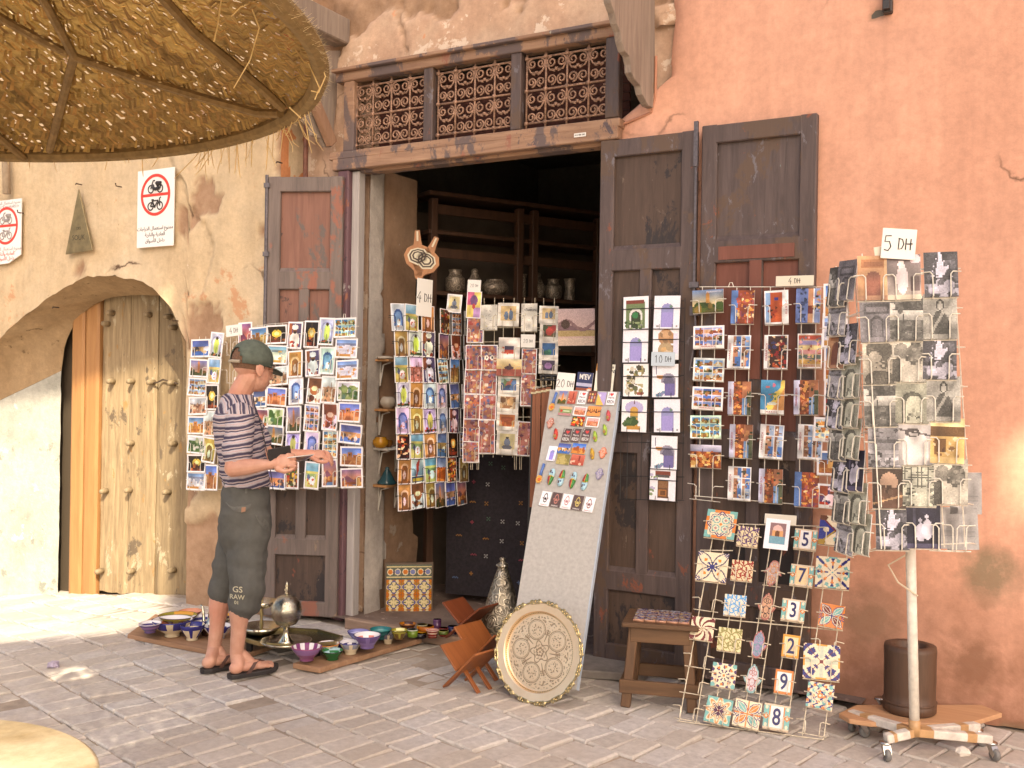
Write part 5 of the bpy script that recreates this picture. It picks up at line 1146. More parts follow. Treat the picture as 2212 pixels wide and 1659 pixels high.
def t_star(i):
    a, b, r, t = sym(i); i.fill(CRM); i.put(r > .95 + .12 * np.cos(8 * t), TEAL); i.put((a > .82) & (b < .5), ORA); i.put(abs(r - .72 - .08 * np.cos(8 * t)) < .10, NAVY); i.put(abs(r - .72 - .08 * np.cos(8 * t)) < .035, CRM)
    for x in (.35, .65):
        for y in (.35, .65): i.ell(x, y, .13, .13, TEAL); i.ell(x, y, .09, .09, CRM); i.ell(x, y, .05, .05, (.45, .55, .66)); i.ell(x, y, .02, .02, ORA)
    i.ell(.5, .5, .05, .05, ORA)
def t_suns(i):
    i.fill(CRM); X = i.U * 2 % 1; Y = i.V * 2 % 1
    for cx, cy in ((0, 0), (1, 1)):
        u = X if True else 0
    q1 = np.hypot(i.U - .0, i.V - .5); q2 = np.hypot(i.U - 1, i.V - .5); q3 = np.hypot(i.U - .5, i.V); q4 = np.hypot(i.U - .5, i.V - 1)
    for q in (q1, q2, q3, q4): i.put(abs(q - .5) < .018, (.25, .25, .35))
    d = np.minimum(abs(i.U - i.V), abs(i.U + i.V - 1)); r = np.hypot(i.U - .5, i.V - .5); i.put((d < .07) & (r > .52), NAVY); i.put((d < .025) & (r > .5), CRM); i.put((d < .05) & (r < .2), NAVY)
    i.put((np.minimum(abs(i.U - .5), abs(i.V - .5)) < .012), (.3, .3, .4))
    for x in (.27, .73):
        for y in (.27, .73): i.ell(x, y, .055, .055, (.78, .48, .12))
def t_swirl(i):
    a, b, r, t = sym(i); i.fill(CRM); i.put(np.sin(8 * t + 7 * r) > .35, MAR); i.put(r < .1, CRM); i.put(r < .05, OLV); i.put((r > 1.15) & (np.sin(16 * t) > 0), MAR)
def t_eight(i):
    a, b, r, t = sym(i); i.fill(CRM); i.put(abs(np.sin(4 * t)) < .3 + .1 * np.sin(9 * r), NAVY); i.put((r > .9) & (np.cos(4 * t) > .5), TEAL); i.put((r > .45) & (r < .7) & (np.cos(8 * t) > .55), ORA); i.put((r > .72) & (r < .95) & (np.cos(8 * t + 3.14) > .6), TEAL); i.put(r < .14, CRM); i.put(r < .07, TEAL)
def t_petal(i, bg=ORA, p=(TEAL, MAR)):
    i.fill(bg)
    for k, (sx, sy) in enumerate(((1, 1), (-1, 1), (-1, -1), (1, -1))):
        u = (i.U - .5) * sx; v = (i.V - .5) * sy; s = (u + v) / 1.414; d = abs(u - v) / 1.414; w = .17 * np.sin(np.clip(s / .64, 0, 1) * np.pi)
        i.put((s > 0) & (d < w), NAVY); i.put((s > .02) & (d < w - .03), CRM); i.put((s > .06) & (d < w - .06), p[k % 2]); i.put((s > .15) & (d < .014), CRM)
    i.put((np.minimum(i.U, 1 - i.U) < .12) & (abs(i.V - .5) < .18) & (np.sin(i.U * 60) * np.sin(i.V * 60) > 0), NAVY)
def t_petal2(i): t_petal(i, CRM, (ORA, TEAL)); i.put((abs(i.V - .5) < .03) | (abs(i.U - .5) < .03), ORA)
def t_leafy(i):
    a, b, r, t = sym(i); i.fill(CRM); s = (np.cos(4 * t + 3.14) > .35) & (r > .35) & (r < 1.3); i.put(s, NAVY); i.put(s & (np.sin(14 * r) > .5), CRM); i.put((b < .10) & (a > .2), (.72, .74, .66)); i.put(abs(abs(i.U - .5) - abs(i.V - .5)) < .012, MAR); i.put((a > .9) & (b < .3), (.80, .56, .2)); i.put(r < .1, MAR)
def t_zellige(i):
    a, b, r, t = sym(i); i.fill(CRM); g = (np.floor(i.U * 7) + np.floor(i.V * 7)); i.put((np.sin(i.U * 22 + np.sin(i.V * 22) * 2) > .35), NAVY); i.put((np.sin(i.U * 15 + 1) * np.sin(i.V * 15 + 1) > .45), TEAL); i.put((np.sin(i.U * 15 + 1) * np.sin(i.V * 15 + 1) < -.62), ORA); i.put(abs(r - .5 - .1 * np.cos(8 * t)) < .05, CRM); i.put(r < .22, ORA); i.put(r < .1, CRM)
def t_star2(i):
    a, b, r, t = sym(i); i.fill(TEAL); i.put(r < .95 + .2 * np.cos(8 * t), CRM); i.put(r < .8 + .25 * np.cos(8 * t), (.76, .54, .34)); i.put(r < .62 + .22 * np.cos(8 * t), CRM); i.put(r < .5 + .18 * np.cos(8 * t), (.30, .16, .26)); i.put((abs(np.sin(4 * t)) < .25) & (r < .6), CRM); i.put(r < .1, MAR)
def t_purple(i):
    a, b, r, t = sym(i); i.fill(CRM); i.put(np.cos(8 * t) * np.cos(9 * r) > .25, (.28, .20, .36)); i.put((abs(r - .75) < .1) & (np.cos(8 * t + 1) > .4), ORA); i.put((r > 1.0) & (np.cos(8 * t) > .3), TEAL); i.put(r < .12, ORA)
def t_diag(i):
    t = i.U - i.V; i.fill(CRM); i.put((i.U < .5) & (abs(i.V - .5) < .42 - .7 * i.U), (.14, .18, .50)); i.ell(.22, .52, .09, .09, CRM); i.put(abs(i.U - i.V) < .035, (.62, .52, .16)); i.put(abs(i.U + i.V - 1) < .035, MAR); i.ell(.62, .22, .16, .12, TEAL); i.ell(.62, .22, .1, .07, CRM); i.ell(.7, .8, .14, .1, TEAL); i.ell(.7, .8, .08, .05, CRM); i.ell(.1, .08, .12, .1, (.62, .50, .15)); i.ell(.1, .92, .14, .1, (.36, .2, .1))
def t_call(c, bg):
    def g(i):
        i.fill(bg)
        for k in range(3):
            y = .2 + .3 * k; i.put(abs(i.V - y - .07 * np.sin(i.U * 13 + 2 * k)) < .032, c); i.put((np.sin(i.U * 31 + 5 * k) > .55) & (abs(i.V - y - .10) < .11), c); i.dots(9, [c], .05, y - .12, .95, y + .14, .03)
        i.put((np.sin(i.U * 24 + i.V * 17) > .86), c)
    return g
TILES = {'star': (t_star, 'teal and orange star'), 'suns': (t_suns, 'blue lattice tile with four small suns'), 'swirl': (t_swirl, 'maroon swirl'), 'eight': (t_eight, 'teal paisley flower'), 'petal': (t_petal, 'orange four petal'), 'petal2': (t_petal2, 'cream four petal'), 'leafy': (t_leafy, 'navy leaf'), 'zel': (t_zellige, 'zellige star'), 'star2': (t_star2, 'brown eight point star'), 'purple': (t_purple, 'violet lattice'), 'diag': (t_diag, 'navy diagonal scroll'),
 'cpur': (t_call((.35, .24, .40), (.83, .76, .60)), 'purple calligraphy'), 'cred': (t_call((.56, .20, .14), (.84, .76, .60)), 'red calligraphy'), 'cblu': (t_call((.36, .60, .80), (.84, .80, .72)), 'sky blue calligraphy'), 'cgrn': (t_call((.55, .52, .30), (.82, .77, .58)), 'olive calligraphy')}
GLAZE = printed('glazed_print', 0.22, 0.5)
def tile(P, px, py, des, s, rot, label, off=0.02, num=None, sh=None):
    res = 40; i = Im(res, res, 3)
    if num is None: TILES[des][0](i)
    else:
        bgc = (.88, .86, .84) if num in '3895' else (.86, .76, .58); i.fill(bgc)
        if num in '5738':
            i.rect(0, 0, .24, 1, TEAL); i.rect(.76, 0, 1, 1, TEAL); i.rect(.2, 0, .24, 1, ORA); i.rect(.76, 0, .8, 1, ORA)
            for x in (.1, .9): i.put((abs(i.U - x) + abs(i.V - .5) * .8 < .12), ORA); i.put((abs(i.U - x) + abs(i.V - .5) * .8 < .05), CRM); i.ell(x, .85, .05, .08, CRM); i.ell(x, .15, .05, .08, CRM)
            i.put((i.V > .93) | (i.V < .07), (.80, .72, .62))
        else: i.frame(ORA if num == '9' else (.80, .56, .18), .1)
    i.grain(.03)
    w, h = s if isinstance(s, tuple) else (s, s)
    back = (0.44, 0.25, 0.16)
    me = picture_mesh(0, np.clip(i.a, 0, 1), w, h, 0.011, back=back, mat=GLAZE, name='painted_tile')
    M = P.mat(P.hit(px, py), R(rot), off); o = link('painted_tile', me, None, M); tag(o, label, 'tile', 'painted tiles on the tile rack')
    if num: txt(num, h * .95, 'numeral', simple('navy_glaze', (0.022, 0.022, 0.10), 0.25), o, Matrix.Translation((0, -.0118, -h * .03)), sx=.72, bold=0.0016)
    RF.pocket(M @ Matrix.Translation((0, -.008, 0)), w, h); return o
where = ' in the tile rack'
for (px, py), d, s, rot, lab in (
 (zf(610, 280), 'star', 0.152, 4, 'large teal and orange star tile at the top of the tile rack'), (zf(505, 800), 'suns', 0.152, 2, 'large blue lattice tile with four small suns'), (zf(940, 430), 'cpur', 0.104, 3, 'purple calligraphy tile near the top of the tile rack'),
 (zf(870, 845), 'cred', 0.104, 2, 'red calligraphy tile below the purple calligraphy tile'), (zf(2010, 360), 'diag', 0.152, 3, 'large navy diagonal scroll tile beside the spinner'), (zf(1975, 870), 'eight', 0.156, 1, 'large teal paisley tile in the tile rack'),
 (zf(785, 1270), 'cblu', 0.105, 1, 'sky blue calligraphy tile in the tile rack'), (zf(1965, 1400), 'petal', 0.112, 6, 'orange four petal tile below the paisley tile'),
 (zg(1000, 440), 'swirl', 0.112, 3, 'maroon swirl tile next to the stool'), (zg(1210, 525), 'cgrn', 0.112, 2, 'olive calligraphy tile in the tile rack'), (zg(1915, 695), 'leafy', 0.162, 0, 'large navy leaf tile in the tile rack'),
 (zg(1165, 800), 'purple', 0.112, 3, 'violet lattice tile in the tile rack'), (zg(1905, 955), 'zel', 0.115, 5, 'zellige star tile below the navy leaf tile'), (zg(1125, 1070), 'star2', 0.118, 7, 'brown eight point star tile in the bottom row'), (zg(1345, 1095), 'petal2', 0.12, 6, 'cream four petal tile in the bottom row')):
    tile(PF, px, py, d, s, rot, lab)
for (px, py), n, s in ((zf(1645, 465), '5', (0.107, 0.107)), (zf(1600, 905), '7', (0.107, 0.107)), (zf(1495, 1330), '3', (0.107, 0.107)), (zg(1680, 575), '2', (0.078, 0.107)), (zg(1625, 850), '9', (0.08, 0.11)), (zg(1570, 1120), '8', (0.115, 0.112))):
    tile(PF, px, py, None, s, 3, {'5': 'house number 5 tile with teal borders, uppermost number', '7': 'house number 7 tile on a sandy ground below the 5', '3': 'house number 3 tile with teal borders in mid rack', '2': 'yellow bordered house number 2 tile', '9': 'orange bordered house number 9 tile', '8': 'house number 8 tile in the bottom row'}[n], num=n)
# painted hand shaped tiles
def hand_poly(w, h):
    q = [(0, -.5), (.16, -.47), (.27, -.36), (.30, -.2), (.42, -.12), (.52, .02), (.40, .02), (.33, -.03), (.31, .15), (.28, .3), (.19, .36), (.14, .45), (.06, .42), (.05, .5), (-.05, .5), (-.06, .42), (-.14, .45), (-.19, .36), (-.28, .3), (-.31, .15), (-.33, -.03), (-.40, .02), (-.52, .02), (-.42, -.12), (-.30, -.2), (-.27, -.36), (-.16, -.47)]
    return [(x * w, z * h) for x, z in q]
def hamsa(M, w, h, mats, label, name='hand_tile', cat='tile', group='hand shaped tiles on the tile rack', th=0.010):
    mb = MB(); mb.prism(hand_poly(w, h), -th, 0); mb.mi = 1; mb.prism([(x * .84, z * .88) for x, z in hand_poly(w, h)], -th - .0015, -th + .001)
    o = mb.obj(name, mats[:2], None, mw=M); tag(o, label, cat, group)
    d = MB()
    for k, (x, z, r) in enumerate(((0, -.12, .2), (-.12, .2, .1), (.12, .2, .1), (0, .33, .08), (0, -.34, .1))):
        pts = [(x * w + r * w * math.cos(a) * .8, -th - .002, z * h + r * h * .7 * math.sin(a)) for a in [2 * math.pi * q / 12 for q in range(12)]]; d.tube(pts, w * .018, 4, closed=True)
    for k, (x, z) in enumerate(((-.2, -.05), (.2, -.05), (-.18, -.25), (.18, -.25), (0, .1))): d.lathe([(w * .05, -.001), (w * .045, .0012), (0.0001, .0014)], 8, mat=Matrix.Translation((x * w, -th - .001, z * h)) @ Matrix.Rotation(R(90), 4, 'X'))
    d.obj('glaze_drawing', mats[2], o); return o
def cm(name, c, r=0.3): return simple(name, c, r, 0, 0.25, 120)
HM = [(cm('terracotta_rose_glaze', (.36, .13, .10)), cm('grey_lilac_glaze', (.40, .30, .27)), cm('orange_glaze', (.60, .24, .06))), (cm('terracotta_rose_glaze', 0), cm('tan_rose_glaze', (.52, .29, .17)), cm('black_glaze', (.03, .02, .03))), (cm('terracotta_rose_glaze', 0), cm('violet_blue_glaze', (.28, .24, .38)), cm('teal_glaze', (.12, .34, .34))), (cm('teal_rim_glaze', (.22, .38, .38)), cm('white_lilac_glaze', (.52, .47, .50)), cm('crimson_glaze', (.42, .10, .07)))]
for k, ((px, py), rot, lab) in enumerate(((zf(1245, 880), 10, 'rose and grey hand shaped tile, uppermost of four'), (zf(1170, 1285), 6, 'tan hand shaped tile with black scrolls'), (zg(1430, 560), 8, 'violet hand shaped tile beside the number 2'), (zg(1385, 825), 5, 'white hand shaped tile with a teal rim beside the number 9'))):
    M = PF.mat(PF.hit(px, py), R(rot + (180 if k == 0 else 0)), .022); hamsa(M, 0.082, 0.135, HM[k], lab); RF.pocket(PF.mat(PF.hit(px, py), R(3), .02) @ Matrix.Translation((0, -.008, 0)), .085, .12)
# the rack's own wires
FU = PF.ez
for a in ((505, 600), (870, 1010), (1245, 1380), (1600, 1740), (1975, 2130)):
    pass
for tx, bx in (((545, 180), (815, 1140)), ((690, 180), (945, 1155)), ((880, 250), (1075, 1170)), ((1030, 250), (1165, 1180)), ((1250, 250), (1300, 1190)), ((1400, 250), (1400, 1195)), ((1620, 270), (1520, 1205)), ((1790, 275), (1640, 1215)), ((1960, 300), (1765, 1250)), ((2190, 320), (1930, 1280))):
    RF.seg(PF.hit(*zf(*tx)), PF.hit(*zg(*bx)))
for a, b in ((zf(820, 248), zf(2100, 285)), (zf(280, 1385), zf(2100, 1560)), (zg(800, 1138), zg(1935, 1283)), (zf(350, 570), zf(750, 575))): RF.seg(PF.hit(*a), PF.hit(*b))
for x, y in ((zf(440, 1200)), zg(1030, 640) if False else zg(970, 650), zg(930, 850), zg(890, 1050), zg(1960, 540), zg(1850, 1160)): RF.pocket(PF.mat(PF.hit(x, y), R(3), .02), .12, .10)
RF.done()
mb = MB(); o = mb.box((0, 0, 0), (0.155, .003, .055), None, .0012).obj('blank_plate', simple('cream_plate', 0), None, mw=PF.mat(PF.hit(*zf(1335, 200)), R(1), .006)); tag(o, 'blank cream plate on the top bar of the tile rack', 'plate')
i = Im(40, 52, 2); i.fill((.93, .92, .94)); i.rect(.2, .18, .84, .86, (.55, .42, .42)); i.ell(.52, .66, .2, .14, (.86, .70, .66)); i.rect(.3, .42, .74, .62, (.84, .62, .40)); i.arch(.52, .18, .42, .55, (.45, .28, .16)); i.rect(.2, .18, .84, .42, (.45, .62, .68)); i.grain(.03)
M = PF.mat(PF.hit(*zf(1295, 395)), R(3), .022); tag(link('postcard', picture_mesh(0, i.a, .118, .160, .004), None, M), 'white postcard of a domed pavilion among the painted tiles', 'postcard'); 

# ================================================================ pottery and brass on the ground
BR = random.Random(11)
def bowl_mesh(r, h, foot, outer, inner, rim, pat=0, n=36):
    """glazed bowl: foot, wall, rolled rim, painted inside; colours are the glaze itself"""
    mb = MB(); t = r * 0.06
    pr = [(foot * .9, 0), (foot, h * .02), (foot * .92, h * .16), (foot * 1.05, h * .22), (r * .72, h * .5), (r * .88, h * .72), (r * .98, h * .93), (r, h), (r - t, h), (r * .86, h * .72), (r * .68, h * .48), (r * .4, h * .28), (0.001, h * .24)]
    base = len(mb.v)
    for k, (a, z) in enumerate(pr):
        for j in range(n):
            an = 2 * math.pi * j / n; mb.v.append((a * math.cos(an), a * math.sin(an), z))
    for k in range(len(pr) - 1):
        for j in range(n):
            if k in (6, 7): c = rim
            elif k < 6:
                c = outer[0]
                if pat == 1 and k in (4, 5): c = outer[1] if (j // 2) % 3 else outer[0]
                elif pat == 2: c = outer[1] if k in (1, 3, 5) else outer[0]
                elif pat == 3 and k >= 4: c = outer[1]
                elif pat == 4: c = outer[1] if (j % 6 in (0, 1) and k > 1) or k == 5 else outer[0]
            else:
                c = inner[0]; q = 11 - k
                if pat == 1: c = inner[1] if ((j // 3 + (k % 2)) % 2 == 0 and k > 8) else inner[0]
                elif pat == 2: c = inner[1] if k % 2 else inner[0]
                elif pat == 3: c = inner[1] if (j // 2) % 2 == 0 and k < 11 else inner[0]
                elif pat == 4: c = inner[1] if (j * 5 // n + k) % 2 else inner[0]
            mb.col = c; mb.face((base + k * n + j, base + k * n + (j + 1) % n, base + (k + 1) * n + (j + 1) % n, base + (k + 1) * n + j))
    return mb.mesh('bowl', GLAZE, True)
def bowl(px, py, zb, r, h, outer, inner, rim, pat, label, group, foot=None, rz=0.0, base=None):
    """py is the pixel row of the foot's lower edge centre"""
    p = base if base is not None else onZ(px, py, zb)
    me = bowl_mesh(r, h, foot or r * .5, outer, inner, rim, pat)
    o = link('bowl', me, None, Matrix.Translation(p) @ Matrix.Rotation(rz, 4, 'Z') @ Matrix.Rotation(BR.uniform(-.02, .02), 4, 'X')); tag(o, label, 'bowl', group); return o
L = lambda *c: lin(c)
CREAM, COB, WHT, PUR, OLI, OCR, TRQ, GRN, RED_, BRN, PERI = L(.82, .77, .66), L(.20, .20, .48), L(.88, .87, .88), L(.50, .36, .55), L(.55, .52, .18), L(.80, .58, .20), L(.16, .42, .44), L(.14, .36, .20), L(.55, .14, .10), L(.25, .15, .12), L(.48, .48, .70)
GLB, GRB = 'bowls on the board behind the man', 'bowls on the board by the sill'
PLK = wood('bowl_board_wood', (0.24, 0.13, 0.07), (0.40, 0.24, 0.14), 'x', 0.7, 0.75)
def slab(name, pts, z0, z1, mat, label, cat):
    mb = MB(); mb.prism([(p.x, p.y) for p in pts], z0, z1, Matrix(((1, 0, 0, 0), (0, 0, 1, 0), (0, 1, 0, 0), (0, 0, 0, 1)))); o = mb.obj(name, mat); tag(o, label, cat); return bev(o, 0.004)
slab('board', [onZ(275, 1370, .03), onZ(520, 1418, .03), onZ(610, 1385, .03), onZ(335, 1326, .03)], 0.002, 0.03, PLK, 'long flat wooden board on the paving under the bowls behind the man', 'board')
slab('board', [onZ(632, 1432, .035), onZ(690, 1443, .035), onZ(912, 1373, .05), onZ(862, 1363, .05)], 0.004, 0.034, PLK, 'narrow wooden board on the paving carrying bowls beside the door sill', 'board')
zb = 0.031
for k in range(3): bowl(324, 1366, zb + k * .026, .066, .056, (PUR if k else CREAM, L(.35, .28, .45)), (WHT, L(.28, .24, .45)), L(.75, .72, .78), 2, 'violet and white striped bowl, %s of the three stacked' % ('lowest', 'middle', 'topmost')[k], GLB)
bowl(372, 1374, zb, .122, .10, (CREAM, COB), (WHT, L(.70, .42, .30)), COB, 1, 'large cobalt rimmed bowl with a flowered inside', GLB, foot=.045)
bowl(415, 1382, zb, .074, .092, (CREAM, COB), (CREAM, COB), COB, 4, 'cream bowl with navy petals beside the bare feet', GLB, foot=.035)
bowl(388, 1351, zb, .118, .05, (OCR, OCR), (OCR, OCR), OCR, 0, 'shallow ochre dish under the olive bowl', GLB); bowl(384, 1350, zb + .036, .118, .06, (BRN, OLI), (OLI, OCR), BRN, 4, 'wide olive and brown patterned bowl, topmost at the back of the board', GLB)
bowl(440, 1354, zb, .10, .05, (BRN, RED_), (RED_, RED_), RED_, 0, 'dark dish with a red rim behind the teapot', GLB); bowl(438, 1353, zb + .034, .10, .052, (COB, COB), (WHT, COB), COB, 2, 'navy and white ringed bowl behind the teapot', GLB)
bowl(411, 1336, zb, .075, .05, (L(.72, .42, .28), OCR), (L(.80, .55, .42), OCR), L(.78, .5, .36), 0, 'small terracotta dish at the back of the board', GLB)
bowl(470, 1378, zb, .085, .075, (WHT, COB), (WHT, COB), COB, 1, 'white and blue bowl seen between the legs', GLB); bowl(445, 1372, zb, .052, .055, (BRN, BRN), (BRN, OCR), BRN, 0, 'small brown bowl beside the teapot', GLB)
bowl(478, 1350, zb, .085, .06, (BRN, CREAM), (BRN, OCR), BRN, 4, 'dark patterned bowl half hidden behind the man', GLB); bowl(560, 1372, zb, .08, .07, (COB, CREAM), (CREAM, BRN), COB, 4, 'dark blue bowl behind the tiered dish', GLB)
zb = 0.036
for k in range(2): bowl(662, 1426, zb + k * .022, .083, .075, (CREAM, CREAM) if k == 0 else (L(.48, .28, .42), PUR), (WHT, L(.50, .26, .46)), L(.56, .30, .46), 3, ('lower plum rimmed cream bowl at the near end', 'upper plum and white striped bowl at the near end')[k], GRB, foot=.04)
bowl(709, 1413, zb, .064, .062, (CREAM, L(.6, .6, .6)), (WHT, L(.72, .4, .42)), L(.78, .48, .16), 1, 'orange rimmed bowl behind the small green one', GRB)
bowl(718, 1424, zb, .060, .050, (GRN, GRN), (L(.16, .45, .26), L(.62, .74, .78)), L(.05, .12, .08), 4, 'small green bowl on a pale foot', GRB, foot=.035)
bowl(740, 1402, zb, .062, .05, (L(.22, .18, .52), COB), (WHT, WHT), L(.22, .18, .52), 0, 'shallow white bowl with a violet blue outside', GRB)
bowl(757, 1412, zb, .063, .068, (CREAM, L(.55, .56, .62)), (WHT, L(.28, .26, .42)), L(.30, .30, .55), 1, 'blue rimmed cream bowl in the middle of the board', GRB, foot=.034)
for k in range(3): bowl(793, 1399, zb + k * .024, .076, .074, (CREAM, CREAM) if k == 0 else (L(.46, .38, .58), L(.38, .30, .5)), (WHT, L(.80, .50, .45)), L(.30, .26, .48), 1 if k else 0, 'lavender bowl with a red and white inside, %s of the stack' % ('lowest', 'middle', 'topmost')[k], GRB, foot=.04)
for k in range(3): bowl(774, 1384, zb + k * .026, .064, .055, (PERI, L(.4, .4, .62)), (PERI, L(.7, .7, .85)), L(.32, .32, .58), 2, 'periwinkle bowl of the stack by the post, %s one' % ('lowest', 'middle', 'topmost')[k], GRB)
for k in range(2): bowl(822, 1380, zb + k * .028, .064, .06, (TRQ, L(.1, .32, .34)), (TRQ, L(.30, .56, .56)), L(.14, .45, .44), 2, ('lower deep turquoise bowl', 'upper deep turquoise bowl')[k] + ' behind the lavender stack', GRB)
bowl(838, 1390, zb, .043, .062, (CREAM, L(.4, .4, .46)), (WHT, L(.5, .35, .4)), L(.3, .28, .35), 1, 'small cream bowl with a dotted band', GRB, foot=.024)
for k in range(4): bowl(862, 1380, zb + k * .023, .048, .052, (L(.66, .42, .12), BRN) if k < 2 else (L(.36, .26, .1), OLI), (OLI, L(.85, .84, .6)), L(.2, .18, .1), 4 if k == 3 else 2, '%s bowl of the amber and olive stack' % ('lowest amber', 'second amber', 'third olive', 'topmost olive')[k], GRB, foot=.028)
def cup(px, py, zb, r, h, c, rim, label):
    mb = MB(); base = [(r * .8, 0), (r, h * .15), (r, h * .9), (r * .96, h), (r * .88, h), (r * .86, h * .15), (.001, h * .12)]
    mb.col = c; mb.lathe(base[:3], 24); mb.col = rim; mb.lathe(base[2:5], 24); mb.col = c; mb.lathe(base[4:], 24)
    o = link('cup', mb.mesh('cup', GLAZE, True), None, Matrix.Translation(onZ(px, py, zb))); tag(o, label, 'cup', 'small pots on the shop floor')
z2 = 0.05
cup(891, 1376, z2, .030, .042, L(.36, .45, .12), L(.6, .6, .55), 'lower leaf green cup on the shop floor'); cup(891, 1376, z2 + .042, .031, .045, L(.36, .45, .12), L(.75, .75, .7), 'upper leaf green cup with a silver rim')
cup(912, 1372, z2, .034, .066, L(.78, .55, .06), L(.6, .55, .4), 'bright yellow pot on the shop floor'); cup(920, 1362, z2 + .03, .05, .03, L(.62, .34, .06), L(.7, .4, .1), 'wide orange dish among the small pots')
bowl(934, 1377, z2, .037, .045, (L(.80, .70, .62), L(.45, .14, .12)), (L(.7, .5, .45), L(.45, .14, .12)), L(.75, .66, .6), 2, 'lower red and white ringed cup', 'small pots on the shop floor', foot=.028); bowl(934, 1376, z2 + .034, .038, .042, (L(.80, .70, .62), L(.45, .14, .12)), (L(.7, .5, .45), L(.45, .14, .12)), L(.75, .66, .6), 2, 'upper red and white ringed cup', 'small pots on the shop floor', foot=.028)
cup(958, 1374, z2, .029, .05, L(.42, .05, .05), L(.5, .2, .18), 'dark red cup on the shop floor'); cup(958, 1370, z2 + .05, .030, .022, L(.28, .34, .1), L(.6, .6, .3), 'olive rimmed saucer on the dark red cup'); cup(944, 1362, z2, .026, .07, L(.30, .16, .30), L(.4, .25, .4), 'plum cup behind the ringed cups')
cup(977, 1370, z2, .03, .05, L(.10, .10, .26), L(.2, .2, .4), 'navy cup at the end of the pots'); bowl(880, 1366, z2 + .02, .052, .055, (L(.55, .30, .06), BRN), (L(.62, .38, .08), BRN), L(.5, .28, .06), 4, 'amber bowl in front of the tile panel', 'small pots on the shop floor')
cup(908, 1378, z2 - .01, .036, .03, L(.08, .06, .09), L(.3, .3, .3), 'dark squat pot under the yellow one')

def metal(name, c, rough=0.28, pat=0, scale=30, dist=0.004, strength=0.5):
    if name in MATS: return MATS[name]
    m, t, b = nt(name); b.inputs['Metallic'].default_value = 1.0; b.inputs['Roughness'].default_value = rough
    v = coords(t); n1 = noise(t, v, 14, 5, .65); col = ramp(t, n1, [(0.3, tuple(x * .62 for x in c)), (0.7, c)])
    if pat:
        vo = node(t, 'TexVoronoi'); vo.feature = 'SMOOTH_F1' if pat == 2 else 'F1'; vo.inputs['Scale'].default_value = scale; t.links.new(v, vo.inputs['Vector'])
        w = node(t, 'Math'); w.operation = 'SINE'; ml = node(t, 'Math'); ml.operation = 'MULTIPLY'; ml.inputs[1].default_value = 34.0; t.links.new(vo.outputs[0], ml.inputs[0]); t.links.new(ml.outputs[0], w.inputs[0])
        f = ramp(t, w.outputs[0], [(0.2, (0, 0, 0)), (0.6, (1, 1, 1))]); col = mix(t, f, tuple(x * .42 for x in c), col); bump(t, b, w.outputs[0], strength, dist)
    else: bump(t, b, n1, .12, .003)
    t.links.new(col, b.inputs['Base Color']); MATS[name] = m; return m
SILV = metal('polished_silver_plate', (0.80, 0.75, 0.60), 0.18); BRASS = metal('dull_brass', (0.55, 0.45, 0.22), 0.3); ENGR = metal('engraved_silver', (0.74, 0.65, 0.50), 0.5, 2, 22, 0.003, 0.45)
# low brass tray table behind the man's leg, with what stands on it
tt = onZ(600, 1392, 0.075); TTZ = 0.105
T0 = empty('brass_tray_table', 'low dark brass tray table standing behind the sandals', 'table', mw=Matrix.Translation((tt.x, tt.y + .10, 0)) @ Matrix.Rotation(R(20), 4, 'Z'))
q = [(.31 * math.cos(R(a)), .19 * math.sin(R(a))) for a in (20, 70, 110, 160, 200, 250, 290, 340)]
Mxy = Matrix(((1, 0, 0, 0), (0, 0, 1, 0), (0, 1, 0, 0), (0, 0, 0, 1)))
mb = MB(); mb.prism(q, .078, .09, Mxy); mb.obj('top', metal('tarnished_brass', (0.26, 0.22, 0.13), 0.28, 2, 26, .002, .3), T0)
mb = MB(); mb.ring([(x * 1.02, y * 1.03) for x, y in q], [(x * .97, y * .96) for x, y in q], .085, .104, Mxy); mb.obj('rim', BRASS, T0)
for x, y in ((.2, .1), (-.2, .1), (.2, -.1), (-.2, -.1)): MB().box((x, y, .04), (.03, .03, .078)).obj('leg', simple('black_iron', (0.02, 0.018, 0.016), 0.5, 0.4), T0)
def lathe_obj(name, label, cat, p, parts, group=None, rz=0):
    o = empty(name, label, cat, group, Matrix.Translation(p) @ Matrix.Rotation(rz, 4, 'Z'))
    for nm, prof, mat, n in parts: MB().lathe(prof, n).obj(nm, mat, o, True)
    return o
sp = onZ(610, 1384, .115)
lathe_obj('incense_globe', 'silver globe on a tall foot with a pointed finial', 'ornament', (sp.x, sp.y + .03, .092), [
 ('saucer', [(.02, .012), (.10, .008), (.135, .022), (.145, .02), (.13, .006), (.02, 0)], SILV, 40), ('foot', [(.05, .006), (.036, .02), (.018, .05), (.016, .085), (.022, .10), (.03, .104)], SILV, 28),
 ('globe', [(.02, .10), (.055, .112), (.078, .145), (.084, .18)] + [(.0845, .182), (.0845, .196)] + [(.083, .205), (.074, .235), (.052, .262), (.02, .276), (.008, .278)], ENGR if False else metal('chased_silver', (0.82, 0.78, 0.64), 0.2, 1, 60, .0012, .25), 44), ('finial', [(.008, .276), (.012, .284), (.006, .292), (.014, .303), (.007, .315), (.009, .325), (.003, .345), (.0005, .352)], SILV, 18)])
ds = onZ(554, 1372, .1)
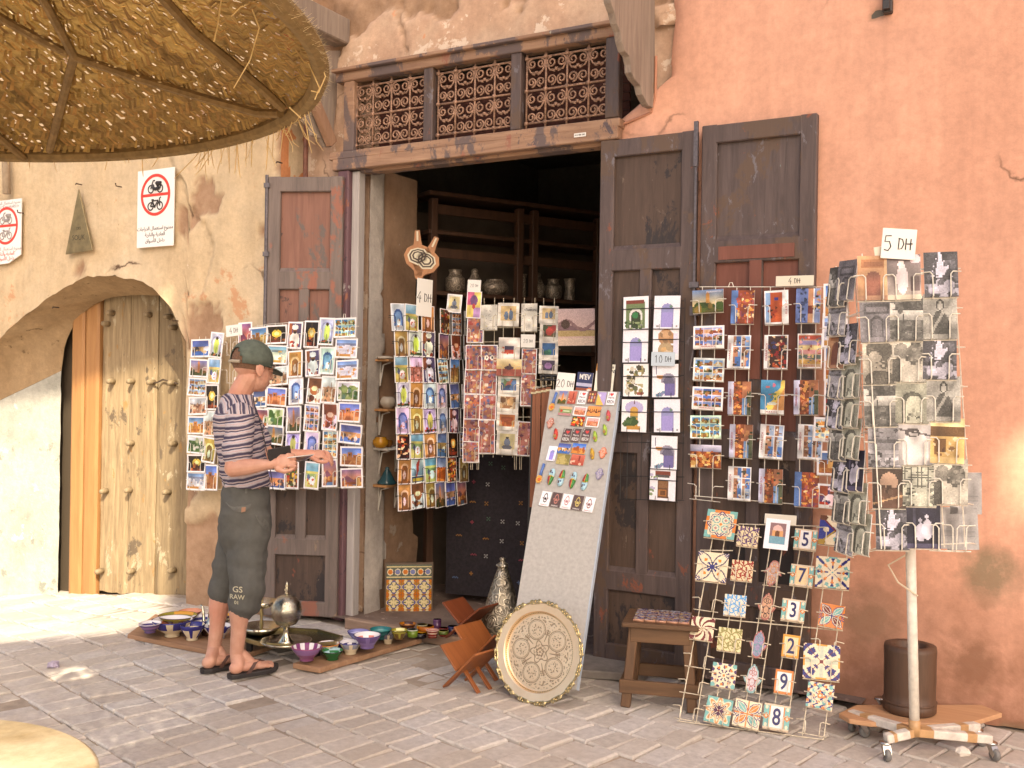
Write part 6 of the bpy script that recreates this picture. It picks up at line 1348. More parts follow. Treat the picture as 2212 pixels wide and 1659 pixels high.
lathe_obj('tiered_dish', 'two tier brass dish with a slim post beside the silver globe', 'dish', (ds.x - .02, ds.y + .06, .092), [
 ('lower_dish', [(.02, .015), (.07, .018), (.115, .05), (.122, .05), (.08, .006), (.02, .0)], SILV, 40), ('post', [(.012, 0), (.009, .03), (.012, .06), (.007, .09), (.012, .12), (.007, .15), (.01, .2)], BRASS, 14), ('upper_dish', [(.01, .165), (.05, .168), (.088, .195), (.094, .195), (.055, .157), (.01, .15)], SILV, 36), ('finial', [(.006, .2), (.012, .21), (.004, .225), (.0005, .235)], BRASS, 14)])
tp = onZ(452, 1372, .03)
T1 = lathe_obj('teapot', 'small silver teapot with a curved spout beside the bare leg', 'teapot', (tp.x, tp.y + .02, .031), [('body', [(.035, 0), (.05, .008), (.056, .04), (.046, .075), (.026, .095), (.022, .12), (.027, .128), (.02, .14), (.005, .16), (.0005, .166)], SILV, 28)])
MB().tube([(-.04, 0, .04), (-.068, 0, .07), (-.072, 0, .11), (-.078, 0, .155), (-.098, 0, .168)], [.014, .011, .008, .007, .006], 10).obj('spout', SILV, T1, True); MB().tube([(.03, 0, .12), (.075, 0, .125), (.08, 0, .06), (.05, 0, .03)], .006, 8).obj('handle', SILV, T1, True)

# leaning panel of glazed tiles inside the doorway
PT = Plane(onY(880, 1340, 0.30), (0.80, 0.60, 0), (0.05, 0.1, 1))
tp0 = PT.hit(833, 1350); TPN = empty('tiled_slab', 'leaning panel of patterned wall tiles inside the doorway', 'tile panel', mw=PT.mat(tp0))
def tp_border(i):
    i.fill(L(.30, .34, .30)); i.fill((.34, .36, .32)); i.rect(0, .12, 1, .2, (.75, .70, .5)); i.rect(0, .8, 1, .88, (.75, .70, .5)); i.ell(.25, .5, .2, .22, (.80, .76, .62)); i.ell(.25, .5, .16, .17, (.74, .42, .12)); i.ell(.75, .5, .2, .22, (.80, .76, .62)); i.ell(.75, .5, .16, .17, (.42, .44, .62)); i.put(abs(i.U - .5) + abs(i.V - .5) < .1, (.25, .16, .3))
def tp_scroll(i):
    a, b, r, t = sym(i); i.fill((.62, .44, .18)); i.put(r < .95 + .25 * np.cos(6 * t), (.80, .74, .56)); i.put(abs(r - .7 - .12 * np.cos(4 * t)) < .1, (.36, .34, .52)); i.put((abs(np.sin(3 * t)) < .3) & (r < .7), (.36, .40, .26)); i.put((a > .75) & (b > .6), (.70, .40, .12))
tm = []
for f in (tp_border, tp_scroll):
    i = Im(26, 26, 5); f(i); i.grain(.04); tm.append(picture_mesh(0, np.clip(i.a, 0, 1), .098, .098, .008, mat=GLAZE, name='tile', back=(.3, .2, .14)))
pw_ = (PT.hit(931, 1345) - tp0).length
for r_ in range(4):
    for c_ in range(3):
        s = pw_ / 3 / .1
        link('tile', tm[0 if r_ == 3 else 1], TPN, Matrix.Translation((pw_ / 6 + c_ * pw_ / 3, -.012, pw_ / 6 + r_ * pw_ / 3)) @ Matrix.Scale(s, 4))
MB().box((pw_ / 2, .004, pw_ * 4 / 6), (pw_ + .02, .02, pw_ * 4 / 3 + .02)).obj('backing_board', simple('tile_backing', (0.12, 0.085, 0.06), 0.9), TPN)

# conical silver lamp
cp = onZ(1078, 1372, 0.05)
CN = lathe_obj('cone_lamp', 'tall conical embossed silver lamp beside the leaning board', 'lamp', (cp.x, cp.y + .03, .05), [('base', [(.13, 0), (.155, .005), (.16, .02), (.15, .03), (.125, .036)], ENGR, 40), ('cone', [(.138, .034), (.120, .11), (.098, .19), (.072, .28), (.048, .35), (.028, .405)], ENGR, 56), ('finial', [(.024, .40), (.034, .412), (.034, .426), (.018, .436), (.012, .444), (.018, .452), (.018, .462), (.008, .468), (.0005, .47)], ENGR, 20)])
for k in range(3): MB().lathe([(.0005, -.012), (.010, -.006), (.010, .006), (.0005, .012)], 10, c=(.03 * math.cos(k * 2.1 - .6), .03 * math.sin(k * 2.1 - .6), .418)).obj('bead', SILV, CN, True)

# folding book stands
STW = wood('cedar_book_stand', (0.19, 0.055, 0.014), (0.31, 0.105, 0.03), 'z', 0.7, 0.42, bmp=0.1, rand=0.08)
def stand(px, py, az, L_, w, label, tilt=43, z0=0.0, mat=STW, rise=None):
    """two boards slotted through each other; the hinge lies along az"""
    p = onZ(px, py, z0); hz = (L_ * .46) * math.cos(R(90 - (90 - tilt))) if rise is None else rise
    o = empty('book_stand', label, 'book stand', 'folding wooden book stands', Matrix.Translation((p.x, p.y, z0)) @ Matrix.Rotation(az, 4, 'Z'))
    lo = L_ * .45; up = L_ * .55; hz = lo * math.cos(R(tilt)) + .004
    for s in (-1, 1):
        mb = MB(); T = .012
        def seg(y0, y1, z0_, z1): mb.box(((0), (y0 + y1) / 2, (z0_ + z1) / 2), (T, y1 - y0, z1 - z0_), None, .002)
        seg(-w / 2, w / 2, .012, up)                                  # plate
        if s > 0: seg(-w / 2, -w * .30, -lo, .012); seg(w * .30, w / 2, -lo, .012); seg(-w * .14, w * .14, -.03, .012)
        else: seg(-w * .28, -w * .16, -lo, .012); seg(w * .16, w * .28, -lo, .012)
        mb.obj('board', mat, o, mw=Matrix.Translation((0, 0, hz)) @ Matrix.Rotation(R(tilt) * s, 4, 'Y'))
    return o
stand(1016, 1486, R(-12), 0.31, 0.20, 'small orange brown folding book stand nearest the street', tilt=47)
stand(1050, 1458, R(-10), 0.36, 0.22, 'larger orange brown book stand behind the small one', tilt=46)
stand(1015, 1378, R(-5), 0.32, 0.20, 'shadowed red brown book stand inside the doorway', tilt=50, z0=.05, mat=wood('dark_red_book_stand', (0.13, 0.03, 0.012), (0.22, 0.06, 0.02), 'z', 0.7, 0.45))

# grey board with magnets, leaning on the door
b_tl = onY(1188, 841, -0.10); b_tr = onY(1337, 846, -0.10); b_br = onZ(1240, 1492, .046)
PBd = Plane(b_tl, b_tr - b_tl, b_tl - onZ(1090, 1478, .046))
bw_ = (b_tr - b_tl).length; bot = PBd.hit(1165, 1488); top = (b_tl + b_tr) / 2; bh = (top - bot).dot(PBd.ez)
bd = empty('magnet_board', 'tall pale grey board of fridge magnets leaning on the dark door leaf', 'board', mw=PBd.mat(top))
bq = [bd.matrix_world.inverted() @ PBd.hit(x, y) for x, y in ((1188, 841), (1089, 1478), (1244, 1490), (1337, 846))]
MB().prism([(p.x, p.z) for p in bq], .002, .022).obj('panel', simple('grey_felt_board', (0.40, 0.385, 0.365), 0.85, 0, 0.12, 45, 0.3), bd)
MB().prism([(bq[2].x + .001, bq[2].z), (bq[2].x + .008, bq[2].z), (bq[3].x + .008, bq[3].z), (bq[3].x + .001, bq[3].z)], .001, .024).obj('edge_strip', simple('pale_blue_edge', (0.40, 0.46, 0.54), 0.5), bd)
def zm(x, y): return (1280 / 1.1302 + x / 4.364 / 1.1302, 880 / 1.1302 + y / 4.364 / 1.1302)
MG = 'fridge magnets on the grey board'
def magnet_pic(px, py, w, h, fn, label, rot=0.0, t=None):
    i = Im(max(12, int(w * 330)), max(12, int(h * 330)), int(px * 7 + py) % 999); fn(i); i.grain(.03)
    o = link('magnet', picture_mesh(0, np.clip(i.a, 0, 1), w, h, .003, name='magnet'), None, PBd.mat(PBd.hit(*zm(px, py)), R(rot), .0035)); tag(o, label, 'magnet', MG); return o
def m_w(i): i.fill((.93, .91, .92))
def m_d(i): i.fill((.36, .29, .28))
def m_call(i): i.fill((.86, .58, .32)); i.put(abs(i.V - .45 - .1 * np.sin(i.U * 16)) < .05, (.25, .12, .08)); i.put((np.sin(i.U * 40) > .7) & (abs(i.V - .55) < .2), (.25, .12, .08))
def m_nine(i):
    i.fill((.42, .26, .22))
    for a in range(3):
        for b in range(3): i.rect(.12 + .28 * a, .16 + .24 * b, .32 + .28 * a, .33 + .24 * b, [(.85, .6, .4), (.9, .8, .5), (.75, .35, .25), (.7, .6, .7)][(a + 2 * b) % 4])
def m_lilac(i): i.fill((.70, .64, .84)); i.put(i.U + i.V < .9, (.90, .72, .36)); i.ell(.3, .75, .12, .1, (.9, .85, .9))
def m_green(i): i.fill((.50, .58, .36)); i.rect(0, .75, 1, 1, (.80, .66, .5)); i.rect(0, 0, 1, .3, (.70, .5, .5)); i.ell(.2, .5, .1, .16, (.75, .2, .18)); i.rect(.35, .42, .85, .55, (.8, .85, .7))
def m_red(i): i.grad((.62, .26, .18), (.80, .45, .36)); i.rect(.55, .4, .65, .9, (.5, .2, .15)); i.dots(6, [(.9, .7, .6)], 0, .1, 1, .4, .08)
def m_orw(i): d_city(i); i.a = i.a * .6 + np.array((.80, .45, .25)) * .4; i.frame((.92, .9, .9), .08)
def m_khaki(i): i.fill((.62, .56, .30)); i.dots(14, [(.7, .64, .4), (.5, .46, .25)], 0, 0, 1, 1, .15)
row = [(412, 400, d_minaret, 'minaret picture magnet at the upper corner'), (516, 400, m_red, 'red rooftops magnet in the top row'), (622, 403, m_w, 'white magnet with a red heart in the top row'), (727, 397, m_nine, 'brown nine window magnet in the top row'), (825, 413, m_lilac, 'lilac and yellow map magnet in the top row'), (930, 410, m_w, 'white heart magnet at the upper right corner')]
def lett(o, s, size, z, c=INK, sx=1.0, x=0.0, bold=0.0): txt(s, size, 'lettering', c, o, Matrix.Translation((x, -.0036, z)), sx=sx, depth=.0003, bold=bold)
HEART = simple('heart_red', (0.62, 0.06, 0.05), 0.4)
def heart(o, r, x, z):
    pts = []
    for k in range(24):
        t = 2 * math.pi * k / 24; pts.append((x + r * .062 * 16 * math.sin(t) ** 3, z + r * .062 * (13 * math.cos(t) - 5 * math.cos(2 * t) - 2 * math.cos(3 * t) - math.cos(4 * t))))
    MB().prism(pts, -.0042, -.0032).obj('heart', HEART, o)
for x, y, f, l in row:
    o = magnet_pic(x, y, .052, .079, f, l)
    if f is m_w: heart(o, .011, .006 if x < 800 else 0, .024); lett(o, 'I' if x < 800 else 'J', .022, .026, INK, 1, -.015); lett(o, 'Marra', .016, .004, INK, .95); lett(o, 'KECH', .026, -.022, INK, .62, bold=.0004)
for x, y, w, h, f, l in ((440, 543, .080, .055, m_green, 'green banner magnet in the second row'), (597, 545, .080, .058, m_orw, 'orange skyline magnet in the second row'), (748, 545, .082, .06, m_call, 'orange calligraphy magnet on the grey board'), (576, 655, .078, .058, d_spice, 'spice market magnet in the third row'), (732, 662, .08, .06, m_orw, 'orange skyline magnet below the calligraphy one'), (430, 942, .078, .058, d_boats, 'grey blue columns magnet on the grey board'), (585, 945, .082, .06, d_kasbah, 'orange rampart magnet beside the yellow clog'), (420, 1058, .08, .06, m_khaki, 'plain khaki magnet on the grey board'), (572, 1065, .082, .062, m_red, 'red brown lettered magnet on the grey board'), (298, 995, .054, .088, w_lilac, 'lilac archway magnet on the grey board')):
    magnet_pic(x, y, w, h, f, l, rot=1.5)
for k, x in enumerate((455, 556, 661)):
    o = magnet_pic(x, 803, .052, .082, m_d, 'dark heart magnet with white letters, %s of the three in a row' % ORD[k], rot=1); heart(o, .011, .004, .02); lett(o, "J'", .02, .03, WHITE, 1, -.017); lett(o, 'Marra', .016, .0, WHITE, .95); lett(o, 'KECH', .026, -.024, WHITE, .62, bold=.0004)
for k, (x, y, dark) in enumerate(((230, 1477, 0), (345, 1490, 1), (458, 1507, 0), (573, 1522, 1), (695, 1540, 0))):
    o = magnet_pic(x, y, .060, .084, m_d if dark else m_w, '%s hand magnet, %s of the five along the bottom' % (('white', 'dark')[dark], ORD[k]), rot=3)
    hc = [simple('mag_black', (.03, .03, .04), .5), simple('mag_redgrey', (.48, .20, .16), .5), simple('mag_rosegrey', (.45, .22, .24), .5), simple('mag_yellow', (.62, .50, .16), .5), simple('mag_brown', (.24, .10, .10), .5)][k]
    MB().ring([(x_ * .036, z_ * .056 + .006) for x_, z_ in hand_poly(1, 1)], [(x_ * .027, z_ * .044 + .006) for x_, z_ in hand_poly(1, 1)], -.0042, -.0032).obj('hand_outline', hc, o); MB().lathe([(.0075, 0), (.0075, .001), (.004, .001), (.004, 0)], 14, mat=Matrix.Translation((0, -.0034, 0)) @ Matrix.Rotation(R(90), 4, 'X')).obj('eye_ring', hc, o); lett(o, 'MAROC', .012, -.035, WHITE if dark else simple('mag_rosegrey', 0), 1)
def clog(px, py, L_, rot, body, inside, band, label):
    o = empty('clog_magnet', label, 'magnet', MG, PBd.mat(PBd.hit(*zm(px, py)), R(rot), .002)); mb = MB(); w = L_ * .40
    out = [(-.30, -.42), (-.38, -.2), (-.42, .0), (-.40, .2), (-.28, .38), (-.1, .5), (.06, .5), (.26, .36), (.40, .15), (.42, -.05), (.36, -.25), (.28, -.42), (.0, -.5)]
    n = len(out); b0 = 0
    for lev, (sc, y) in enumerate(((1.0, 0), (1.0, -.006), (.86, -.014), (.55, -.019))):
        for x, z in out: mb.v.append((x * w * sc, y, z * L_ * (sc if sc > .7 else .75) + (L_ * .08 if lev == 3 else 0)))
    for lev in range(3):
        for k in range(n): mb.face((lev * n + k, lev * n + (k + 1) % n, (lev + 1) * n + (k + 1) % n, (lev + 1) * n + k))
    mb.face([3 * n + k for k in range(n)]); mb.obj('shoe', body, o, True)
    MB().prism([(x * w * .62, z * L_ * .30 - L_ * .24) for x, z in [(math.cos(2 * math.pi * k / 14) * .5, math.sin(2 * math.pi * k / 14) * .55) for k in range(14)]], -.0195, -.012).obj('opening', inside, o)
    MB().tube([(-w * .36, -.012, L_ * .02), (0, -.019, L_ * .06), (w * .36, -.012, L_ * .02)], .0016, 5).obj('band', band, o); return o
YEL = cm('mag_band_yellow', (.66, .46, .05)); IN_ = cm('mag_inner_wood', (.32, .18, .05))
clog(900, 594, .066, -8, cm('mag_crimson', (.50, .07, .08)), IN_, cm('mag_pink', (.62, .25, .36)), 'crimson clog magnet near the upper right corner'); clog(864, 745, .066, -14, cm('mag_lime', (.32, .48, .05)), IN_, cm('mag_pale_lime', (.55, .62, .3)), 'lime green clog magnet near the board edge'); clog(760, 814, .066, -14, cm('mag_lime', 0), IN_, cm('mag_pale_lime', 0), 'lime green clog magnet beside the dark heart magnets')
clog(341, 790, .068, -8, cm('mag_red', (.52, .05, .03)), IN_, cm('mag_pink', 0), 'red clog magnet at the side of the dark hearts'); clog(729, 1000, .066, -12, cm('mag_gold', (.52, .32, .03)), IN_, YEL, 'gold clog magnet beside the orange hand')
def two_tone(px, py, L_, rot, flip, label):
    o = empty('boat_magnet', label, 'magnet', MG, PBd.mat(PBd.hit(*zm(px, py)), R(rot), .002)); w = L_ * .40; s = -1 if flip else 1
    half = [(0, -.5), (.2, -.42), (.38, -.15), (.42, .1), (.38, .34), (.22, .47), (0, .5)]
    def lens(poly, mat, nm, y1=-.014):
        mb = MB(); n = len(poly); cx = sum(p[0] for p in poly) / n; cz = sum(p[1] for p in poly) / n
        for sc, y in ((1, 0), (1, -.007), (.7, y1)):
            for x, z in poly: mb.v.append(((cx + (x - cx) * sc) * w, y, s * (cz + (z - cz) * sc) * L_))
        for lev in range(2):
            for k in range(n): mb.face((lev * n + k, lev * n + (k + 1) % n, (lev + 1) * n + (k + 1) % n, (lev + 1) * n + k))
        mb.face([2 * n + k for k in range(n)]); mb.obj(nm, mat, o, True)
    lens([(0, -.5), (.2, -.42), (.36, -.15), (.41, .0), (0, .06)], cm('mag_green', (.04, .22, .05)), 'green_half'); lens([(0, -.5), (0, .06), (-.41, .0), (-.36, -.15), (-.2, -.42)], cm('mag_darkred', (.34, .03, .03)), 'red_half')
    lens([(0, .06), (.41, 0), (.40, .3), (.22, .47), (0, .5), (-.22, .47), (-.40, .3), (-.41, 0)], cm('mag_sky', (.34, .55, .66)), 'blue_end'); MB().tube([(-w * .42, -.009, 0), (0, -.014, s * L_ * .06), (w * .42, -.009, 0)], .0018, 5).obj('band', YEL, o); MB().tube([(0, -.014, s * L_ * .05), (0, -.009, -s * L_ * .48)], .0014, 5).obj('stripe', YEL, o)
    MB().lathe([(w * .12, 0), (w * .12, .002), (w * .06, .002)], 10, mat=Matrix.Translation((w * .14, -.013, s * L_ * .22)) @ Matrix.Rotation(R(90), 4, 'X')).obj('roundel', cm('mag_navy', (.05, .07, .2)), o); MB().box((-w * .15, -.013, s * L_ * .28), (w * .2, .003, L_ * .16)).obj('figure', cm('mag_dark_brown', (.10, .05, .03)), o)
for k, (x, y, f) in enumerate(((291, 1243, 0), (402, 1255, 1), (523, 1280, 0), (652, 1297, 1))): two_tone(x, y, .098, 4, f, 'red, green and blue slipper magnet, %s of the four in a row' % ORD[k])
def spoon(px, py, L_, label):
    o = empty('spoon_magnet', label, 'magnet', MG, PBd.mat(PBd.hit(*zm(px, py)), R(5), .002))
    MB().tube([(0, -.006, L_ * .5), (0, -.007, L_ * .2), (0, -.006, -L_ * .1)], [.009, .007, .0095], 10).obj('handle', cm('mag_blue', (.09, .17, .45)), o, True)
    mb = MB(); mb.lathe([(.001, 0), (.012, .001), (.0185, .007), (.017, .009), (.009, .004), (.001, .003)], 20, mat=Matrix.Translation((0, -.002, -L_ * .30)) @ Matrix.Rotation(R(90), 4, 'X') @ Matrix.Scale(1.35, 4, (0, 1, 0))); mb.obj('bowl', cm('mag_amber', (.62, .32, .06)), o, True); MB().lathe([(.009, 0), (.008, .003), (.001, .004)], 12, mat=Matrix.Translation((0, -.006, -L_ * .30)) @ Matrix.Rotation(R(90), 4, 'X')).obj('painting', cm('mag_orange', (.62, .14, .03)), o)
spoon(318, 445, .115, 'blue handled spoon magnet at the upper left of the board'); spoon(184, 1210, .115, 'blue handled spoon magnet at the lower left of the board')
for (x, y), c, l in (((283, 673), (.42, .18, .13), 'reddish hand magnet at the left of the board'), ((842, 990), (.60, .20, .11), 'coral hand magnet near the right edge'), ((805, 1215), (.24, .22, .34), 'slate blue hand magnet near the right edge')):
    n = l.split()[0]; hamsa(PBd.mat(PBd.hit(*zm(x, y)), R(184), .002), .05, .066, (cm('mag_hand_' + n, c), cm('mag_hand2_' + n, tuple(min(1, q * 1.25) for q in c)), cm('mag_hand_eye', (.62, .56, .5))), l, 'hand_magnet', 'magnet', MG, .008)
# leaflets standing behind the board, and the price
PL = Plane(onY(1262, 820, -0.085), XH, (0, .12, 1))
def leaflet(px, py, w, h, fn, label, rot, off, lines):
    i = Im(24, 32, 8); fn(i); i.grain(.02); o = link('leaflet', picture_mesh(0, np.clip(i.a, 0, 1), w, h, .004, name='leaflet'), None, PL.mat(PL.hit(px, py), R(rot), off)); tag(o, label, 'leaflet', 'leaflets behind the grey board')
    for s, sz, x, z, m, b in lines: txt(s, sz, 'lettering', m, o, Matrix.Translation((x, -.0048, z)), sx=.8, depth=.0003, bold=b)
def l_mev(i): i.fill((.22, .24, .38)); i.rect(0, .46, 1, .58, (.70, .70, .80)); i.rect(0, 0, 1, .4, (.55, .30, .22)); i.dots(14, [(.85, .5, .3), (.9, .85, .8), (.5, .2, .15)], 0, 0, 1, .38, .1)
def l_eva(i): i.fill((.93, .92, .86)); i.rect(0, .78, .28, 1, (.80, .55, .25)); i.rect(.1, .72, .26, .86, (.25, .18, .35)); i.dots(4, [(.75, .85, .6)], .05, .2, .5, .6, .05)
leaflet(1262, 833, .098, .15, l_mev, "dark blue leaflet headed M'EV behind the board top", 4, .0, [("M'EV", .042, 0, .048, WHITE, .001)])
leaflet(1304, 822, .115, .19, l_eva, 'white EVASIONS leaflet behind the board top', 3, -.012, [('Marrakech', .019, .018, .078, INK, .0003), ('EVASIONS', .025, .018, .055, INK, .0003)])
price('20 DH', PL, 1222, 829, .115, .125, 'white 20 DH card standing behind the board top', rot=4, off=.006, size=.04)
# belts hanging beside the board
LEA = wood('brown_belt_leather', (0.16, 0.05, 0.02), (0.27, 0.095, 0.04), 'z', 1.5, 0.5); PBe = Plane(onY(1165, 830, 0.02), (0.95, .3, 0), ZU)
for k, x in enumerate((1153, 1164, 1175, 1186)):
    p = PBe.hit(x, 838 - k * 2); o = empty('belt', 'brown leather belt hanging by its buckle, %s from the inner rack' % ORD[k], 'belt', 'belts beside the magnet board', PBe.mat(p, 0, .01 * (k % 2)))
    MB().box((0, 0, -.36), (.028, .004, .70)).obj('strap', LEA, o); MB().tube([(-.017, -.004, .0), (-.017, -.012, .045), (.017, -.012, .045), (.017, -.004, .0)], .003, 5, closed=True).obj('buckle', SILV, o); MB().box((0, -.003, -.03), (.033, .008, .012)).obj('keeper', SILV, o)
mb = MB(); c0 = PBe.hit(1200, 812); mb.tube([c0 + Vector((.09 * math.cos(a), .09 * math.sin(a), 0)) for a in [2 * math.pi * k / 20 for k in range(20)]], .006, 5, closed=True); mb.tube([c0 + Vector((.09 * math.cos(a), .09 * math.sin(a), -.025)) for a in [2 * math.pi * k / 20 for k in range(20)]], .005, 5, closed=True)
for k in range(14): a = 2 * math.pi * k / 14; mb.box(c0 + Vector((.09 * math.cos(a), .09 * math.sin(a), -.012)), (.012, .004, .03), Matrix.Rotation(a + R(90), 4, 'Z'))
mb.tube([PBe.hit(1149, 850), PBe.hit(1142, 1120), (PBe.hit(1140, 1380).x, PBe.hit(1140, 1380).y, .04)], .006, 5); tag(mb.obj('belt_hoop', WIRE_B), 'black hoop stand from which the belts hang', 'stand')

# ================================================================ big round brass tray leaning on the board
def tray():
    c = onZ(1152, 1520, .004); RT = .236
    nrm = Vector((0.10, -1, 0)).normalized(); lean = R(13)
    root = empty('round_tray', 'large round engraved brass tray leaning against the grey board', 'tray', mw=Matrix.Translation(c) @ Matrix.Rotation(R(-3), 4, 'Z') @ Matrix.Rotation(-lean, 4, 'X') @ Matrix.Translation((0, 0, RT + .012)) @ Matrix.Rotation(R(90), 4, 'X'))
    nr, na = 110, 300; v = []; f = []; eng = []
    def pat(r, a):
        q = r / .183; h = 0.0
        if r < .183:
            s = a * 5 / (2 * math.pi) % 1.0 - .5; x = q * math.cos(s * 2 * math.pi / 5); y = q * math.sin(s * 2 * math.pi / 5)
            d = math.hypot(x - .60, y); h += 1.0 if abs(d - .27) < .011 or abs(d - .235) < .006 else 0
            h += 1.0 if d < .17 and mnoise.noise((x * 26, y * 26, 1)) > .22 else 0
            if q < .33: h += 1.0 if abs(q - .24 - .06 * math.cos(5 * a + 3.14)) < .016 or (q < .2 and mnoise.noise((x * 30, y * 30, 3)) > .15) or abs(q - .10) < .012 else 0
            s2 = (a + math.pi / 5) * 5 / (2 * math.pi) % 1.0 - .5; x2 = q * math.cos(s2 * 2 * math.pi / 5); y2 = q * math.sin(s2 * 2 * math.pi / 5)
            if q > .3: h += 1.0 if abs(y2) < .012 and q < .62 else 0
            if math.hypot(x2 - .55, y2) < .09 and (int(x2 * 60) % 3 == 0 or int((y2 + 2) * 60) % 3 == 0): h += .8
            if .78 < q < .97 and d > .31: h += 1.0 if mnoise.noise((x2 * 17, y2 * 17, 5)) > .12 and mnoise.noise((x2 * 50, y2 * 50, 7)) > -.15 else 0
            if d > .31 and .42 < q < .8: h += .9 if mnoise.noise((x2 * 24, y2 * 24, 9)) > .30 else 0
        return min(1.0, h)
    for i in range(nr + 1):
        r = .236 * (i / nr)
        for j in range(na):
            a = 2 * math.pi * j / na; h = pat(r, a); z = 0.0
            if r > .186: z = min(1, (r - .186) / .010) * .022
            if r > .199: z = .022 + (r - .199) * .06
            z -= h * .0006; v.append((r * math.cos(a), r * math.sin(a), z)); eng.append(h)
    for i in range(nr):
        for j in range(na): f.append((i * na + j, i * na + (j + 1) % na, (i + 1) * na + (j + 1) % na, (i + 1) * na + j))
    me = bpy.data.meshes.new('plate'); me.from_pydata(v, [], f); me.polygons.foreach_set('use_smooth', [True] * len(f))
    at = me.attributes.new('cut', 'FLOAT', 'POINT'); at.data.foreach_set('value', eng)
    m, t, b = nt('engraved_rose_brass'); b.inputs['Metallic'].default_value = 1; b.inputs['Roughness'].default_value = .42; a = node(t, 'Attribute'); a.attribute_name = 'cut'
    vv = coords(t); n1 = noise(t, vv, 9, 4); colr = ramp(t, n1, [(.3, (.84, .63, .42)), (.7, (.93, .74, .52))]); t.links.new(mix(t, a.outputs['Fac'], colr, (.36, .235, .14)), b.inputs['Base Color']); bump(t, b, noise(t, vv, 120, 2), .08, .001)
    me.materials.append(m); link('plate', me, root)
    # beaded step and scrolled rim
    BRT = metal('bright_rim_brass', (0.62, 0.50, 0.27), 0.26)
    mb = MB(); bm = []
    for k in range(120): a = 2 * math.pi * k / 120; mb.box((.190 * math.cos(a), .190 * math.sin(a), .008), (.0045, .006, .008), Matrix.Rotation(a, 4, 'Z'))
    o = mb.obj('beading', BRT, root); o['kind'] = 'stuff'
    mb = MB(); mb.tube([((.238 + .0035 * math.cos(16 * a)) * math.cos(a), (.238 + .0035 * math.cos(16 * a)) * math.sin(a), .020) for a in [2 * math.pi * k / 160 for k in range(160)]], .0055, 8, closed=True); mb.obj('rim', BRT, root, True)
    for k in range(16):
        a0 = 2 * math.pi * (k + .5) / 16; mb = MB()
        for s in (-1, 1):
            pts = []
            for q in range(16):
                t_ = q / 15; rr = .013 * (1 - .72 * t_); an = R(200) + t_ * R(480); pts.append((.2445 + rr * math.sin(an) * .9, s * (.020 - .0 * t_) + s * rr * math.cos(an), .023))
            mb.tube(pts, [.0048 - .0018 * q / 15 for q in range(16)], 6)
        mb.tube([(.238, -.038, .022), (.246, -.02, .024), (.2515, 0, .024), (.246, .02, .024), (.238, .038, .022)], .004, 6); mb.lathe([(.001, -.006), (.006, -.003), (.006, .003), (.001, .007)], 8, c=(.2455, 0, .025))
        mb.obj('scroll', BRT, root, True, Matrix.Rotation(a0, 4, 'Z'))
tray()

# ================================================================ stool with small tiles on it
STO = wood('stool_wood', (0.065, 0.032, 0.014), (0.15, 0.078, 0.034), 'x', 0.7, 0.6, bmp=0.25); STV = wood('stool_leg_wood', (0.07, 0.034, 0.015), (0.155, 0.08, 0.036), 'z', 0.7, 0.6, bmp=0.25)
fl, fr = onZ(1328, 1530), onZ(1428, 1545); sc_ = onY(1400, 1400, -0.52)
st = empty('stool', 'square brown wooden stool with patterned tiles laid on top', 'stool', mw=Matrix.Translation((-1.795, -0.50, 0)) @ Matrix.Rotation(R(16), 4, 'Z'))
MB().box((0, 0, .405), (.37, .33, .022), None, .004).obj('seat', STO, st)
hw, hd = .150, .130
for sx in (-1, 1):
    for sy in (-1, 1): MB().bar((sx * (hw + .012), sy * (hd + .012), 0), (sx * (hw - .022), sy * (hd - .022), .394), .048, .042, .004, up=(0, 1, 0)).obj('leg', STV, st)
for s in (-1, 1):
    MB().box((0, s * (hd - .004), .355), (.29, .022, .075), None, .003).obj('apron', STO, st); MB().box((s * (hw - .004), 0, .355), (.022, .25, .074), None, .003).obj('apron', STO, st)
    MB().box((0, s * (hd + .030), .105), (.385, .02, .065), None, .003).obj('stretcher', STO, st); MB().box((s * (hw + .030), 0, .105), (.02, .315, .064), None, .003).obj('stretcher', STO, st)
def st_t(i): i.fill((.55, .50, .52)); i.dots(26, [(.24, .22, .42), (.72, .62, .42), (.45, .34, .3), (.66, .66, .68), (.35, .30, .5)], 0, 0, 1, 1, .13)
for r_ in range(4):
    for c_ in range(5):
        i = Im(10, 10, r_ * 5 + c_); st_t(i); me = picture_mesh(0, i.a, .052, .056, .012, mat=GLAZE, name='small_tile', back=(.42, .22, .14))
        M = st.matrix_world @ Matrix.Translation((-.108 + .055 * c_, -.095 + .06 * r_, .4165)) @ Matrix.Rotation(R(-90) , 4, 'X') @ Matrix.Rotation(R(JR.uniform(-2, 2)), 4, 'Y')
        tag(link('small_tile', me, None, M), 'small violet and cream tile, %s from the left in the %s row on the stool' % (ORD[c_], ('front', 'second', 'third', 'back')[r_]), 'tile', 'small tiles on the stool')

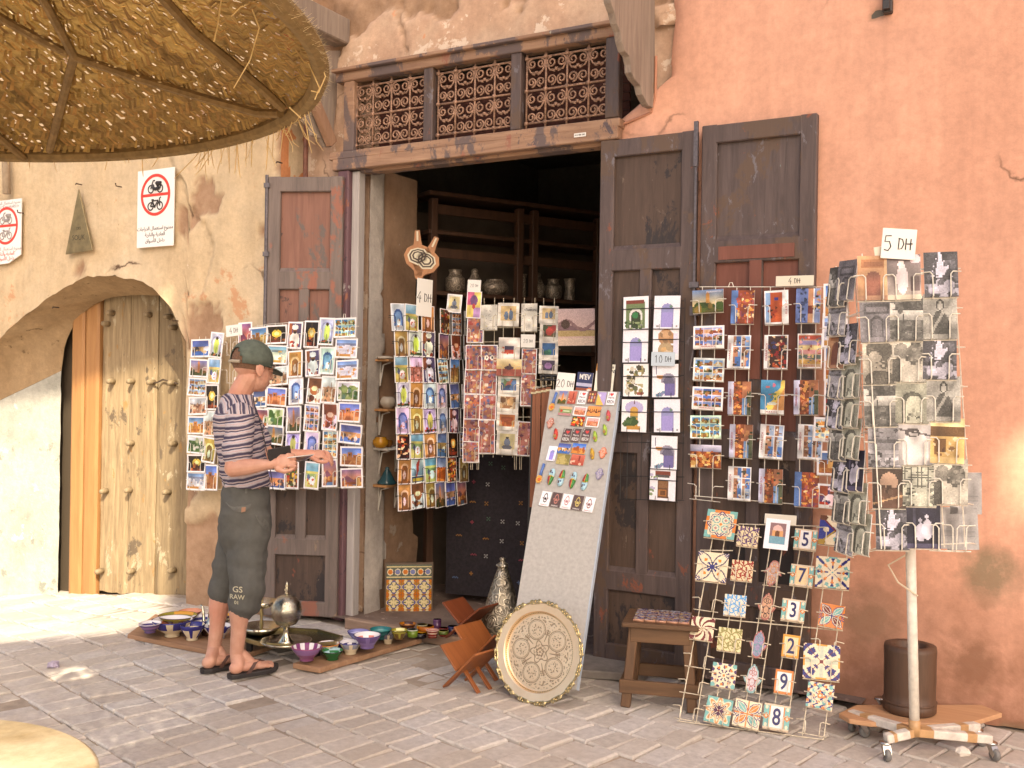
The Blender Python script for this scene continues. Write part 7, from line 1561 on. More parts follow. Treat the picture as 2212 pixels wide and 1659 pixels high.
# ================================================================ spinner of black and white postcards
def z5b(x, y): return (1734.2 + x * .192, 486.6 + y * .192)
def zs(x, y): return (1734.2 + x * .2666, 796.3 + y * .2666)
G0 = onZ(1976, 1592, 0.09); GC = Vector((G0.x, G0.y, 0))
top_a = atd(1953, 560, (GC - CAM).dot(Vector((-math.sin(TH), math.cos(TH), 0))))
axis = (top_a - Vector((GC.x, GC.y, 0.1))).normalized()
Gex = Vector((math.cos(R(20)), math.sin(R(20)), 0))
front = GC + Vector((0, 0, 1.2)) + Vector((math.sin(R(20)), -math.cos(R(20)), 0)) * 0.15
PG = Plane(front, Gex, axis)
PGl = Plane(PG.hit(1876, 850), (-0.72, 0.70, 0), axis)
RG = Rack('postcard_spinner', 'white wire postcard spinner of black and white photographs on casters', WIRE_W, 0.0030, loc=(GC.x, GC.y, 0))
frontG = [(('brown', 790, 600), ('veil', 1125, 590), ('trees', 1540, 560)), (('sarch', 820, 1065), ('lake', 1155, 1050), ('woman', 1530, 1030)), (('face', 850, 1535), ('two', 1185, 1510), ('trees', 1525, 1480))]
frontG2 = [(('lake', 622, 285), ('gate', 877, 258), ('woman', 1130, 245)), (('wall', 655, 615), ('camel', 902, 596), ('souk', 1160, 582)), (('bowed', 690, 945), ('roof', 937, 928), ('two', 1188, 912)), (('trees', 718, 1280), ('pair', 968, 1268))]
ri = 0
for rows, Z_ in ((frontG, z5b), (frontG2, zs)):
    for row in rows:
        for ci, (d, x, y) in enumerate(row):
            place(RG, PG, *Z_(x, y), d, 0.132, 0.186, '%s photograph card, %s from top, %s column of the spinner' % (ALL[d][1], ORD[ri], ORD[ci]), 'photograph cards on the spinner front', rot=JR.uniform(-2.5, 1), border=False, tilt=-3, off=.018)
        ri += 1
sideG = [(535, 620, z5b, 'sarch'), (430, 690, z5b, 'lake'), (432, 1020, z5b, 'wall'), (425, 1390, z5b, 'brown'), (550, 1335, z5b, 'trees'), (310, 80, zs, 'wall'), (420, 70, zs, 'gate'), (297, 325, zs, 'trees'), (412, 308, zs, 'gate'), (315, 580, zs, 'lake'), (422, 560, zs, 'gate'), (345, 832, zs, 'trees'), (452, 825, zs, 'pair'), (352, 1085, zs, 'lake'), (472, 1085, zs, 'gate'), (378, 1335, zs, 'wall'), (502, 1332, zs, 'gate')]
for k, (x, y, Z_, d) in enumerate(sideG):
    c = 0 if (x < 440 and Z_ is z5b) or (Z_ is zs and x < 390) else 1
    place(RG, PGl, *Z_(x, y), d, 0.130, 0.172, '%s photograph seen edge on, card %s of the spinner side' % (ALL[d][1], ('number one,number two,number three,number four,number five,number six,number seven,number eight,number nine,number ten,number eleven,number twelve,number thirteen,number fourteen,number fifteen,number sixteen,number seventeen'.split(','))[k]), 'photograph cards on the spinner side', rot=JR.uniform(-4, 4), border=False, tilt=-8, off=.018)
for k, (x, y, Z_) in enumerate(((1318, 1010, zs), (1130, 1290, zs), (1290, 1300, zs))):
    Pb = Plane(PG.o - PG.n * .22, Gex, axis); M = Pb.mat(Pb.hit(*Z_(x, y)), R(JR.uniform(-4, 4)), 0)
    tag(link('postcard', card_mesh('blank', .13, .18, False), None, M), 'turned-over grey card at the back of the spinner, %s from top' % ORD[k], 'postcard', 'photograph cards on the spinner back')
# wires: rows of rings and uprights of the prism
cs = []
for (fx, fy) in ((1850, 560), (1960, 560), (2070, 560)): pass
def up(px, t0, t1, P): RG.seg(P.hit(px[0], t0), P.hit(px[1], t1))
for a, b in (((1862, 1902), PG), ((1905, 1945), PG), ((1928, 1968), PG), ((1972, 2008), PG), ((2000, 2040), PG), ((2046, 2085), PG)): up(a, 548, 1182, b)
for a in ((1806, 1836), (1828, 1856), (1846, 1880), (1868, 1904)): up(a, 575, 1186, PGl)
Pbk = Plane(PG.o - PG.n * .24, Gex, axis)
for a in ((1880, 1915), (1930, 1960), (1985, 2020), (2030, 2070), (2060, 2100)): up(a, 580, 1170, Pbk)
for k in range(8):
    y = 582 + 85 * k; q = [PG.hit(1858 + 5.6 * k, y + 6), PG.hit(2056 + 5.6 * k, y - 4), Pbk.hit(2075 + 5.0 * k, y - 2), Pbk.hit(1890 + 5 * k, y + 4), PGl.hit(1804 + 4.5 * k, y + 24)]; RG.mb.tube([RG.inv @ p for p in q], RG.w, 4, closed=True)
RG.pocket(PG.mat(PG.hit(*zs(1160, 1285)), 0, .018), .132, .186)
RG.pocket(PG.mat(PG.hit(*zs(1255, 1285)), 0, .018), .10, .186)
POLE = simple('taped_white_pole', (0.62, 0.58, 0.52), 0.6, 0, 0.18, 25, 0.3); TAPE = simple('brown_packing_tape', (0.44, 0.26, 0.12), 0.35, 0, 0.12, 30)
t1 = Vector((0, 0, .10)); ax = Vector((axis.x / axis.z, axis.y / axis.z, 1))
def at_h(z): return Vector((ax.x * (z - .1), ax.y * (z - .1), z))
MB().tube([at_h(.11), at_h(.6), at_h(.9), at_h(1.12), at_h(2.0)], [.021, .0205, .021, .020, .012], 16).obj('pole', POLE, RG.o, True)
MB().tube([at_h(.10), at_h(.165)], .0235, 16).obj('tape_band', TAPE, RG.o, True)
MB().tube([at_h(1.10), at_h(1.135)], .027, 16).obj('collar', simple('grey_plastic_collar', (0.35, 0.33, 0.30), 0.5), RG.o)
mb = MB(); mb.tube([at_h(.82) + Vector((-.02, -.02, .05)), at_h(.80) + Vector((-.09, -.02, .02)), at_h(.75) + Vector((-.05, -.025, .0)), at_h(.72) + Vector((.028, -.02, -.02))], .004, 5); mb.obj('loose_string', simple('pale_string', (0.55, 0.46, 0.34), 0.8), RG.o)
CHROME = metal('chrome_caster', (0.62, 0.60, 0.56), 0.18); RUB = simple('grey_rubber_wheel', (0.16, 0.155, 0.15), 0.55)
def caster(parent, x, y, zt, az, inv=Matrix()):
    r = .026; M = Matrix.Translation((x, y, 0)) @ Matrix.Rotation(az, 4, 'Z')
    o = MB().lathe([(.018, zt), (.026, zt - .004), (.026, zt - .012), (.012, zt - .016)], 18).obj('caster', CHROME, parent, True, M)
    mb = MB(); mb.prism([(-.014, zt - .012), (.016, zt - .012), (.034, .03), (.026, .016), (.01, .03)], -.016, .016); mb.obj('fork', CHROME, o)
    MB().lathe([(.006, -.011), (r - .003, -.011), (r, -.006), (r, .006), (r - .003, .011), (.006, .011)], 24, mat=Matrix.Translation((.022, 0, r)) @ Matrix.Rotation(R(90), 4, 'X')).obj('wheel', RUB, o, True)
    return o
SLEEVE = simple('dirty_white_wrap', (0.58, 0.53, 0.47), 0.75, 0, 0.2, 30, 0.4)
for k, (px, py) in enumerate(((1912, 1640), (2140, 1640), (2035, 1600), (1870, 1585))):
    e = onZ(px, py, 0.0) - GC if k < 2 else Vector(((.22, .30, 0), (-.30, .18, 0))[k - 2])
    a = Vector((0, 0, .112)); b = Vector((e.x, e.y, .088)); d = b - a
    MB().bar(a, a + d * .30, .038, .034, .003).obj('foot_arm', TAPE, RG.o)
    o = MB().bar(a + d * .22, b, .042, .036, .004).obj('foot_arm', SLEEVE, RG.o)
    MB().bar(a + d * .66, a + d * .80, .0435, .0375, .003).obj('tape_band', TAPE, RG.o)
    caster(RG.o, e.x, e.y, .078, R((-60, -40, 30, 80)[k]))
mb = MB(); mb.lathe([(.001, -.02), (.02, -.014), (.028, 0), (.022, .016), (.001, .024)], 10, c=(.19, -.02, .07), wob=lambda a, k: .25 * math.sin(3 * a + k)); mb.obj('rag_knot', SLEEVE, RG.o)
RG.done()
price('5 DH', PG, 1938, 529, .135, .125, 'white 5 DH card standing on top of the spinner', rot=4, off=.03, size=.055)
o = MB().box((0, 0, 0), (.11, .003, .05), None, .0012).obj('blank_plate', simple('cream_plate', 0), None, mw=PG.mat(PG.hit(1917, 544), R(-8), .012)); tag(o, 'blank cream plate behind the 5 DH card', 'plate')

# ================================================================ dolly with a wooden tub, behind the spinner
dk = [onZ(1812, 1540, .10), onZ(1835, 1553, .10), onZ(1880, 1560, .10), onZ(2090, 1563, .10), onZ(2165, 1540, .10), onZ(2120, 1522, .10), onZ(1850, 1522, .10)]
c = sum(dk, Vector()) / len(dk)
DL = empty('dolly', 'rough wooden board on casters behind the postcard spinner', 'dolly', mw=Matrix.Translation((c.x, c.y, 0)))
mb = MB(); mb.prism([(p.x - c.x, p.y - c.y) for p in dk], .078, .10, Mxy); bev(mb.obj('deck', wood('raw_dolly_wood', (0.42, 0.22, 0.11), (0.56, 0.33, 0.18), 'x', 0.6, 0.7), DL), .003)
for px, py, z in ((1858, 1592, 0), (2045, 1588, 0), (1900, 1540, 0), (2110, 1545, 0)): e = onZ(px, py) - c; caster(DL, e.x, e.y, .078, R(40))
tb = onZ(1958, 1548, .10)
TB = lathe_obj('wooden_tub', 'dark round wooden tub standing on the dolly', 'tub', (tb.x, tb.y + .09, .10), [('body', [(.104, 0), (.116, .01), (.117, .045), (.1125, .048), (.112, .10), (.1135, .16), (.113, .25), (.115, .285), (.112, .305), (.085, .31), (.070, .302), (.068, .24), (.001, .235)], wood('dark_tub_wood', (0.045, 0.024, 0.014), (0.115, 0.06, 0.035), 'z', 0.8, 0.55, wear=[((.17, .10, .06), .66)]), 44)])
MB().lathe([(.1165, .046), (.119, .048), (.119, .054), (.1165, .056)], 44).obj('hoop', wood('dark_tub_wood', 0, 0), TB, True)

# ================================================================ things on the left wall
PW = Plane((-6.0, YL - 0.032, 2.5), XH, ZU)
RED = simple('sign_red', (0.66, 0.05, 0.03), 0.4); SIGNW = simple('sign_white', (0.80, 0.78, 0.76), 0.45); BLK = simple('sign_black', (0.018, 0.016, 0.018), 0.5); GREYI = simple('sign_grey', (0.30, 0.28, 0.28), 0.5)
def arabic(s):
    """joined Arabic letter forms in visual order"""
    F_ = {'\u0627': ('\ufe8d', None, None, '\ufe8e'), '\u0623': ('\ufe83', None, None, '\ufe84'), '\u0628': ('\ufe8f', '\ufe91', '\ufe92', '\ufe90'), '\u062a': ('\ufe95', '\ufe97', '\ufe98', '\ufe96'), '\u062c': ('\ufe9d', '\ufe9f', '\ufea0', '\ufe9e'), '\u062e': ('\ufea5', '\ufea7', '\ufea8', '\ufea6'), '\u062f': ('\ufea9', None, None, '\ufeaa'), '\u0631': ('\ufead', None, None, '\ufeae'), '\u0633': ('\ufeb1', '\ufeb3', '\ufeb4', '\ufeb2'), '\u0639': ('\ufec9', '\ufecb', '\ufecc', '\ufeca'), '\u0642': ('\ufed5', '\ufed7', '\ufed8', '\ufed6'), '\u0644': ('\ufedd', '\ufedf', '\ufee0', '\ufede'), '\u0645': ('\ufee1', '\ufee3', '\ufee4', '\ufee2'), '\u0646': ('\ufee5', '\ufee7', '\ufee8', '\ufee6'), '\u0648': ('\ufeed', None, None, '\ufeee'), '\u064a': ('\ufef1', '\ufef3', '\ufef4', '\ufef2'), '\u0629': ('\ufe93', None, None, '\ufe94')}
    out = []
    for i, ch in enumerate(s):
        if ch not in F_: out.append(ch); continue
        pj = i > 0 and s[i - 1] in F_ and F_[s[i - 1]][1] is not None; nj = i + 1 < len(s) and s[i + 1] in F_ and F_[ch][1] is not None
        out.append(F_[ch][2] if pj and nj and F_[ch][2] else F_[ch][3] if pj else F_[ch][1] if nj and F_[ch][1] else F_[ch][0])
    return ''.join(reversed(out))
def circ(r, n=40, cx=0, cz=0): return [(cx + r * math.cos(2 * math.pi * k / n), cz + r * math.sin(2 * math.pi * k / n)) for k in range(n)]
def bike(parent, cx, cz, s, mat, moped=False):
    mb = MB(); y = -.006; t = s * .035
    for x in (-.33, .33): mb.tube([(cx + s * x + s * .19 * math.cos(a), y, cz - s * .12 + s * .19 * math.sin(a)) for a in [2 * math.pi * k / 18 for k in range(18)]], t, 4, closed=True)
    P = lambda *q: mb.tube([(cx + s * a, y, cz + s * b) for a, b in q], t * 1.1, 4)
    if moped:
        P((-.33, -.12), (-.22, .18), (-.16, .30), (-.05, .30)); mb.tube([(cx + s * a, y, cz + s * b) for a, b in ((-.2, .08), (-.12, -.1), (.02, -.14), (.3, -.1))], t * 2.6, 5); P((.1, .0), (.14, .12)); mb.tube([(cx - 0 + s * a, y, cz + s * b) for a, b in ((.08, .15), (.42, .13))], t * 3.0, 5); P((.33, -.12), (.38, .1)); P((.1, -.1), (.2, .1), (.4, .0))
    else: P((-.33, -.12), (-.2, .14), (.2, .16), (.33, -.12), (.30, .26), (.40, .30)); P((-.2, .14), (-.02, -.14), (.2, .16)); P((-.33, -.12), (-.02, -.14)); P((-.26, .2), (-.12, .2)); P((-.02, -.14), (-.02, -.22))
    mb.obj('moped_symbol' if moped else 'bicycle_symbol', mat, parent)
def no_bikes(px, py, w, h, label, text, head, faded=False, curl=False):
    root = empty('road_sign', label, 'sign', None, PW.mat(PW.hit(px, py), R(0)))
    mb = MB()
    if curl: mb.prism([(-w / 2, h / 2), (-w / 2, -h / 2), (w * .1, -h / 2 + .01), (w * .36, -h / 2 + .05), (w / 2, -h / 2 + .07), (w / 2, h / 2)][::-1], -.004, .004)
    else: mb.box((0, 0, 0), (w, .008, h), None, .001)
    mb.obj('panel', SIGNW, root)
    cz = h * (.10 if head else .17); r = w * .40
    MB().ring(circ(r), circ(r * .86), -.0065, -.003, Matrix.Translation((0, 0, cz))).obj('red_ring', RED, root); MB().box((0, -.005, cz), (r * 1.75, .003, r * .13)).obj('red_bar', RED, root)
    bike(root, 0, cz + r * .40, r * .95, GREYI if faded else BLK, True); bike(root, 0, cz - r * .42, r * .95, GREYI if faded else BLK)
    for s, sz, z, m in text: txt(s, sz, 'lettering', m, root, Matrix.Translation((0, -.0048, z)), depth=.0006)
    return root
AR1, AR2, AR3 = arabic('\u0645\u0645\u0646\u0648\u0639 \u0627\u0633\u062a\u0639\u0645\u0627\u0644 \u0627\u0644\u062f\u0631\u0627\u062c\u0627\u062a'), arabic('\u0627\u0644\u0639\u0627\u062f\u064a\u0629 \u0648\u0627\u0644\u0646\u0627\u0631\u064a\u0629'), arabic('\u062f\u0627\u062e\u0644 \u0627\u0644\u0623\u0633\u0648\u0627\u0642')
wS = (PW.hit(376, 440) - PW.hit(297, 450)).length; hS = (PW.hit(336, 366) - PW.hit(336, 533)).length
no_bikes(336.5, 449.5, wS, hS, 'white no bicycles and mopeds sign with Arabic text on the beige wall', [(AR1, .037, -hS * .26, BLK), (AR2, .037, -hS * .34, BLK), (AR3, .037, -hS * .42, BLK)], False)
no_bikes(14, 502, wS, hS * .93, 'faded no bicycles and mopeds sign with a curled corner, cut by the picture edge', [('SOUKS DE MARRAKECH', .03, hS * .36, GREYI), (AR1, .036, hS * .42, GREYI), (AR1, .04, -hS * .24, GREYI), (AR2, .04, -hS * .31, RED), (AR3, .04, -hS * .38, RED)], True, True, True)
# triangular plaque
a, b, c = PW.hit(172, 408), PW.hit(144, 550), PW.hit(203, 541); o0 = (a + b + c) / 3
PQ = empty('plaque', 'tall triangular brass plaque nailed to the beige wall', 'plaque', mw=PW.mat(o0)); iv = PQ.matrix_world.inverted(); tri = [((iv @ p).x, (iv @ p).z) for p in (b, c, a)]
mb = MB(); mb.prism(tri, -.012, .0); bev(mb.obj('plate', simple('tarnished_olive_brass', (0.20, 0.155, 0.075), 0.5, 0.3, 0.3, 14, 0.3), PQ), .003)
txt('SOUK', .055, 'lettering', simple('engraved_dark', (0.045, 0.035, 0.02), 0.6), PQ, Matrix.Translation((0.0, -.0125, -.05))); txt('DES', .03, 'lettering', simple('engraved_dark', 0), PQ, Matrix.Translation((0.0, -.0125, .02)))
for k, (px, py) in enumerate(((172, 398), (258, 403), (605, 351), (46, 460), (122, 664), (380, 693))):
    p = PW.hit(px, py); mb = MB(); mb.tube([p + Vector((0, .02, 0)), p + Vector((0, -.03, 0)), p + Vector((.0, -.035, .02 if k % 2 else -.01))], .005, 5); tag(mb.obj('nail', IRON), 'bent rusty nail in the beige wall, %s' % ('above the plaque', 'beside the no bicycles sign', 'near the shop corner', 'by the faded sign', 'above the arch', 'at the arch shoulder')[k], 'nail', 'nails in the beige wall')
# conduit box at the edge
cA, cB = PW.hit(20, 335), PW.hit(22, 420); mb = MB()
mb.tube([cA + Vector((0, -.02, .6)), cA + Vector((0, -.03, .12))], .03, 10); mb.tube([cA + Vector((0, -.03, .12)), cA + Vector((0, -.03, .02)), cB + Vector((0, -.03, 0))], [.075, .03, .03], 10); tag(mb.obj('drain_spout', simple('grey_beige_metal', (0.38, 0.30, 0.22), 0.6, .2, .2, 20), None, True), 'grey funnel topped drain pipe at the edge of the beige wall', 'pipe')
# crumpled paper on the paving
p = onZ(115, 1442); mb = MB(); mb.lathe([(.001, 0), (.03, .002), (.036, .015), (.026, .03), (.001, .036)], 9, c=(p.x, p.y, gz(p.x)), wob=lambda a, k: .35 * math.sin(2 * a + 1.3 * k) + .2 * math.sin(5 * a)); tag(mb.obj('paper_scrap', simple('lilac_paper', (0.42, 0.36, 0.46), 0.8)), 'crumpled lilac scrap of paper on the paving', 'litter')

# ================================================================ straw parasol and its round table
PC0 = Vector((-2.43, -4.20, 0)); PR, PZ, PA_ = 1.16, 2.30, 0.50     # centre, rim radius, rim height, rise of the cone
def cone(r, a, d=0.0): return Vector((PC0.x + r * math.cos(a), PC0.y + r * math.sin(a), PZ + PA_ * (1 - r / PR) + d))
PAR = empty('straw_parasol', 'large woven straw parasol seen from below', 'parasol', mw=Matrix.Translation(PC0)); pinv = Matrix.Translation(PC0).inverted()
def straw_mat(name, c0, c1, trans=0.55):
    m, t, b = nt(name); b.inputs['Roughness'].default_value = .7; oi = node(t, 'VertexColor'); oi.layer_name = 'col'
    v = coords(t, (40, 40, 40)); n1 = noise(t, v, 1, 3); col = mix(t, 1.0, ramp(t, n1, [(.3, c0), (.7, c1)]), oi.outputs[0], 'MULTIPLY'); t.links.new(col, b.inputs['Base Color'])
    tr = node(t, 'BsdfTranslucent'); t.links.new(col, tr.inputs[0]); mx = node(t, 'MixShader'); mx.inputs[0].default_value = trans
    t.links.new(b.outputs[0], mx.inputs[1]); t.links.new(tr.outputs[0], mx.inputs[2]); t.links.new(mx.outputs[0], t.nodes['Material Output'].inputs[0]); return m
STRAW = straw_mat('woven_straw', (0.27, 0.16, 0.045), (0.44, 0.285, 0.09), .42); STRAWD = straw_mat('straw_rope', (0.20, 0.125, 0.04), (0.34, 0.22, 0.08), .2); STRAWL = straw_mat('loose_straw', (0.62, 0.50, 0.26), (0.78, 0.66, 0.40), .35)
def build_parasol():
    r_ = random.Random(9)
    # underlay with pin holes, braided strands beneath it in chevron bands
    mb = MB(); nr, na = 96, 640; hole = set(); seen = lambda a: True
    for i in range(nr + 1):
        for j in range(na):
            r = .12 + (PR - .12) * i / nr; mb.v.append(tuple(pinv @ cone(r, 2 * math.pi * j / na, .012)))
    for i in range(nr):
        for j in range(na):
            if r_.random() < .06: continue
            g = .62 + .3 * r_.random(); mb.col = (g, g, g); mb.face((i * na + j, i * na + (j + 1) % na, (i + 1) * na + (j + 1) % na, (i + 1) * na + j))
    mb.obj('straw_mat', STRAW, PAR)
    mb = MB(); bands = 30
    for k in range(bands):
        r0 = .30 + (PR - .32) * k / bands; dr = (PR - .32) / bands; s = 1 if k % 2 else -1; n = int(2 * math.pi * r0 / .021)
        for j in range(n):
            a = 2 * math.pi * (j + r_.random() * .5) / n
            q = proj(cone(r0, a))
            if q is None or q[0] > 760 or q[0] < -260 or q[1] < -160: continue
            if r_.random() < .15: continue
            g = .55 + .75 * r_.random(); mb.col = (g, g * (.9 + .15 * r_.random()), g * .9)
            da = s * (.030 + .012 * r_.random()) / r0; w = .0048 + .004 * r_.random(); h0 = -.002 - .010 * r_.random()
            A = cone(r0 - dr * .15, a - da / 2, h0 + .006); B = cone(r0 + dr * .5, a, h0 - .006); C = cone(r0 + dr * 1.15, a + da / 2, h0 + .006)
            tdir = Vector((-math.sin(a), math.cos(a), 0)) * w
            i = len(mb.v); mb.v += [tuple(pinv @ p) for p in (A - tdir * .6, A + tdir * .6, B + tdir, B - tdir, C + tdir * .4, C - tdir * .4)]
            mb.face((i, i + 1, i + 2, i + 3)); mb.face((i + 3, i + 2, i + 4, i + 5))
    o = mb.obj('straw_weave', STRAW, PAR); o['kind'] = 'stuff'
    # ropes: rim, radial ribs and seams
    mb = MB(); mb.col = (.8, .8, .8)
    def rope(pts, rad, m): m.tube([pinv @ p for p in pts], rad, 7)
    rim = [cone(PR, 2 * math.pi * k / 200, -.004) for k in range(200)]; mb.tube([pinv @ p for p in rim], .021, 8, closed=True); mb.obj('rim_rope', STRAWD, PAR)
    def ch(x, y):    # a point of the cone's underside behind a picture position
        d = ray(x, y); best = None
        for k in range(4000):
            p = CAM + d * (.6 + k * .001); rr = math.hypot(p.x - PC0.x, p.y - PC0.y)
            if rr < PR and p.z >= PZ + PA_ * (1 - rr / PR) - .012: return p
        return None
    for line in (((160, 113), (300, 160), (450, 205), (560, 235), (612, 236)), ((330, -40), (420, 60), (500, 125), (575, 190), (615, 228)), ((160, 113), (140, 190), (122, 260), (105, 325)), ((-40, 5), (60, 62), (160, 113)), ((160, 113), (100, 0), (60, -60)), ((-60, 230), (0, 290), (60, 340))):
        pts = []
        for (x0, y0), (x1, y1) in zip(line, line[1:]):
            for k in range(8):
                p = ch(x0 + (x1 - x0) * k / 8, y0 + (y1 - y0) * k / 8)
                if p: pts.append(p + Vector((0, 0, -.012)))
        if len(pts) > 3: m = MB(); m.col = (.75, .72, .7); rope(pts, .0125, m); m.obj('seam_rope', STRAWD, PAR)
    for k in range(8):
        a = R(22.5 + 45 * k); m = MB(); m.tube([pinv @ cone(.06, a, .03), pinv @ cone(PR - .02, a, .03)], .014, 6); m.obj('rib', wood('parasol_rib_wood', (.2, .12, .06), (.34, .22, .12), 'x'), PAR)
    # bristle along ropes and rim, long loose strands
    mb = MB()
    for k in range(5200):
        a = r_.random() * 2 * math.pi; p = cone(PR + .012 * r_.random(), a, -.018 + .034 * r_.random()); q = proj(p)
        if q is None or q[0] > 800 or q[0] < -200 or q[1] < -120: continue
        d = Vector((math.cos(a) * (.2 + r_.random()), math.sin(a) * (.2 + r_.random()), -.6 + 1.4 * r_.random())).normalized() * (.008 + .016 * r_.random()); t = Vector((-math.sin(a), math.cos(a), 0)) * .0011
        g = .8 + .5 * r_.random(); mb.col = (g, g, g); mb.quad(pinv @ (p - t), pinv @ (p + t), pinv @ (p + d + t * .3), pinv @ (p + d - t * .3))
    o = mb.obj('rim_bristle', STRAWL, PAR); o['kind'] = 'stuff'
    for k in range(46):
        px = r_.choice((r_.uniform(420, 600), r_.uniform(420, 600), r_.uniform(60, 420), r_.uniform(600, 668)))
        a = None
        for j in range(720):
            p = cone(PR, 2 * math.pi * j / 720, -.015); q = proj(p)
            if q and abs(q[0] - px) < 6 and q[1] > 60 and (a is None or q[1] > a[1]): a = (p, q[1], 2 * math.pi * j / 720)
        if a is None: continue
        L_ = r_.uniform(.02, .10); side = Vector((r_.uniform(-1, 1), r_.uniform(-1, 1), 0)) * L_ * .5; m = MB(); m.col = (1.15, 1.1, 1.0)
        p = a[0]; w = r_.uniform(.0008, .0016); m.tube([pinv @ p, pinv @ (p + side * .4 + Vector((0, 0, -L_ * .35))), pinv @ (p + side + Vector((0, 0, -L_ * .8))), pinv @ (p + side * r_.uniform(1.0, 1.8) + Vector((0, 0, -L_)))], [w, w, w, w * .5], 4)
        m.obj('straw_strand', STRAWL, PAR)
    for (pts) in (((668, 120), (692, 132), (703, 165), (688, 200), (672, 196)), ((664, 130), (690, 190), (680, 215)), ((625, 232), (650, 255)), ((478, 0), (470, 55), (462, 90)), ((545, 20), (560, 60), (540, 130), (505, 190)), ((560, 0), (520, 15), (500, 35))):
        m = MB(); m.col = (1.2, 1.15, 1.0); q = [atd(x, y, 2.05 if y < 140 and x < 600 else 2.28) for x, y in pts]; m.tube([pinv @ p for p in q], .0015, 4); m.obj('straw_strand', STRAWL, PAR)
    MB().tube([(0, 0, .0), (0, 0, PZ + PA_ - .02)], .024, 12).obj('pole', wood('parasol_pole_wood', (.2, .12, .06), (.34, .22, .12), 'z'), PAR)
build_parasol()
TBL = empty('round_table', 'round ochre topped cafe table in the sun at the lower corner', 'table', mw=Matrix.Translation((-2.425, -4.012, -.13)))
mb = MB(); mb.lathe([(.03, .722), (.515, .722), (.533, .728), (.536, .742), (.523, .750), (.03, .750)], 80); mb.obj('top', plaster('limewashed_table_top', [(.3, (.34, .27, .16)), (.7, (.58, .51, .39))], 5, 60, .25, .5, blotch=[((.50, .46, .38), .60, 6)]), TBL, True)
mb = MB(); mb.lathe([(.20, .13), (.19, .15), (.05, .18), (.045, .70), (.12, .722)], 24); mb.obj('pedestal', simple('black_iron', 0), TBL, True)

# ================================================================ inside the shop
SHD = wood('dark_shelf_wood', (0.045, 0.02, 0.011), (0.095, 0.046, 0.025), 'z', 0.7, 0.5)
PSx = Plane((-4.1, .7, 1.5), (.48, .87, 0), ZU); s0 = PSx.hit(925, 900); SHX = empty('shelf_unit', 'dark wooden shelves with open backs along the inner wall', 'shelves', mw=PSx.mat((s0.x, s0.y, 0))); sv = SHX.matrix_world.inverted()
def sl(x, y): p = sv @ PSx.hit(x, y); return p
for x, y0, y1 in ((932, 360, 1250), (1118, 330, 1250), (1150, 500, 1250), (1288, 420, 1250)):
    p0 = sl(x, 700); MB().box((p0.x, 0, 1.45), (.05, .06, 2.9), None, .003).obj('upright', SHD, SHX)
for y in (645, 520, 440, 760, 880):
    a_, b_ = sl(935, y - 20), sl(1290, y + 18); z = (a_.z + b_.z) / 2; MB().box((.85, .14, z), (1.75, .32, .03), None, .003).obj('shelf', SHD, SHX)
for y in (470, 560): z = sl(1100, y).z; MB().box((.85, .0, z), (1.7, .025, .07), None, .003).obj('rail', SHD, SHX)
MB().box((.85, .33, 1.4), (1.9, .02, 2.9)).obj('back_panel', simple('shelf_back', (0.10, 0.075, 0.055), 0.9, 0, .2, 8), SHX)
zsh = (sl(935, 625).z + sl(1290, 663).z) / 2 + .016
VM = metal('inlaid_pewter', (0.50, 0.40, 0.30), 0.4, 2, 22, .002, .35); VM.node_tree.nodes['Principled BSDF'].inputs['Metallic'].default_value = .35
def vase(px, w_, prof, label):
    p = sl(px, 640); s = 1 if True else 0; lathe_obj('vase', label, 'vase', SHX.matrix_world @ Vector((p.x, .08, zsh)), [('body', [(r * w_ * 1.3, z * w_ * 1.3) for r, z in prof], VM, 28)], 'metal vases on the dark shelf')
jar = [(.6, 0), (.75, .08), (1.0, .3), (1.0, 1.5), (.95, 1.6), (.7, 1.75), (.62, 2.1), (.7, 2.4), (.6, 2.4), (.5, 1.8)]; bottle = [(.7, 0), (.8, .1), (1, .7), (.95, 1.5), (.55, 2.2), (.5, 2.35), (.42, 2.5), (.45, 2.9), (.3, 3.1), (.05, 3.2)]; pot = [(.6, 0), (.8, .1), (1.2, .5), (1.2, .85), (.9, 1.2), (.72, 1.32), (.8, 1.4), (.7, 1.4), (.5, 1.2)]; tall = [(.8, 0), (.75, .1), (.7, 1.4), (.7, 2.2), (.75, 2.7), (.85, 3.0), (.7, 3.0)]
for x, w_, pr, l in ((994, .055, jar, 'short handled metal jar, first on the dark shelf'), (1036, .047, bottle, 'lidded metal bottle vase with pale diamonds'), (1080, .066, pot, 'wide low metal pot in the middle of the shelf'), (1136, .046, tall, 'slim metal beaker beside the upright'), (1172, .050, bottle, 'lidded metal bottle vase right of the upright'), (1207, .052, jar, 'rounded metal jar with small handles'), (1243, .045, tall, 'tall metal beaker, last on the shelf')): vase(x, w_, pr, l)
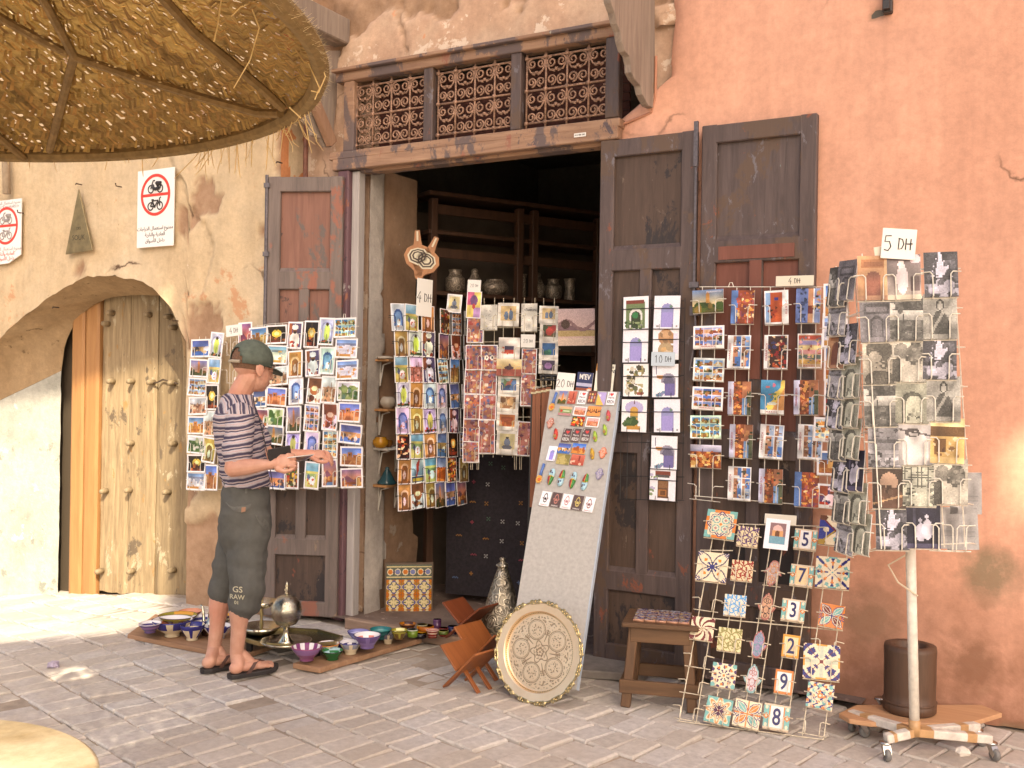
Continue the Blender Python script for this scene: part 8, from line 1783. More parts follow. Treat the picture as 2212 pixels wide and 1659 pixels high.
# bellows hanging by the jamb
PBl = Plane(onY(915, 570, 0.22), (.88, .48, 0), ZU)
def bellows(px, py, s, rot, label):
    o = empty('bellows', label, 'bellows', 'wooden bellows in the doorway', PBl.mat(PBl.hit(px, py), R(rot), 0)); W_ = [(0, -.62), (.10, -.58), (.13, -.42), (.34, -.22), (.40, .02), (.30, .22), (.12, .30), (.10, .42), (.07, .72), (-.07, .72), (-.10, .42), (-.12, .30), (-.30, .22), (-.40, .02), (-.34, -.22), (-.13, -.42), (-.10, -.58)]
    cw = wood('bellows_wood', (.26, .10, .03), (.42, .19, .07), 'z', 1, .45); W2 = [(x * s, z * s) for x, z in W_]
    MB().prism(W2, -.012, 0).obj('front_board', cw, o); MB().prism([(x * s * .95, z * s) for x, z in W_[:8]] + [(x * s * .95, z * s) for x, z in W_[9:]], .03, .042).obj('back_board', cw, o); MB().prism([(x * s * .86, z * s * .8 - .02 * s) for x, z in W_], -.002, .032).obj('leather', simple('dark_leather', (.10, .04, .02), .6), o)
    ivory = simple('bone_inlay', (.56, .50, .36), .4); dk_ = simple('dark_inlay', (.05, .03, .02), .5)
    MB().prism([(x * s * .84, z * s * .84) for x, z in ((-.3, -.2), (0, -.34), (.3, -.2), (.36, .02), (.24, .2), (0, .26), (-.24, .2), (-.36, .02))], -.0135, -.010).obj('inlay', ivory, o)
    for q in (.70, .46): MB().ring([(x * s * q, z * s * q) for x, z in ((-.3, -.2), (0, -.34), (.3, -.2), (.36, .02), (.24, .2), (0, .26), (-.24, .2), (-.36, .02))], [(x * s * (q - .14), z * s * (q - .14)) for x, z in ((-.3, -.2), (0, -.34), (.3, -.2), (.36, .02), (.24, .2), (0, .26), (-.24, .2), (-.36, .02))], -.0148, -.012).obj('inlay_ring', dk_, o)
    MB().box((0, -.0135, s * .55), (s * .05, .004, s * .28)).obj('handle_inlay', ivory, o)
bellows(921, 562, .23, 24, 'inlaid wooden bellows above the doorway rack'); bellows(903, 552, .23, -2, 'plain sided wooden bellows behind the inlaid one')
# small bracket shelves on the jamb with pots
PJ = Plane((JX + .06, .3, 1.2), (0, 1, 0), ZU)
for k, (py, yy) in enumerate(((778, 0), (886, 0), (970, 0), (1050, 0))):
    z = onX(825, py, JX + .06).z; o = empty('bracket_shelf', 'small wooden shelf on the door jamb, %s from top' % ORD[k], 'shelf', 'bracket shelves on the door jamb', Matrix.Translation((JX - .005, .26, z)))
    MB().box((.055, 0, 0), (.12, .30, .016), None, .002).obj('board', wood('shelf_pine', (.36, .17, .06), (.5, .27, .11), 'y', .8, .6) if k != 2 else WHITE, o); 
    for y in (-.09, .1): MB().bar((.004, y, -.01), (.004, y, -.17), .012, .006).obj('bracket', simple('white_bracket_paint', (.56, .53, .48), .5), o); MB().tube([(.008, y, -.15), (.03, y, -.03), (.09, y, -.012)], .006, 6).obj('brace', simple('white_bracket_paint', 0), o)
def jpot(px, py, k, prof, c, label, cat='pot'):
    z = onX(825, (778, 886, 970, 1050)[k], JX + .06).z + .009; p = onX(px, py, JX + .06); mb = MB(); mb.col = c; mb.lathe(prof, 28); o = link('clay_pot', mb.mesh('clay_pot', GLAZE, True), None, Matrix.Translation((JX + .06, p.y, z))); tag(o, label, cat)
jpot(838, 875, 1, [(.03, 0), (.052, .03), (.054, .05), (.04, .075), (.034, .08)], L(.70, .66, .6), 'round cream lidded pot on the jamb shelf'); jpot(822, 960, 2, [(.03, 0), (.052, .025), (.052, .048), (.036, .066), (.04, .072), (.03, .072)], L(.70, .50, .12), 'round yellow pot on the jamb shelf'); jpot(838, 958, 2, [(.02, 0), (.034, .02), (.03, .045), (.02, .05)], L(.45, .30, .12), 'small brown pot beside the yellow one')
jpot(836, 1035, 3, [(.062, 0), (.066, .012), (.05, .03), (.030, .07), (.012, .10), (.016, .11), (.001, .116)], L(.16, .30, .34), 'teal conical tagine on the lowest jamb shelf', 'tagine'); jpot(832, 770, 0, [(.05, 0), (.058, .006), (.05, .014), (.03, .02), (.001, .022)], L(.72, .68, .62), 'flat cream dish on the top jamb shelf', 'dish')
# dark hanging rug with small bright motifs
PRg = Plane(onY(1060, 1150, .75), (.98, .2, 0), ZU); rp = PRg.hit(1040, 985)
RUG = empty('hanging_rug', 'black hanging rug with rows of small bright motifs', 'rug', mw=PRg.mat(rp)); MB().box((.06, 0, -.45), (.62, .02, 1.05)).obj('cloth', simple('black_wool', (.018, .014, .018), .95, 0, .4, 60, .3), RUG)
rg = random.Random(4); MC = [simple('motif_%s' % n, c, .9) for n, c in (('white', (.30, .29, .28)), ('red', (.20, .03, .05)), ('amber', (.24, .11, .02)), ('blue', (.06, .09, .17)), ('green', (.05, .09, .06)))]
for r_ in range(7):
    for c_ in range(5):
        mb = MB(); m = rg.choice(MC); x0, z0 = -.17 + .115 * c_, -.06 - .13 * r_
        if rg.random() < .25: continue
        x0 += rg.uniform(-.02, .02); z0 += rg.uniform(-.02, .02); sh = rg.choice((((0, 0), (1, 1), (-1, 1), (1, -1), (-1, -1)), ((0, 0), (0, 1), (0, -1), (1, 0), (-1, 0)), ((-2, 0), (-1, .6), (0, 0), (1, .6), (2, 0))))
        for a_, b_ in sh: mb.box((x0 + a_ * .009, -.012, z0 + b_ * .009), (.008, .004, .008))
        mb.obj('motif', m, RUG)

# ================================================================ the man looking at postcards
def build_person():
    from mathutils.bvhtree import BVHTree
    PXM = F / 5.42
    heel = onZ(497, 1459, .02); toe = onZ(604, 1439, .02); f = (toe - heel); f.z = 0; f.normalize()
    l = Vector((0, 0, 1)).cross(f)                       # towards his left, away from the camera
    J = atd; cr = Vector((math.cos(TH), math.sin(TH), 0)); fb = (f * .55 + cr).normalized(); lb = Vector((0, 0, 1)).cross(fb)   # the chest turns a little less than the feet
    root = empty('person', 'man in a striped T-shirt, grey cargo shorts and green cap looking through postcards', 'person', mw=Matrix.Translation((heel + toe) / 2 - Vector((0, 0, .02))))
    inv = root.matrix_world.inverted()
    def blob(mb, c, rx, ry, rz, fx=f, up=Vector((0, 0, 1)), n=16):
        """ellipsoid: rx along fx, ry sideways, rz up"""
        z = up.normalized(); x = (fx - z * fx.dot(z)).normalized(); y = z.cross(x); b = len(mb.v); m = 10
        for k in range(m + 1):
            t = math.pi * k / m - math.pi / 2
            for j in range(n):
                a = 2 * math.pi * j / n; mb.v.append(tuple(inv @ (Vector(c) + x * rx * max(.02, math.cos(t)) * math.cos(a) + y * ry * max(.02, math.cos(t)) * math.sin(a) + z * rz * math.sin(t))))
        for k in range(m):
            for j in range(n): mb.face((b + k * n + j, b + k * n + (j + 1) % n, b + (k + 1) * n + (j + 1) % n, b + (k + 1) * n + j))
        mb.face([b + j for j in range(n)][::-1]); mb.face([b + m * n + j for j in range(n)])
    def limb(mb, pts, rs, n=14):
        q = [Vector(p) for p in pts]; P = []; Rr = []
        for k in range(len(q) - 1):
            for s in range(5): t = s / 5; P.append(inv @ q[k].lerp(q[k + 1], t)); Rr.append(rs[k] + (rs[k + 1] - rs[k]) * (t * t * (3 - 2 * t)))
        P.append(inv @ q[-1]); Rr.append(rs[-1]); mb.tube(P, Rr, n)
        blob(mb, q[0], rs[0], rs[0], rs[0], n=12); blob(mb, q[-1], rs[-1], rs[-1], rs[-1], n=12)
    def solid(mb, name, mat, vox, smooth=2, fn=None):
        o = mb.obj(name, mat, root, True); m = o.modifiers.new('v', 'REMESH'); m.mode = 'VOXEL'; m.voxel_size = vox; m.use_smooth_shade = True
        s = o.modifiers.new('s', 'SMOOTH'); s.iterations = smooth; s.factor = .5; evaluated(o)
        if fn:
            nv = len(o.data.vertices); co = np.empty(nv * 3, np.float32); no = np.empty(nv * 3, np.float32)
            o.data.vertices.foreach_get('co', co); o.data.vertices.foreach_get('normal', no)
            co = co.reshape(-1, 3); no = no.reshape(-1, 3); am = np.array([fn(p) for p in co.tolist()], np.float32)
            o.data.vertices.foreach_set('co', (co + no * am[:, None]).reshape(-1))
        o.data.polygons.foreach_set('use_smooth', [True] * len(o.data.polygons)); o.data.name = name
        o.data.materials.clear(); o.data.materials.append(mat); return o
    SKIN = bpy.data.materials.get('skin') or None
    m, t, b = nt('skin'); b.inputs['Roughness'].default_value = .5; v = coords(t); n1 = noise(t, v, 18, 4); n2 = noise(t, v, 4, 3)
    c = ramp(t, n1, [(.3, (.46, .235, .16)), (.7, (.55, .31, .225))]); c = mix(t, ramp(t, n2, [(.45, (0, 0, 0)), (.7, (.55, .55, .55))]), c, (.56, .22, .15)); t.links.new(c, b.inputs['Base Color']); b.inputs['Subsurface Weight'].default_value = .12; b.inputs['Subsurface Radius'].default_value = (.012, .005, .003); SKIN = m
    # --- joints
    pel = J(531, 1105, 5.42); wai = J(530, 1040, 5.43); che = J(516, 930, 5.44); nek = J(515, 852, 5.46); hd = J(547, 790, 5.47)
    shN = J(520, 897, 5.27); elN = J(503, 1012, 5.17); wrN = J(583, 1003, 5.12); haN = J(607, 999, 5.12)
    shF = shN + lb * .36; elF = J(578, 985, 5.60); wrF = J(662, 981, 5.66); haF = J(688, 981, 5.67)
    hpN = pel - l * .085 + Vector((0, 0, -.02)); hpF = pel + l * .085 + Vector((0, 0, -.02))
    knN = J(531, 1255, 5.30); anN = J(511, 1412, 5.32); knF = J(489, 1245, 5.50); anF = J(462, 1402, 5.47)
    fh = (f * math.cos(R(8)) + l * math.sin(R(8)) + Vector((0, 0, -.14))).normalized(); lh = Vector((0, 0, 1)).cross(fh).normalized(); uh = fh.cross(lh)
    # --- body, one continuous skin
    mb = MB()
    blob(mb, hd + uh * .022 - fh * .012, .098, .076, .090, fh, uh); blob(mb, hd - uh * .045 + fh * .030, .066, .060, .078, fh, uh); blob(mb, hd - uh * .092 + fh * .058, .028, .028, .026, fh, uh)
    blob(mb, hd - uh * .030 + fh * .096, .020, .013, .028, fh, uh); blob(mb, hd - uh * .042 + fh * .106, .014, .013, .012, fh, uh)          # nose
    blob(mb, hd - uh * .070 + fh * .089, .013, .024, .008, fh, uh); blob(mb, hd - uh * .080 + fh * .086, .012, .022, .008, fh, uh)          # lips
    blob(mb, hd + uh * .004 + fh * .082, .016, .050, .011, fh, uh)                                                                            # brow
    for s in (-1, 1):
        e = hd - uh * .018 - fh * .012 + lh * s * .078; blob(mb, e, .024, .008, .034, fh, (uh - fh * .2)); blob(mb, e - uh * .026 + fh * .004, .012, .006, .012, fh, uh); blob(mb, hd - uh * .012 + fh * .083 + lh * s * .030, .010, .014, .009, fh, uh)
    hs_ = lambda vs, i0=0: [tuple(inv @ hd + (Vector(p) - inv @ hd) * 1.13) for p in vs[i0:]]
    mb.v = hs_(mb.v)
    limb(mb, [nek - Vector((0, 0, .05)), nek + f * .006, hd - uh * .06 - fh * .014], [.070, .060, .060])
    limb(mb, [pel, wai, che, nek - Vector((0, 0, .06))], [.10, .10, .115, .07])
    limb(mb, [shN, elN], [.048, .043]); limb(mb, [elN, elN.lerp(wrN, .3), wrN], [.044, .043, .028])
    limb(mb, [shF, elF], [.048, .042]); limb(mb, [elF, elF.lerp(wrF, .3), wrF], [.042, .040, .027])
    limb(mb, [che + Vector((0, 0, .08)), shN], [.06, .046]); limb(mb, [che + Vector((0, 0, .08)), shF], [.06, .046])
    limb(mb, [hpN, knN], [.085, .058]); limb(mb, [hpF, knF], [.085, .058])
    for kn, an in ((knN, anN), (knF, anF)):
        cf = kn.lerp(an, .34) - f * .014; limb(mb, [kn, cf, kn.lerp(an, .72) - f * .004, an], [.056, .058, .040, .036])
    def foot(an, hx, tx):
        """heel and toe points on the sole"""
        d = (tx - hx); d.z = 0; L_ = d.length; d.normalize(); s = Vector((0, 0, 1)).cross(d); z0 = .028
        H_ = Vector((hx.x, hx.y, z0))
        blob(mb, H_ + d * .035 + Vector((0, 0, .026)), .040, .032, .034, d); limb(mb, [an, H_ + d * .045 + Vector((0, 0, .035))], [.036, .034])
        blob(mb, H_ + d * .11 + Vector((0, 0, .026)), .075, .034, .030, d); blob(mb, H_ + d * .175 + Vector((0, 0, .018)), .05, .042, .020, d); limb(mb, [an + d * .02, H_ + d * .12 + Vector((0, 0, .045))], [.030, .022])
        for k in range(5):
            off = (.030, .012, -.004, -.019, -.032)[k]; L2 = (.048, .046, .040, .033, .026)[k]; r_ = (.013, .0098, .0094, .009, .0085)[k]
            base = H_ + d * .200 + s * off * SGN[0] + Vector((0, 0, .012)); limb(mb, [base, base + d * L2 * .6 + Vector((0, 0, .002)), base + d * L2 + Vector((0, 0, -.003))], [r_, r_, r_ * .9], 8)
            blob(mb, base + d * (L2 + .002) + Vector((0, 0, .004)), r_ * .55, r_ * .7, r_ * .35, d, n=8)
    SGN = [1]
    h2 = onZ(438, 1447, .02); t2 = h2 + f * .26 + l * .02
    foot(anN, heel, toe); SGN[0] = -1; foot(anF, h2, t2)
    def hand(wr, ha, up, curl, spread, thumb, ln=.078):
        d = (ha - wr).normalized(); up = (up - d * up.dot(d)).normalized(); s = d.cross(up)
        limb(mb, [wr, wr + d * .03], [.027, .026]); blob(mb, wr + d * .062, .046, .040, .017, d, up)
        for k in range(4):
            o_ = (.031, .0105, -.0105, -.030)[k]; fl = ln * (.92, 1.0, .95, .78)[k]; base = wr + d * .096 + s * o_ - up * .002
            a1, a2, a3 = curl; q = [base]; ang = 0
            for seg, aa in ((.45, a1), (.32, a2), (.24, a3)):
                ang += R(aa); dd = d * math.cos(ang) - up * math.sin(ang); q.append(q[-1] + (dd + s * spread * (1.5 - k) * .1) * fl * seg)
            limb(mb, q, [.0092, .0086, .0080, .0070], 8)
        tb_ = wr + d * .035 + s * thumb * .034; limb(mb, [tb_, tb_ + d * .030 + s * thumb * .018 - up * .012, tb_ + d * .058 + s * thumb * .016 - up * .020, tb_ + d * .076 + s * thumb * .008 - up * .024], [.015, .0125, .011, .009], 8)
    up_near = (Vector((0, 0, .45)) - l * .9).normalized(); hand(wrN, haN + Vector((0, 0, .004)), up_near, (38, 52, 30), .2, 1)
    hand(wrF, haF, (Vector((0, 0, .8)) - l * .55).normalized(), (24, 34, 18), .5, 1)
    body = solid(mb, 'body', SKIN, .0034, 1)
    for s in (-1, 1):   # eyes
        mb = MB(); blob(mb, hd + (fh * .085 - uh * .010 + lh * s * .031) * 1.13, .010, .012, .0075, fh, uh, 10); mb.obj('eye', simple('dark_eye', (.05, .03, .025), .25), root, True)
        mb = MB(); blob(mb, hd + (fh * .090 + uh * .008 + lh * s * .034) * 1.13, .008, .022, .004, fh, uh, 10); mb.obj('eyebrow', simple('short_brown_hair', (.13, .065, .035), .7, 0, .4, 160, .5), root, True)
    # --- shirt
    def loft(mb, rings, n=40):
        b = len(mb.v)
        for c, a_, b_, fx in rings:
            lx = Vector((0, 0, 1)).cross(fx)
            for j in range(n):
                t_ = 2 * math.pi * j / n; ca, sa = math.cos(t_), math.sin(t_); e = .82
                ca = math.copysign(abs(ca) ** e, ca); sa = math.copysign(abs(sa) ** e, sa)
                mb.v.append(tuple(inv @ (c + fx * b_ * ca + lx * a_ * sa)))
        for k in range(len(rings) - 1):
            for j in range(n): mb.face((b + k * n + j, b + k * n + (j + 1) % n, b + (k + 1) * n + (j + 1) % n, b + (k + 1) * n + j))
        mb.face([b + j for j in range(n)][::-1]); mb.face([b + (len(rings) - 1) * n + j for j in range(n)])
    mb = MB()
    hem = J(534, 1048, 5.43)
    loft(mb, [(hem, .182, .128, fb), (J(528, 1020, 5.43), .176, .122, fb), (J(521, 980, 5.435), .176, .128, fb), (J(516, 935, 5.44), .188, .134, fb), (J(511, 900, 5.445), .198, .122, fb), (J(511, 878, 5.45), .175, .098, fb), (J(515, 862, 5.455), .115, .080, fb), (J(519, 852, 5.46), .078, .072, fb)])
    sl_ = shN.lerp(elN, .72); limb(mb, [shN + lb * .010 + Vector((0, 0, -.004)), shN.lerp(elN, .35) + f * .008, sl_ + f * .010], [.074, .077, .080]); blob(mb, J(503, 868, 5.45), .075, .10, .05, fb); sF = shF.lerp(elF, .66); limb(mb, [shF - lb * .010 + Vector((0, 0, -.004)), shF.lerp(elF, .35), sF], [.072, .074, .074])
    zw = (inv @ hem).z
    def shirt_f(co):
        x, y, z = co; a_ = .006 if z > zw + .18 else .013
        return a_ * (mnoise.noise((x * 9, y * 9, z * 16)) + .6 * mnoise.noise((x * 20 + 5, y * 20, z * 26 - x * 12)))
    m, t, b = nt('striped_jersey'); b.inputs['Roughness'].default_value = .9; b.inputs['Specular IOR Level'].default_value = .15
    v = coords(t); sx = node(t, 'SeparateXYZ'); t.links.new(v, sx.inputs[0]); nz_ = noise(t, v, 5, 3)
    ad = node(t, 'Math'); ad.operation = 'MULTIPLY_ADD'; ad.inputs[1].default_value = .035; t.links.new(nz_, ad.inputs[0]); 
    zs_ = (inv @ J(515, 893, 5.3)).z
    gate = node(t, 'Math'); gate.operation = 'GREATER_THAN'; gate.inputs[1].default_value = zs_; t.links.new(sx.outputs[2], gate.inputs[0])
    fl_ = node(t, 'VectorMath'); fl_.operation = 'DOT_PRODUCT'; fl_.inputs[1].default_value = tuple(f * 1.0 + l * -.25); t.links.new(v, fl_.inputs[0])
    tilt = node(t, 'Math'); tilt.operation = 'MULTIPLY_ADD'; tilt.inputs[1].default_value = -.16; t.links.new(fl_.outputs['Value'], tilt.inputs[0]); t.links.new(sx.outputs[2], tilt.inputs[2])
    mxv = node(t, 'Mix'); t.links.new(gate.outputs[0], mxv.inputs[0]); t.links.new(tilt.outputs[0], mxv.inputs[2]); t.links.new(fl_.outputs['Value'], mxv.inputs[3]); t.links.new(mxv.outputs[0], ad.inputs[2])
    fr = node(t, 'Math'); fr.operation = 'MULTIPLY'; fr.inputs[1].default_value = 1 / .047; t.links.new(ad.outputs[0], fr.inputs[0]); f2 = node(t, 'Math'); f2.operation = 'FRACT'; t.links.new(fr.outputs[0], f2.inputs[0])
    rp = t.nodes.new('ShaderNodeValToRGB'); rp.color_ramp.interpolation = 'CONSTANT'; e = rp.color_ramp.elements
    stops = [(0, (.066, .057, .095)), (.28, (.28, .25, .28)), (.36, (.44, .40, .43)), (.50, (.50, .34, .30)), (.56, (.46, .42, .46)), (.70, (.066, .057, .095)), (.82, (.14, .13, .17)), (.86, (.46, .36, .34)), (.94, (.36, .33, .37))]
    e[0].position, e[0].color = 0, stops[0][1] + (1,); e[1].position, e[1].color = stops[-1][0], stops[-1][1] + (1,)
    for p_, c_ in stops[1:-1]: x_ = e.new(p_); x_.color = c_ + (1,)
    t.links.new(f2.outputs[0], rp.inputs[0]); wv = noise(t, coords(t, (1, 1, 1)), 220, 2); t.links.new(mix(t, .4, rp.outputs[0], ramp(t, wv, [(.3, (.7, .7, .7)), (.7, (1.2, 1.2, 1.2))]), 'MULTIPLY'), b.inputs['Base Color']); bump(t, b, wv, .25, .002)
    shirt = solid(mb, 'shirt', m, .0075, 3, shirt_f)
    # --- cargo shorts
    mb = MB()
    loft(mb, [(J(529, 1215, 5.42), .10, .085, fb), (J(527, 1170, 5.42), .170, .125, fb), (J(529, 1125, 5.42), .180, .142, fb), (J(531, 1080, 5.425), .172, .132, fb), (J(533, 1036, 5.43), .158, .118, fb)])
    hmN = J(521, 1322, 5.31); hmF = J(475, 1299, 5.48)
    limb(mb, [hpN + Vector((0, 0, -.02)), J(531, 1205, 5.33), J(536, 1262, 5.30), J(527, 1306, 5.31), hmN], [.105, .104, .094, .088, .062]); limb(mb, [hpF + Vector((0, 0, -.02)), J(505, 1200, 5.50), J(489, 1250, 5.49), J(478, 1282, 5.48), hmF], [.10, .094, .084, .074, .052])
    def short_f(co): x, y, z = co; return .009 * mnoise.noise((x * 9, y * 9, z * 7)) + .011 * mnoise.noise((x * 9 + z * 12, y * 9, z * 15))
    TW = simple('grey_green_twill', (0.092, 0.092, 0.086), 0.85, 0, 0.10, 30, 0.12, 0.2)
    shorts = solid(mb, 'shorts', TW, .008, 2, short_f)
    # --- patches laid on a surface along the camera rays that find it
    def surf(o): bpy.context.view_layer.update(); return BVHTree.FromPolygons([o.matrix_world @ v.co for v in o.data.vertices], [tuple(p.vertices) for p in o.data.polygons])
    bs = surf(shorts)
    def hit(bv, x, y, off): 
        d = ray(x, y).normalized(); h = bv.ray_cast(CAM, d); return None if h[0] is None else h[0] - d * off
    def patch(bv, pts, off, name, mat, parent, th=.003):
        q = [hit(bv, x, y, off) for x, y in pts]
        if any(p is None for p in q): return
        mb = MB(); n = len(q); cen = sum(q, Vector()) / n; cp_ = hit(bv, sum(p[0] for p in pts) / n, sum(p[1] for p in pts) / n, off) or cen
        mb.v = [tuple(inv @ p) for p in q] + [tuple(inv @ cp_)] + [tuple(inv @ (p + ray(500, 1000).normalized() * (off + .004))) for p in q]
        for k in range(n): mb.face((k, (k + 1) % n, n)); mb.face(((k + 1) % n, k, n + 1 + k, n + 1 + (k + 1) % n))
        o = mb.obj(name, mat, root); o.parent = parent; return o
    TW2 = simple('twill_flap', (0.115, 0.115, 0.108), 0.85, 0, 0.2, 35, 0.2, 0.2); LEAT = simple('tan_leather_tab', (0.28, 0.15, 0.09), 0.6); IVT = simple('cream_embroidery', (0.50, 0.46, 0.33), 0.8)
    patch(bs, [(487, 1085), (543, 1088), (540, 1098), (524, 1107), (507, 1105), (495, 1095)], .006, 'pocket_flap', TW2, shorts); patch(bs, [(551, 1112), (574, 1122), (580, 1130), (584, 1148), (570, 1143), (560, 1130)], .006, 'pocket_flap', TW2, shorts)
    patch(bs, [(522, 1096), (531, 1095), (530, 1105), (521, 1107)], .009, 'pocket_tab', LEAT, shorts); patch(bs, [(480, 1048), (484, 1048), (483, 1062), (479, 1062)], .008, 'belt_loop', TW2, shorts); patch(bs, [(530, 1050), (535, 1050), (534, 1066), (529, 1066)], .008, 'belt_loop', TW2, shorts); patch(bs, [(475, 1071), (480, 1071), (480, 1078), (475, 1078)], .007, 'maker_tab', simple('orange_tab', (.34, .15, .03), .7), shorts); patch(bs, [(537, 1046), (563, 1050), (562, 1056), (537, 1053)], .008, 'belt', LEAT, shorts)
    # embroidered letters wrapped on the cloth
    for s, px, py, sz, sx_ in (('GS', 513, 1274, 17, 1.0), ('RAW', 512, 1290, 13.5, .95), ('01', 511, 1302, 10, .95)):
        to = txt(s, 1.0, 'lettering', IVT, None, None, depth=0.0, bold=.012); me = to.data; bad = False
        for v_ in me.vertices:
            h = hit(bs, px + v_.co.x * sz * sx_ * 1.1, py - v_.co.z * sz * 1.05 + v_.co.x * 1.5, .004)
            if h is None: bad = True; break
            v_.co = inv @ h
        to.parent = shorts
        if bad: bpy.data.objects.remove(to)
    # --- cap
    m, t, b = nt('green_cap_cotton'); b.inputs['Roughness'].default_value = .85; v = coords(t); n1 = noise(t, v, 30, 4); t.links.new(ramp(t, n1, [(.3, (.062, .078, .062)), (.7, (.10, .12, .098))]), b.inputs['Base Color']); bump(t, b, n1, .2, .003); CAPM = m
    cc = hd + uh * .030 - fh * .012; mb = MB(); n = 40; rows = []
    for k in range(9):
        t_ = R(-12 + 102 * k / 8)
        for j in range(n):
            a = 2 * math.pi * j / n; ca, sa = math.cos(a), math.sin(a)
            rr = max(.02, math.cos(t_)); low = -.012 if k == 0 else 0
            mb.v.append(tuple(inv @ (cc + fh * (.108 * rr * ca) + lh * (.086 * rr * sa) + uh * (.096 * math.sin(t_) + low - .014 * ca * (1 - k / 8) * 0))))
    for k in range(8):
        for j in range(n):
            if k < 3 and abs(j - n / 2) < 4 - k: continue            # opening above the strap
            mb.face((k * n + j, k * n + (j + 1) % n, (k + 1) * n + (j + 1) % n, (k + 1) * n + j))
    mb.v = hs_(mb.v); cap = mb.obj('cap', CAPM, root, True); sd = cap.modifiers.new('t', 'SOLIDIFY'); sd.thickness = .004; evaluated(cap)
    mb = MB(); nb = 20; ins = []; out = []
    for j in range(nb + 1):
        a = R(-68 + 136 * j / nb); ca, sa = math.cos(a), math.sin(a)
        ins.append(cc + fh * .104 * ca + lh * .084 * sa - uh * .022); q = math.cos(a * 1.3); out.append(cc + fh * (.104 * ca + .075 * max(0, q) ** .6) + lh * .088 * sa - uh * (.034 + .018 * max(0, q) ** .6 - .012 * abs(sa)))
    for dz in (0, -.004):
        for L_ in (ins, out): mb.v += [tuple(inv @ (p + uh * dz)) for p in L_]
    N = nb + 1
    for j in range(nb): mb.face((j, j + 1, N + j + 1, N + j)); mb.face((2 * N + j + 1, 2 * N + j, 3 * N + j, 3 * N + j + 1)); mb.face((N + j, N + j + 1, 3 * N + j + 1, 3 * N + j))
    mb.v = hs_(mb.v); mb.obj('brim', CAPM, cap, True); MB().lathe([(.006, 0), (.005, .004), (.001, .005)], 10, mat=Matrix.Translation(inv @ (hd + (cc + uh * .094 - hd) * 1.13))).obj('button', CAPM, cap)
    mb = MB(); P_ = [inv @ (cc + fh * .107 * math.cos(a) + lh * .086 * math.sin(a) - uh * .026) for a in [R(150 + 60 * k / 8) for k in range(9)]]; mb.tube(P_, .008, 6); mb.v = hs_(mb.v); mb.obj('strap', simple('beige_cap_strap', (.34, .29, .22), .7), cap); bc = surf(cap)
    patch(bc, [(509, 757), (514, 755), (518, 758), (517, 762), (511, 763)], .003, 'badge', simple('white_badge', (.6, .6, .56), .5), cap)
    # --- hair below the cap
    mb = MB()
    for k in range(7):
        t_ = R(-34 + 66 * k / 6)
        for j in range(25):
            a = R(70 + 220 * j / 24); rr = math.cos(t_); mb.v.append(tuple(inv @ (cc - uh * .004 + fh * (.1005 * rr * math.cos(a)) + lh * (.0800 * rr * math.sin(a)) + uh * (.092 * math.sin(t_)))))
    for k in range(6):
        for j in range(24):
            mb.face((k * 25 + j, k * 25 + j + 1, (k + 1) * 25 + j + 1, (k + 1) * 25 + j))
    mb.v = hs_(mb.v); hr = mb.obj('hair', simple('short_brown_hair', (.13, .065, .035), .7, 0, .4, 160, .5), root, True)
    # --- sandals
    SOLE = simple('black_sandal_sole', (.022, .018, .018), .6); STRP = simple('brown_sandal_strap', (.09, .045, .035), .55)
    for hx, tx, sg in ((heel, toe, 1), (h2, t2, -1)):
        d = (tx - hx); d.z = 0; d.normalize(); s = Vector((0, 0, 1)).cross(d) * sg; o_ = Vector((hx.x, hx.y, .0)); W_ = [(-.012, 0), (-.006, .026), (.03, .038), (.09, .036), (.15, .045), (.20, .052), (.245, .045), (.270, .022), (.274, 0), (.268, -.02), (.24, -.042), (.19, -.048), (.13, -.040), (.08, -.036), (.03, -.036), (-.004, -.024)]
        mb = MB(); n = len(W_)
        for z_, sc in ((.003, .97), (.006, 1), (.022, 1.02), (.026, .98)):
            for x_, y_ in W_: mb.v.append(tuple(inv @ (o_ + d * x_ + s * y_ * sc + Vector((0, 0, z_ + (.012 * max(0, (x_ - .2) / .07) ** 2) + gz(o_.x))))))
        for lv in range(3):
            for k in range(n): mb.face((lv * n + k, lv * n + (k + 1) % n, (lv + 1) * n + (k + 1) % n, (lv + 1) * n + k))
        mb.face([3 * n + k for k in range(n)]); mb.face([k for k in range(n)][::-1]); so = mb.obj('sandal', SOLE, root)
        for side in (1, -1):
            mb = MB(); base = [(.085, .041 * side, .024), (.105, .040 * side, .052), (.135, .026 * side, .076), (.165, .010 * side, .074), (.195, .012, .058), (.212, .014, .030)] if side == 1 else [(.085, -.039, .024), (.105, -.039, .048), (.13, -.026, .072), (.165, -.006, .074), (.19, .0, .066)]
            q = [o_ + d * a_ + s * b_ + Vector((0, 0, c_)) for a_, b_, c_ in base]
            for k in range(len(q)):
                w_ = .012 if k < len(q) - 2 else .007; mb.v += [tuple(inv @ (q[k] - d * w_)), tuple(inv @ (q[k] + d * w_))]
            for k in range(len(q) - 1): mb.face((2 * k, 2 * k + 1, 2 * k + 3, 2 * k + 2))
            st_ = mb.obj('strap', STRP, so); sdm = st_.modifiers.new('t', 'SOLIDIFY'); sdm.thickness = .004; sdm.offset = 0
    # --- what he holds and the strap on his wrist
    P_h = J(604, 979, 5.135); wl = MB(); wl.box((0, 0, 0), (.125, .016, .060), None, .004); M = Matrix((f, l, Vector((0, 0, 1)))).transposed().to_4x4()
    o = wl.obj('wallet', simple('black_wallet_leather', (.012, .011, .012), .45), None, mw=Matrix.Translation(P_h) @ M @ Matrix.Rotation(R(-9), 4, 'Y')); tag(o, 'black wallet held above the man\'s near hand', 'wallet')
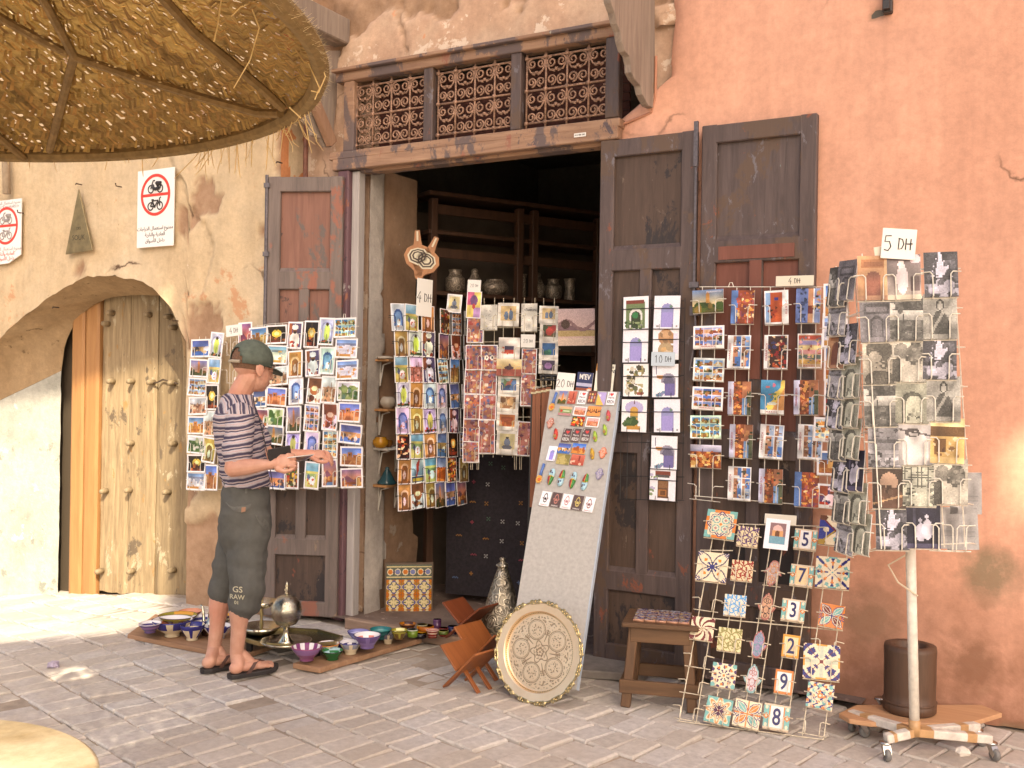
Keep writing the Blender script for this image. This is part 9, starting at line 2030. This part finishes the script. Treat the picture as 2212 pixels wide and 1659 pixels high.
    c_ = J(641, 993, 5.12); o = link('postcard', card_mesh('sunset', .10, .15), None, Matrix.Translation(J(641, 990, 5.19)) @ M @ Matrix.Rotation(R(86), 4, 'Y') @ Matrix.Rotation(R(70), 4, 'Z')); tag(o, 'postcard held flat in the man\'s near hand', 'postcard')
    k = MB(); q = [J(552, 880, 5.32), J(560, 905, 5.33), J(567, 935, 5.34), J(574, 965, 5.36), J(582, 1000, 5.37), J(590, 1060, 5.38)]; k.tube([inv @ p for p in q], .0025, 5); k.obj('neck_cord', simple('dark_cord', (.03, .028, .03), .7), root)
build_person()

# ================================================================ unseen sun blocker, added and shaped to keep the shop front in shade
def build_sun_blocker():
    z = 6.5; poly = [(-5.8, -1.6), (8.0, -1.6), (8.2, -6.4), (5.2, -6.3), (3.9, -7.2), (2.0, -8.5), (1.75, -8.3), (1.72, -7.4), (1.2, -6.95), (0.55, -6.88), (-0.2, -7.85), (-0.8, -7.75), (0.1, -6.85), (0.05, -6.6), (-0.1, -6.3), (-0.62, -5.85), (-2.2, -4.05), (-2.9, -4.3), (-3.5, -4.65), (-4.0, -4.98), (-5.8, -5.4)]
    up_ = 3.5; poly = [(x + up_ * SUN.x / SUN.z, y + up_ * SUN.y / SUN.z) for x, y in poly]; z += up_
    def lift(p): k = (z - p.z) / SUN.z; return (p.x + SUN.x * k, p.y + SUN.y * k)
    hole = [lift(onY(x, y, -.01)) for x, y in ((2176, 948), (2260, 925), (2260, 1130), (2190, 1122), (2180, 1080), (2172, 1030), (2178, 985))]  # gap cut in the blocker so sun forms a patch on the pink wall
    bm = bmesh.new()
    vs = [bm.verts.new((x, y, z)) for x, y in poly]; hs = [bm.verts.new((x, y, z)) for x, y in hole]
    es = [bm.edges.new((vs[k], vs[(k + 1) % len(vs)])) for k in range(len(vs))] + [bm.edges.new((hs[k], hs[(k + 1) % len(hs)])) for k in range(len(hs))]
    bmesh.ops.triangle_fill(bm, use_beauty=True, edges=es)
    r = bmesh.ops.extrude_face_region(bm, geom=bm.faces[:]); bmesh.ops.translate(bm, vec=(0, 0, .04), verts=[e for e in r['geom'] if isinstance(e, bmesh.types.BMVert)])
    bmesh.ops.recalc_face_normals(bm, faces=bm.faces[:])
    me = bpy.data.meshes.new('sun_blocker'); bm.to_mesh(me); bm.free(); me.materials.append(wood('sun_blocker_mat', (.34, .24, .12), (.52, .39, .22), 'y', 1.0, .8))
    struct(link('sun_blocker', me))
build_sun_blocker()
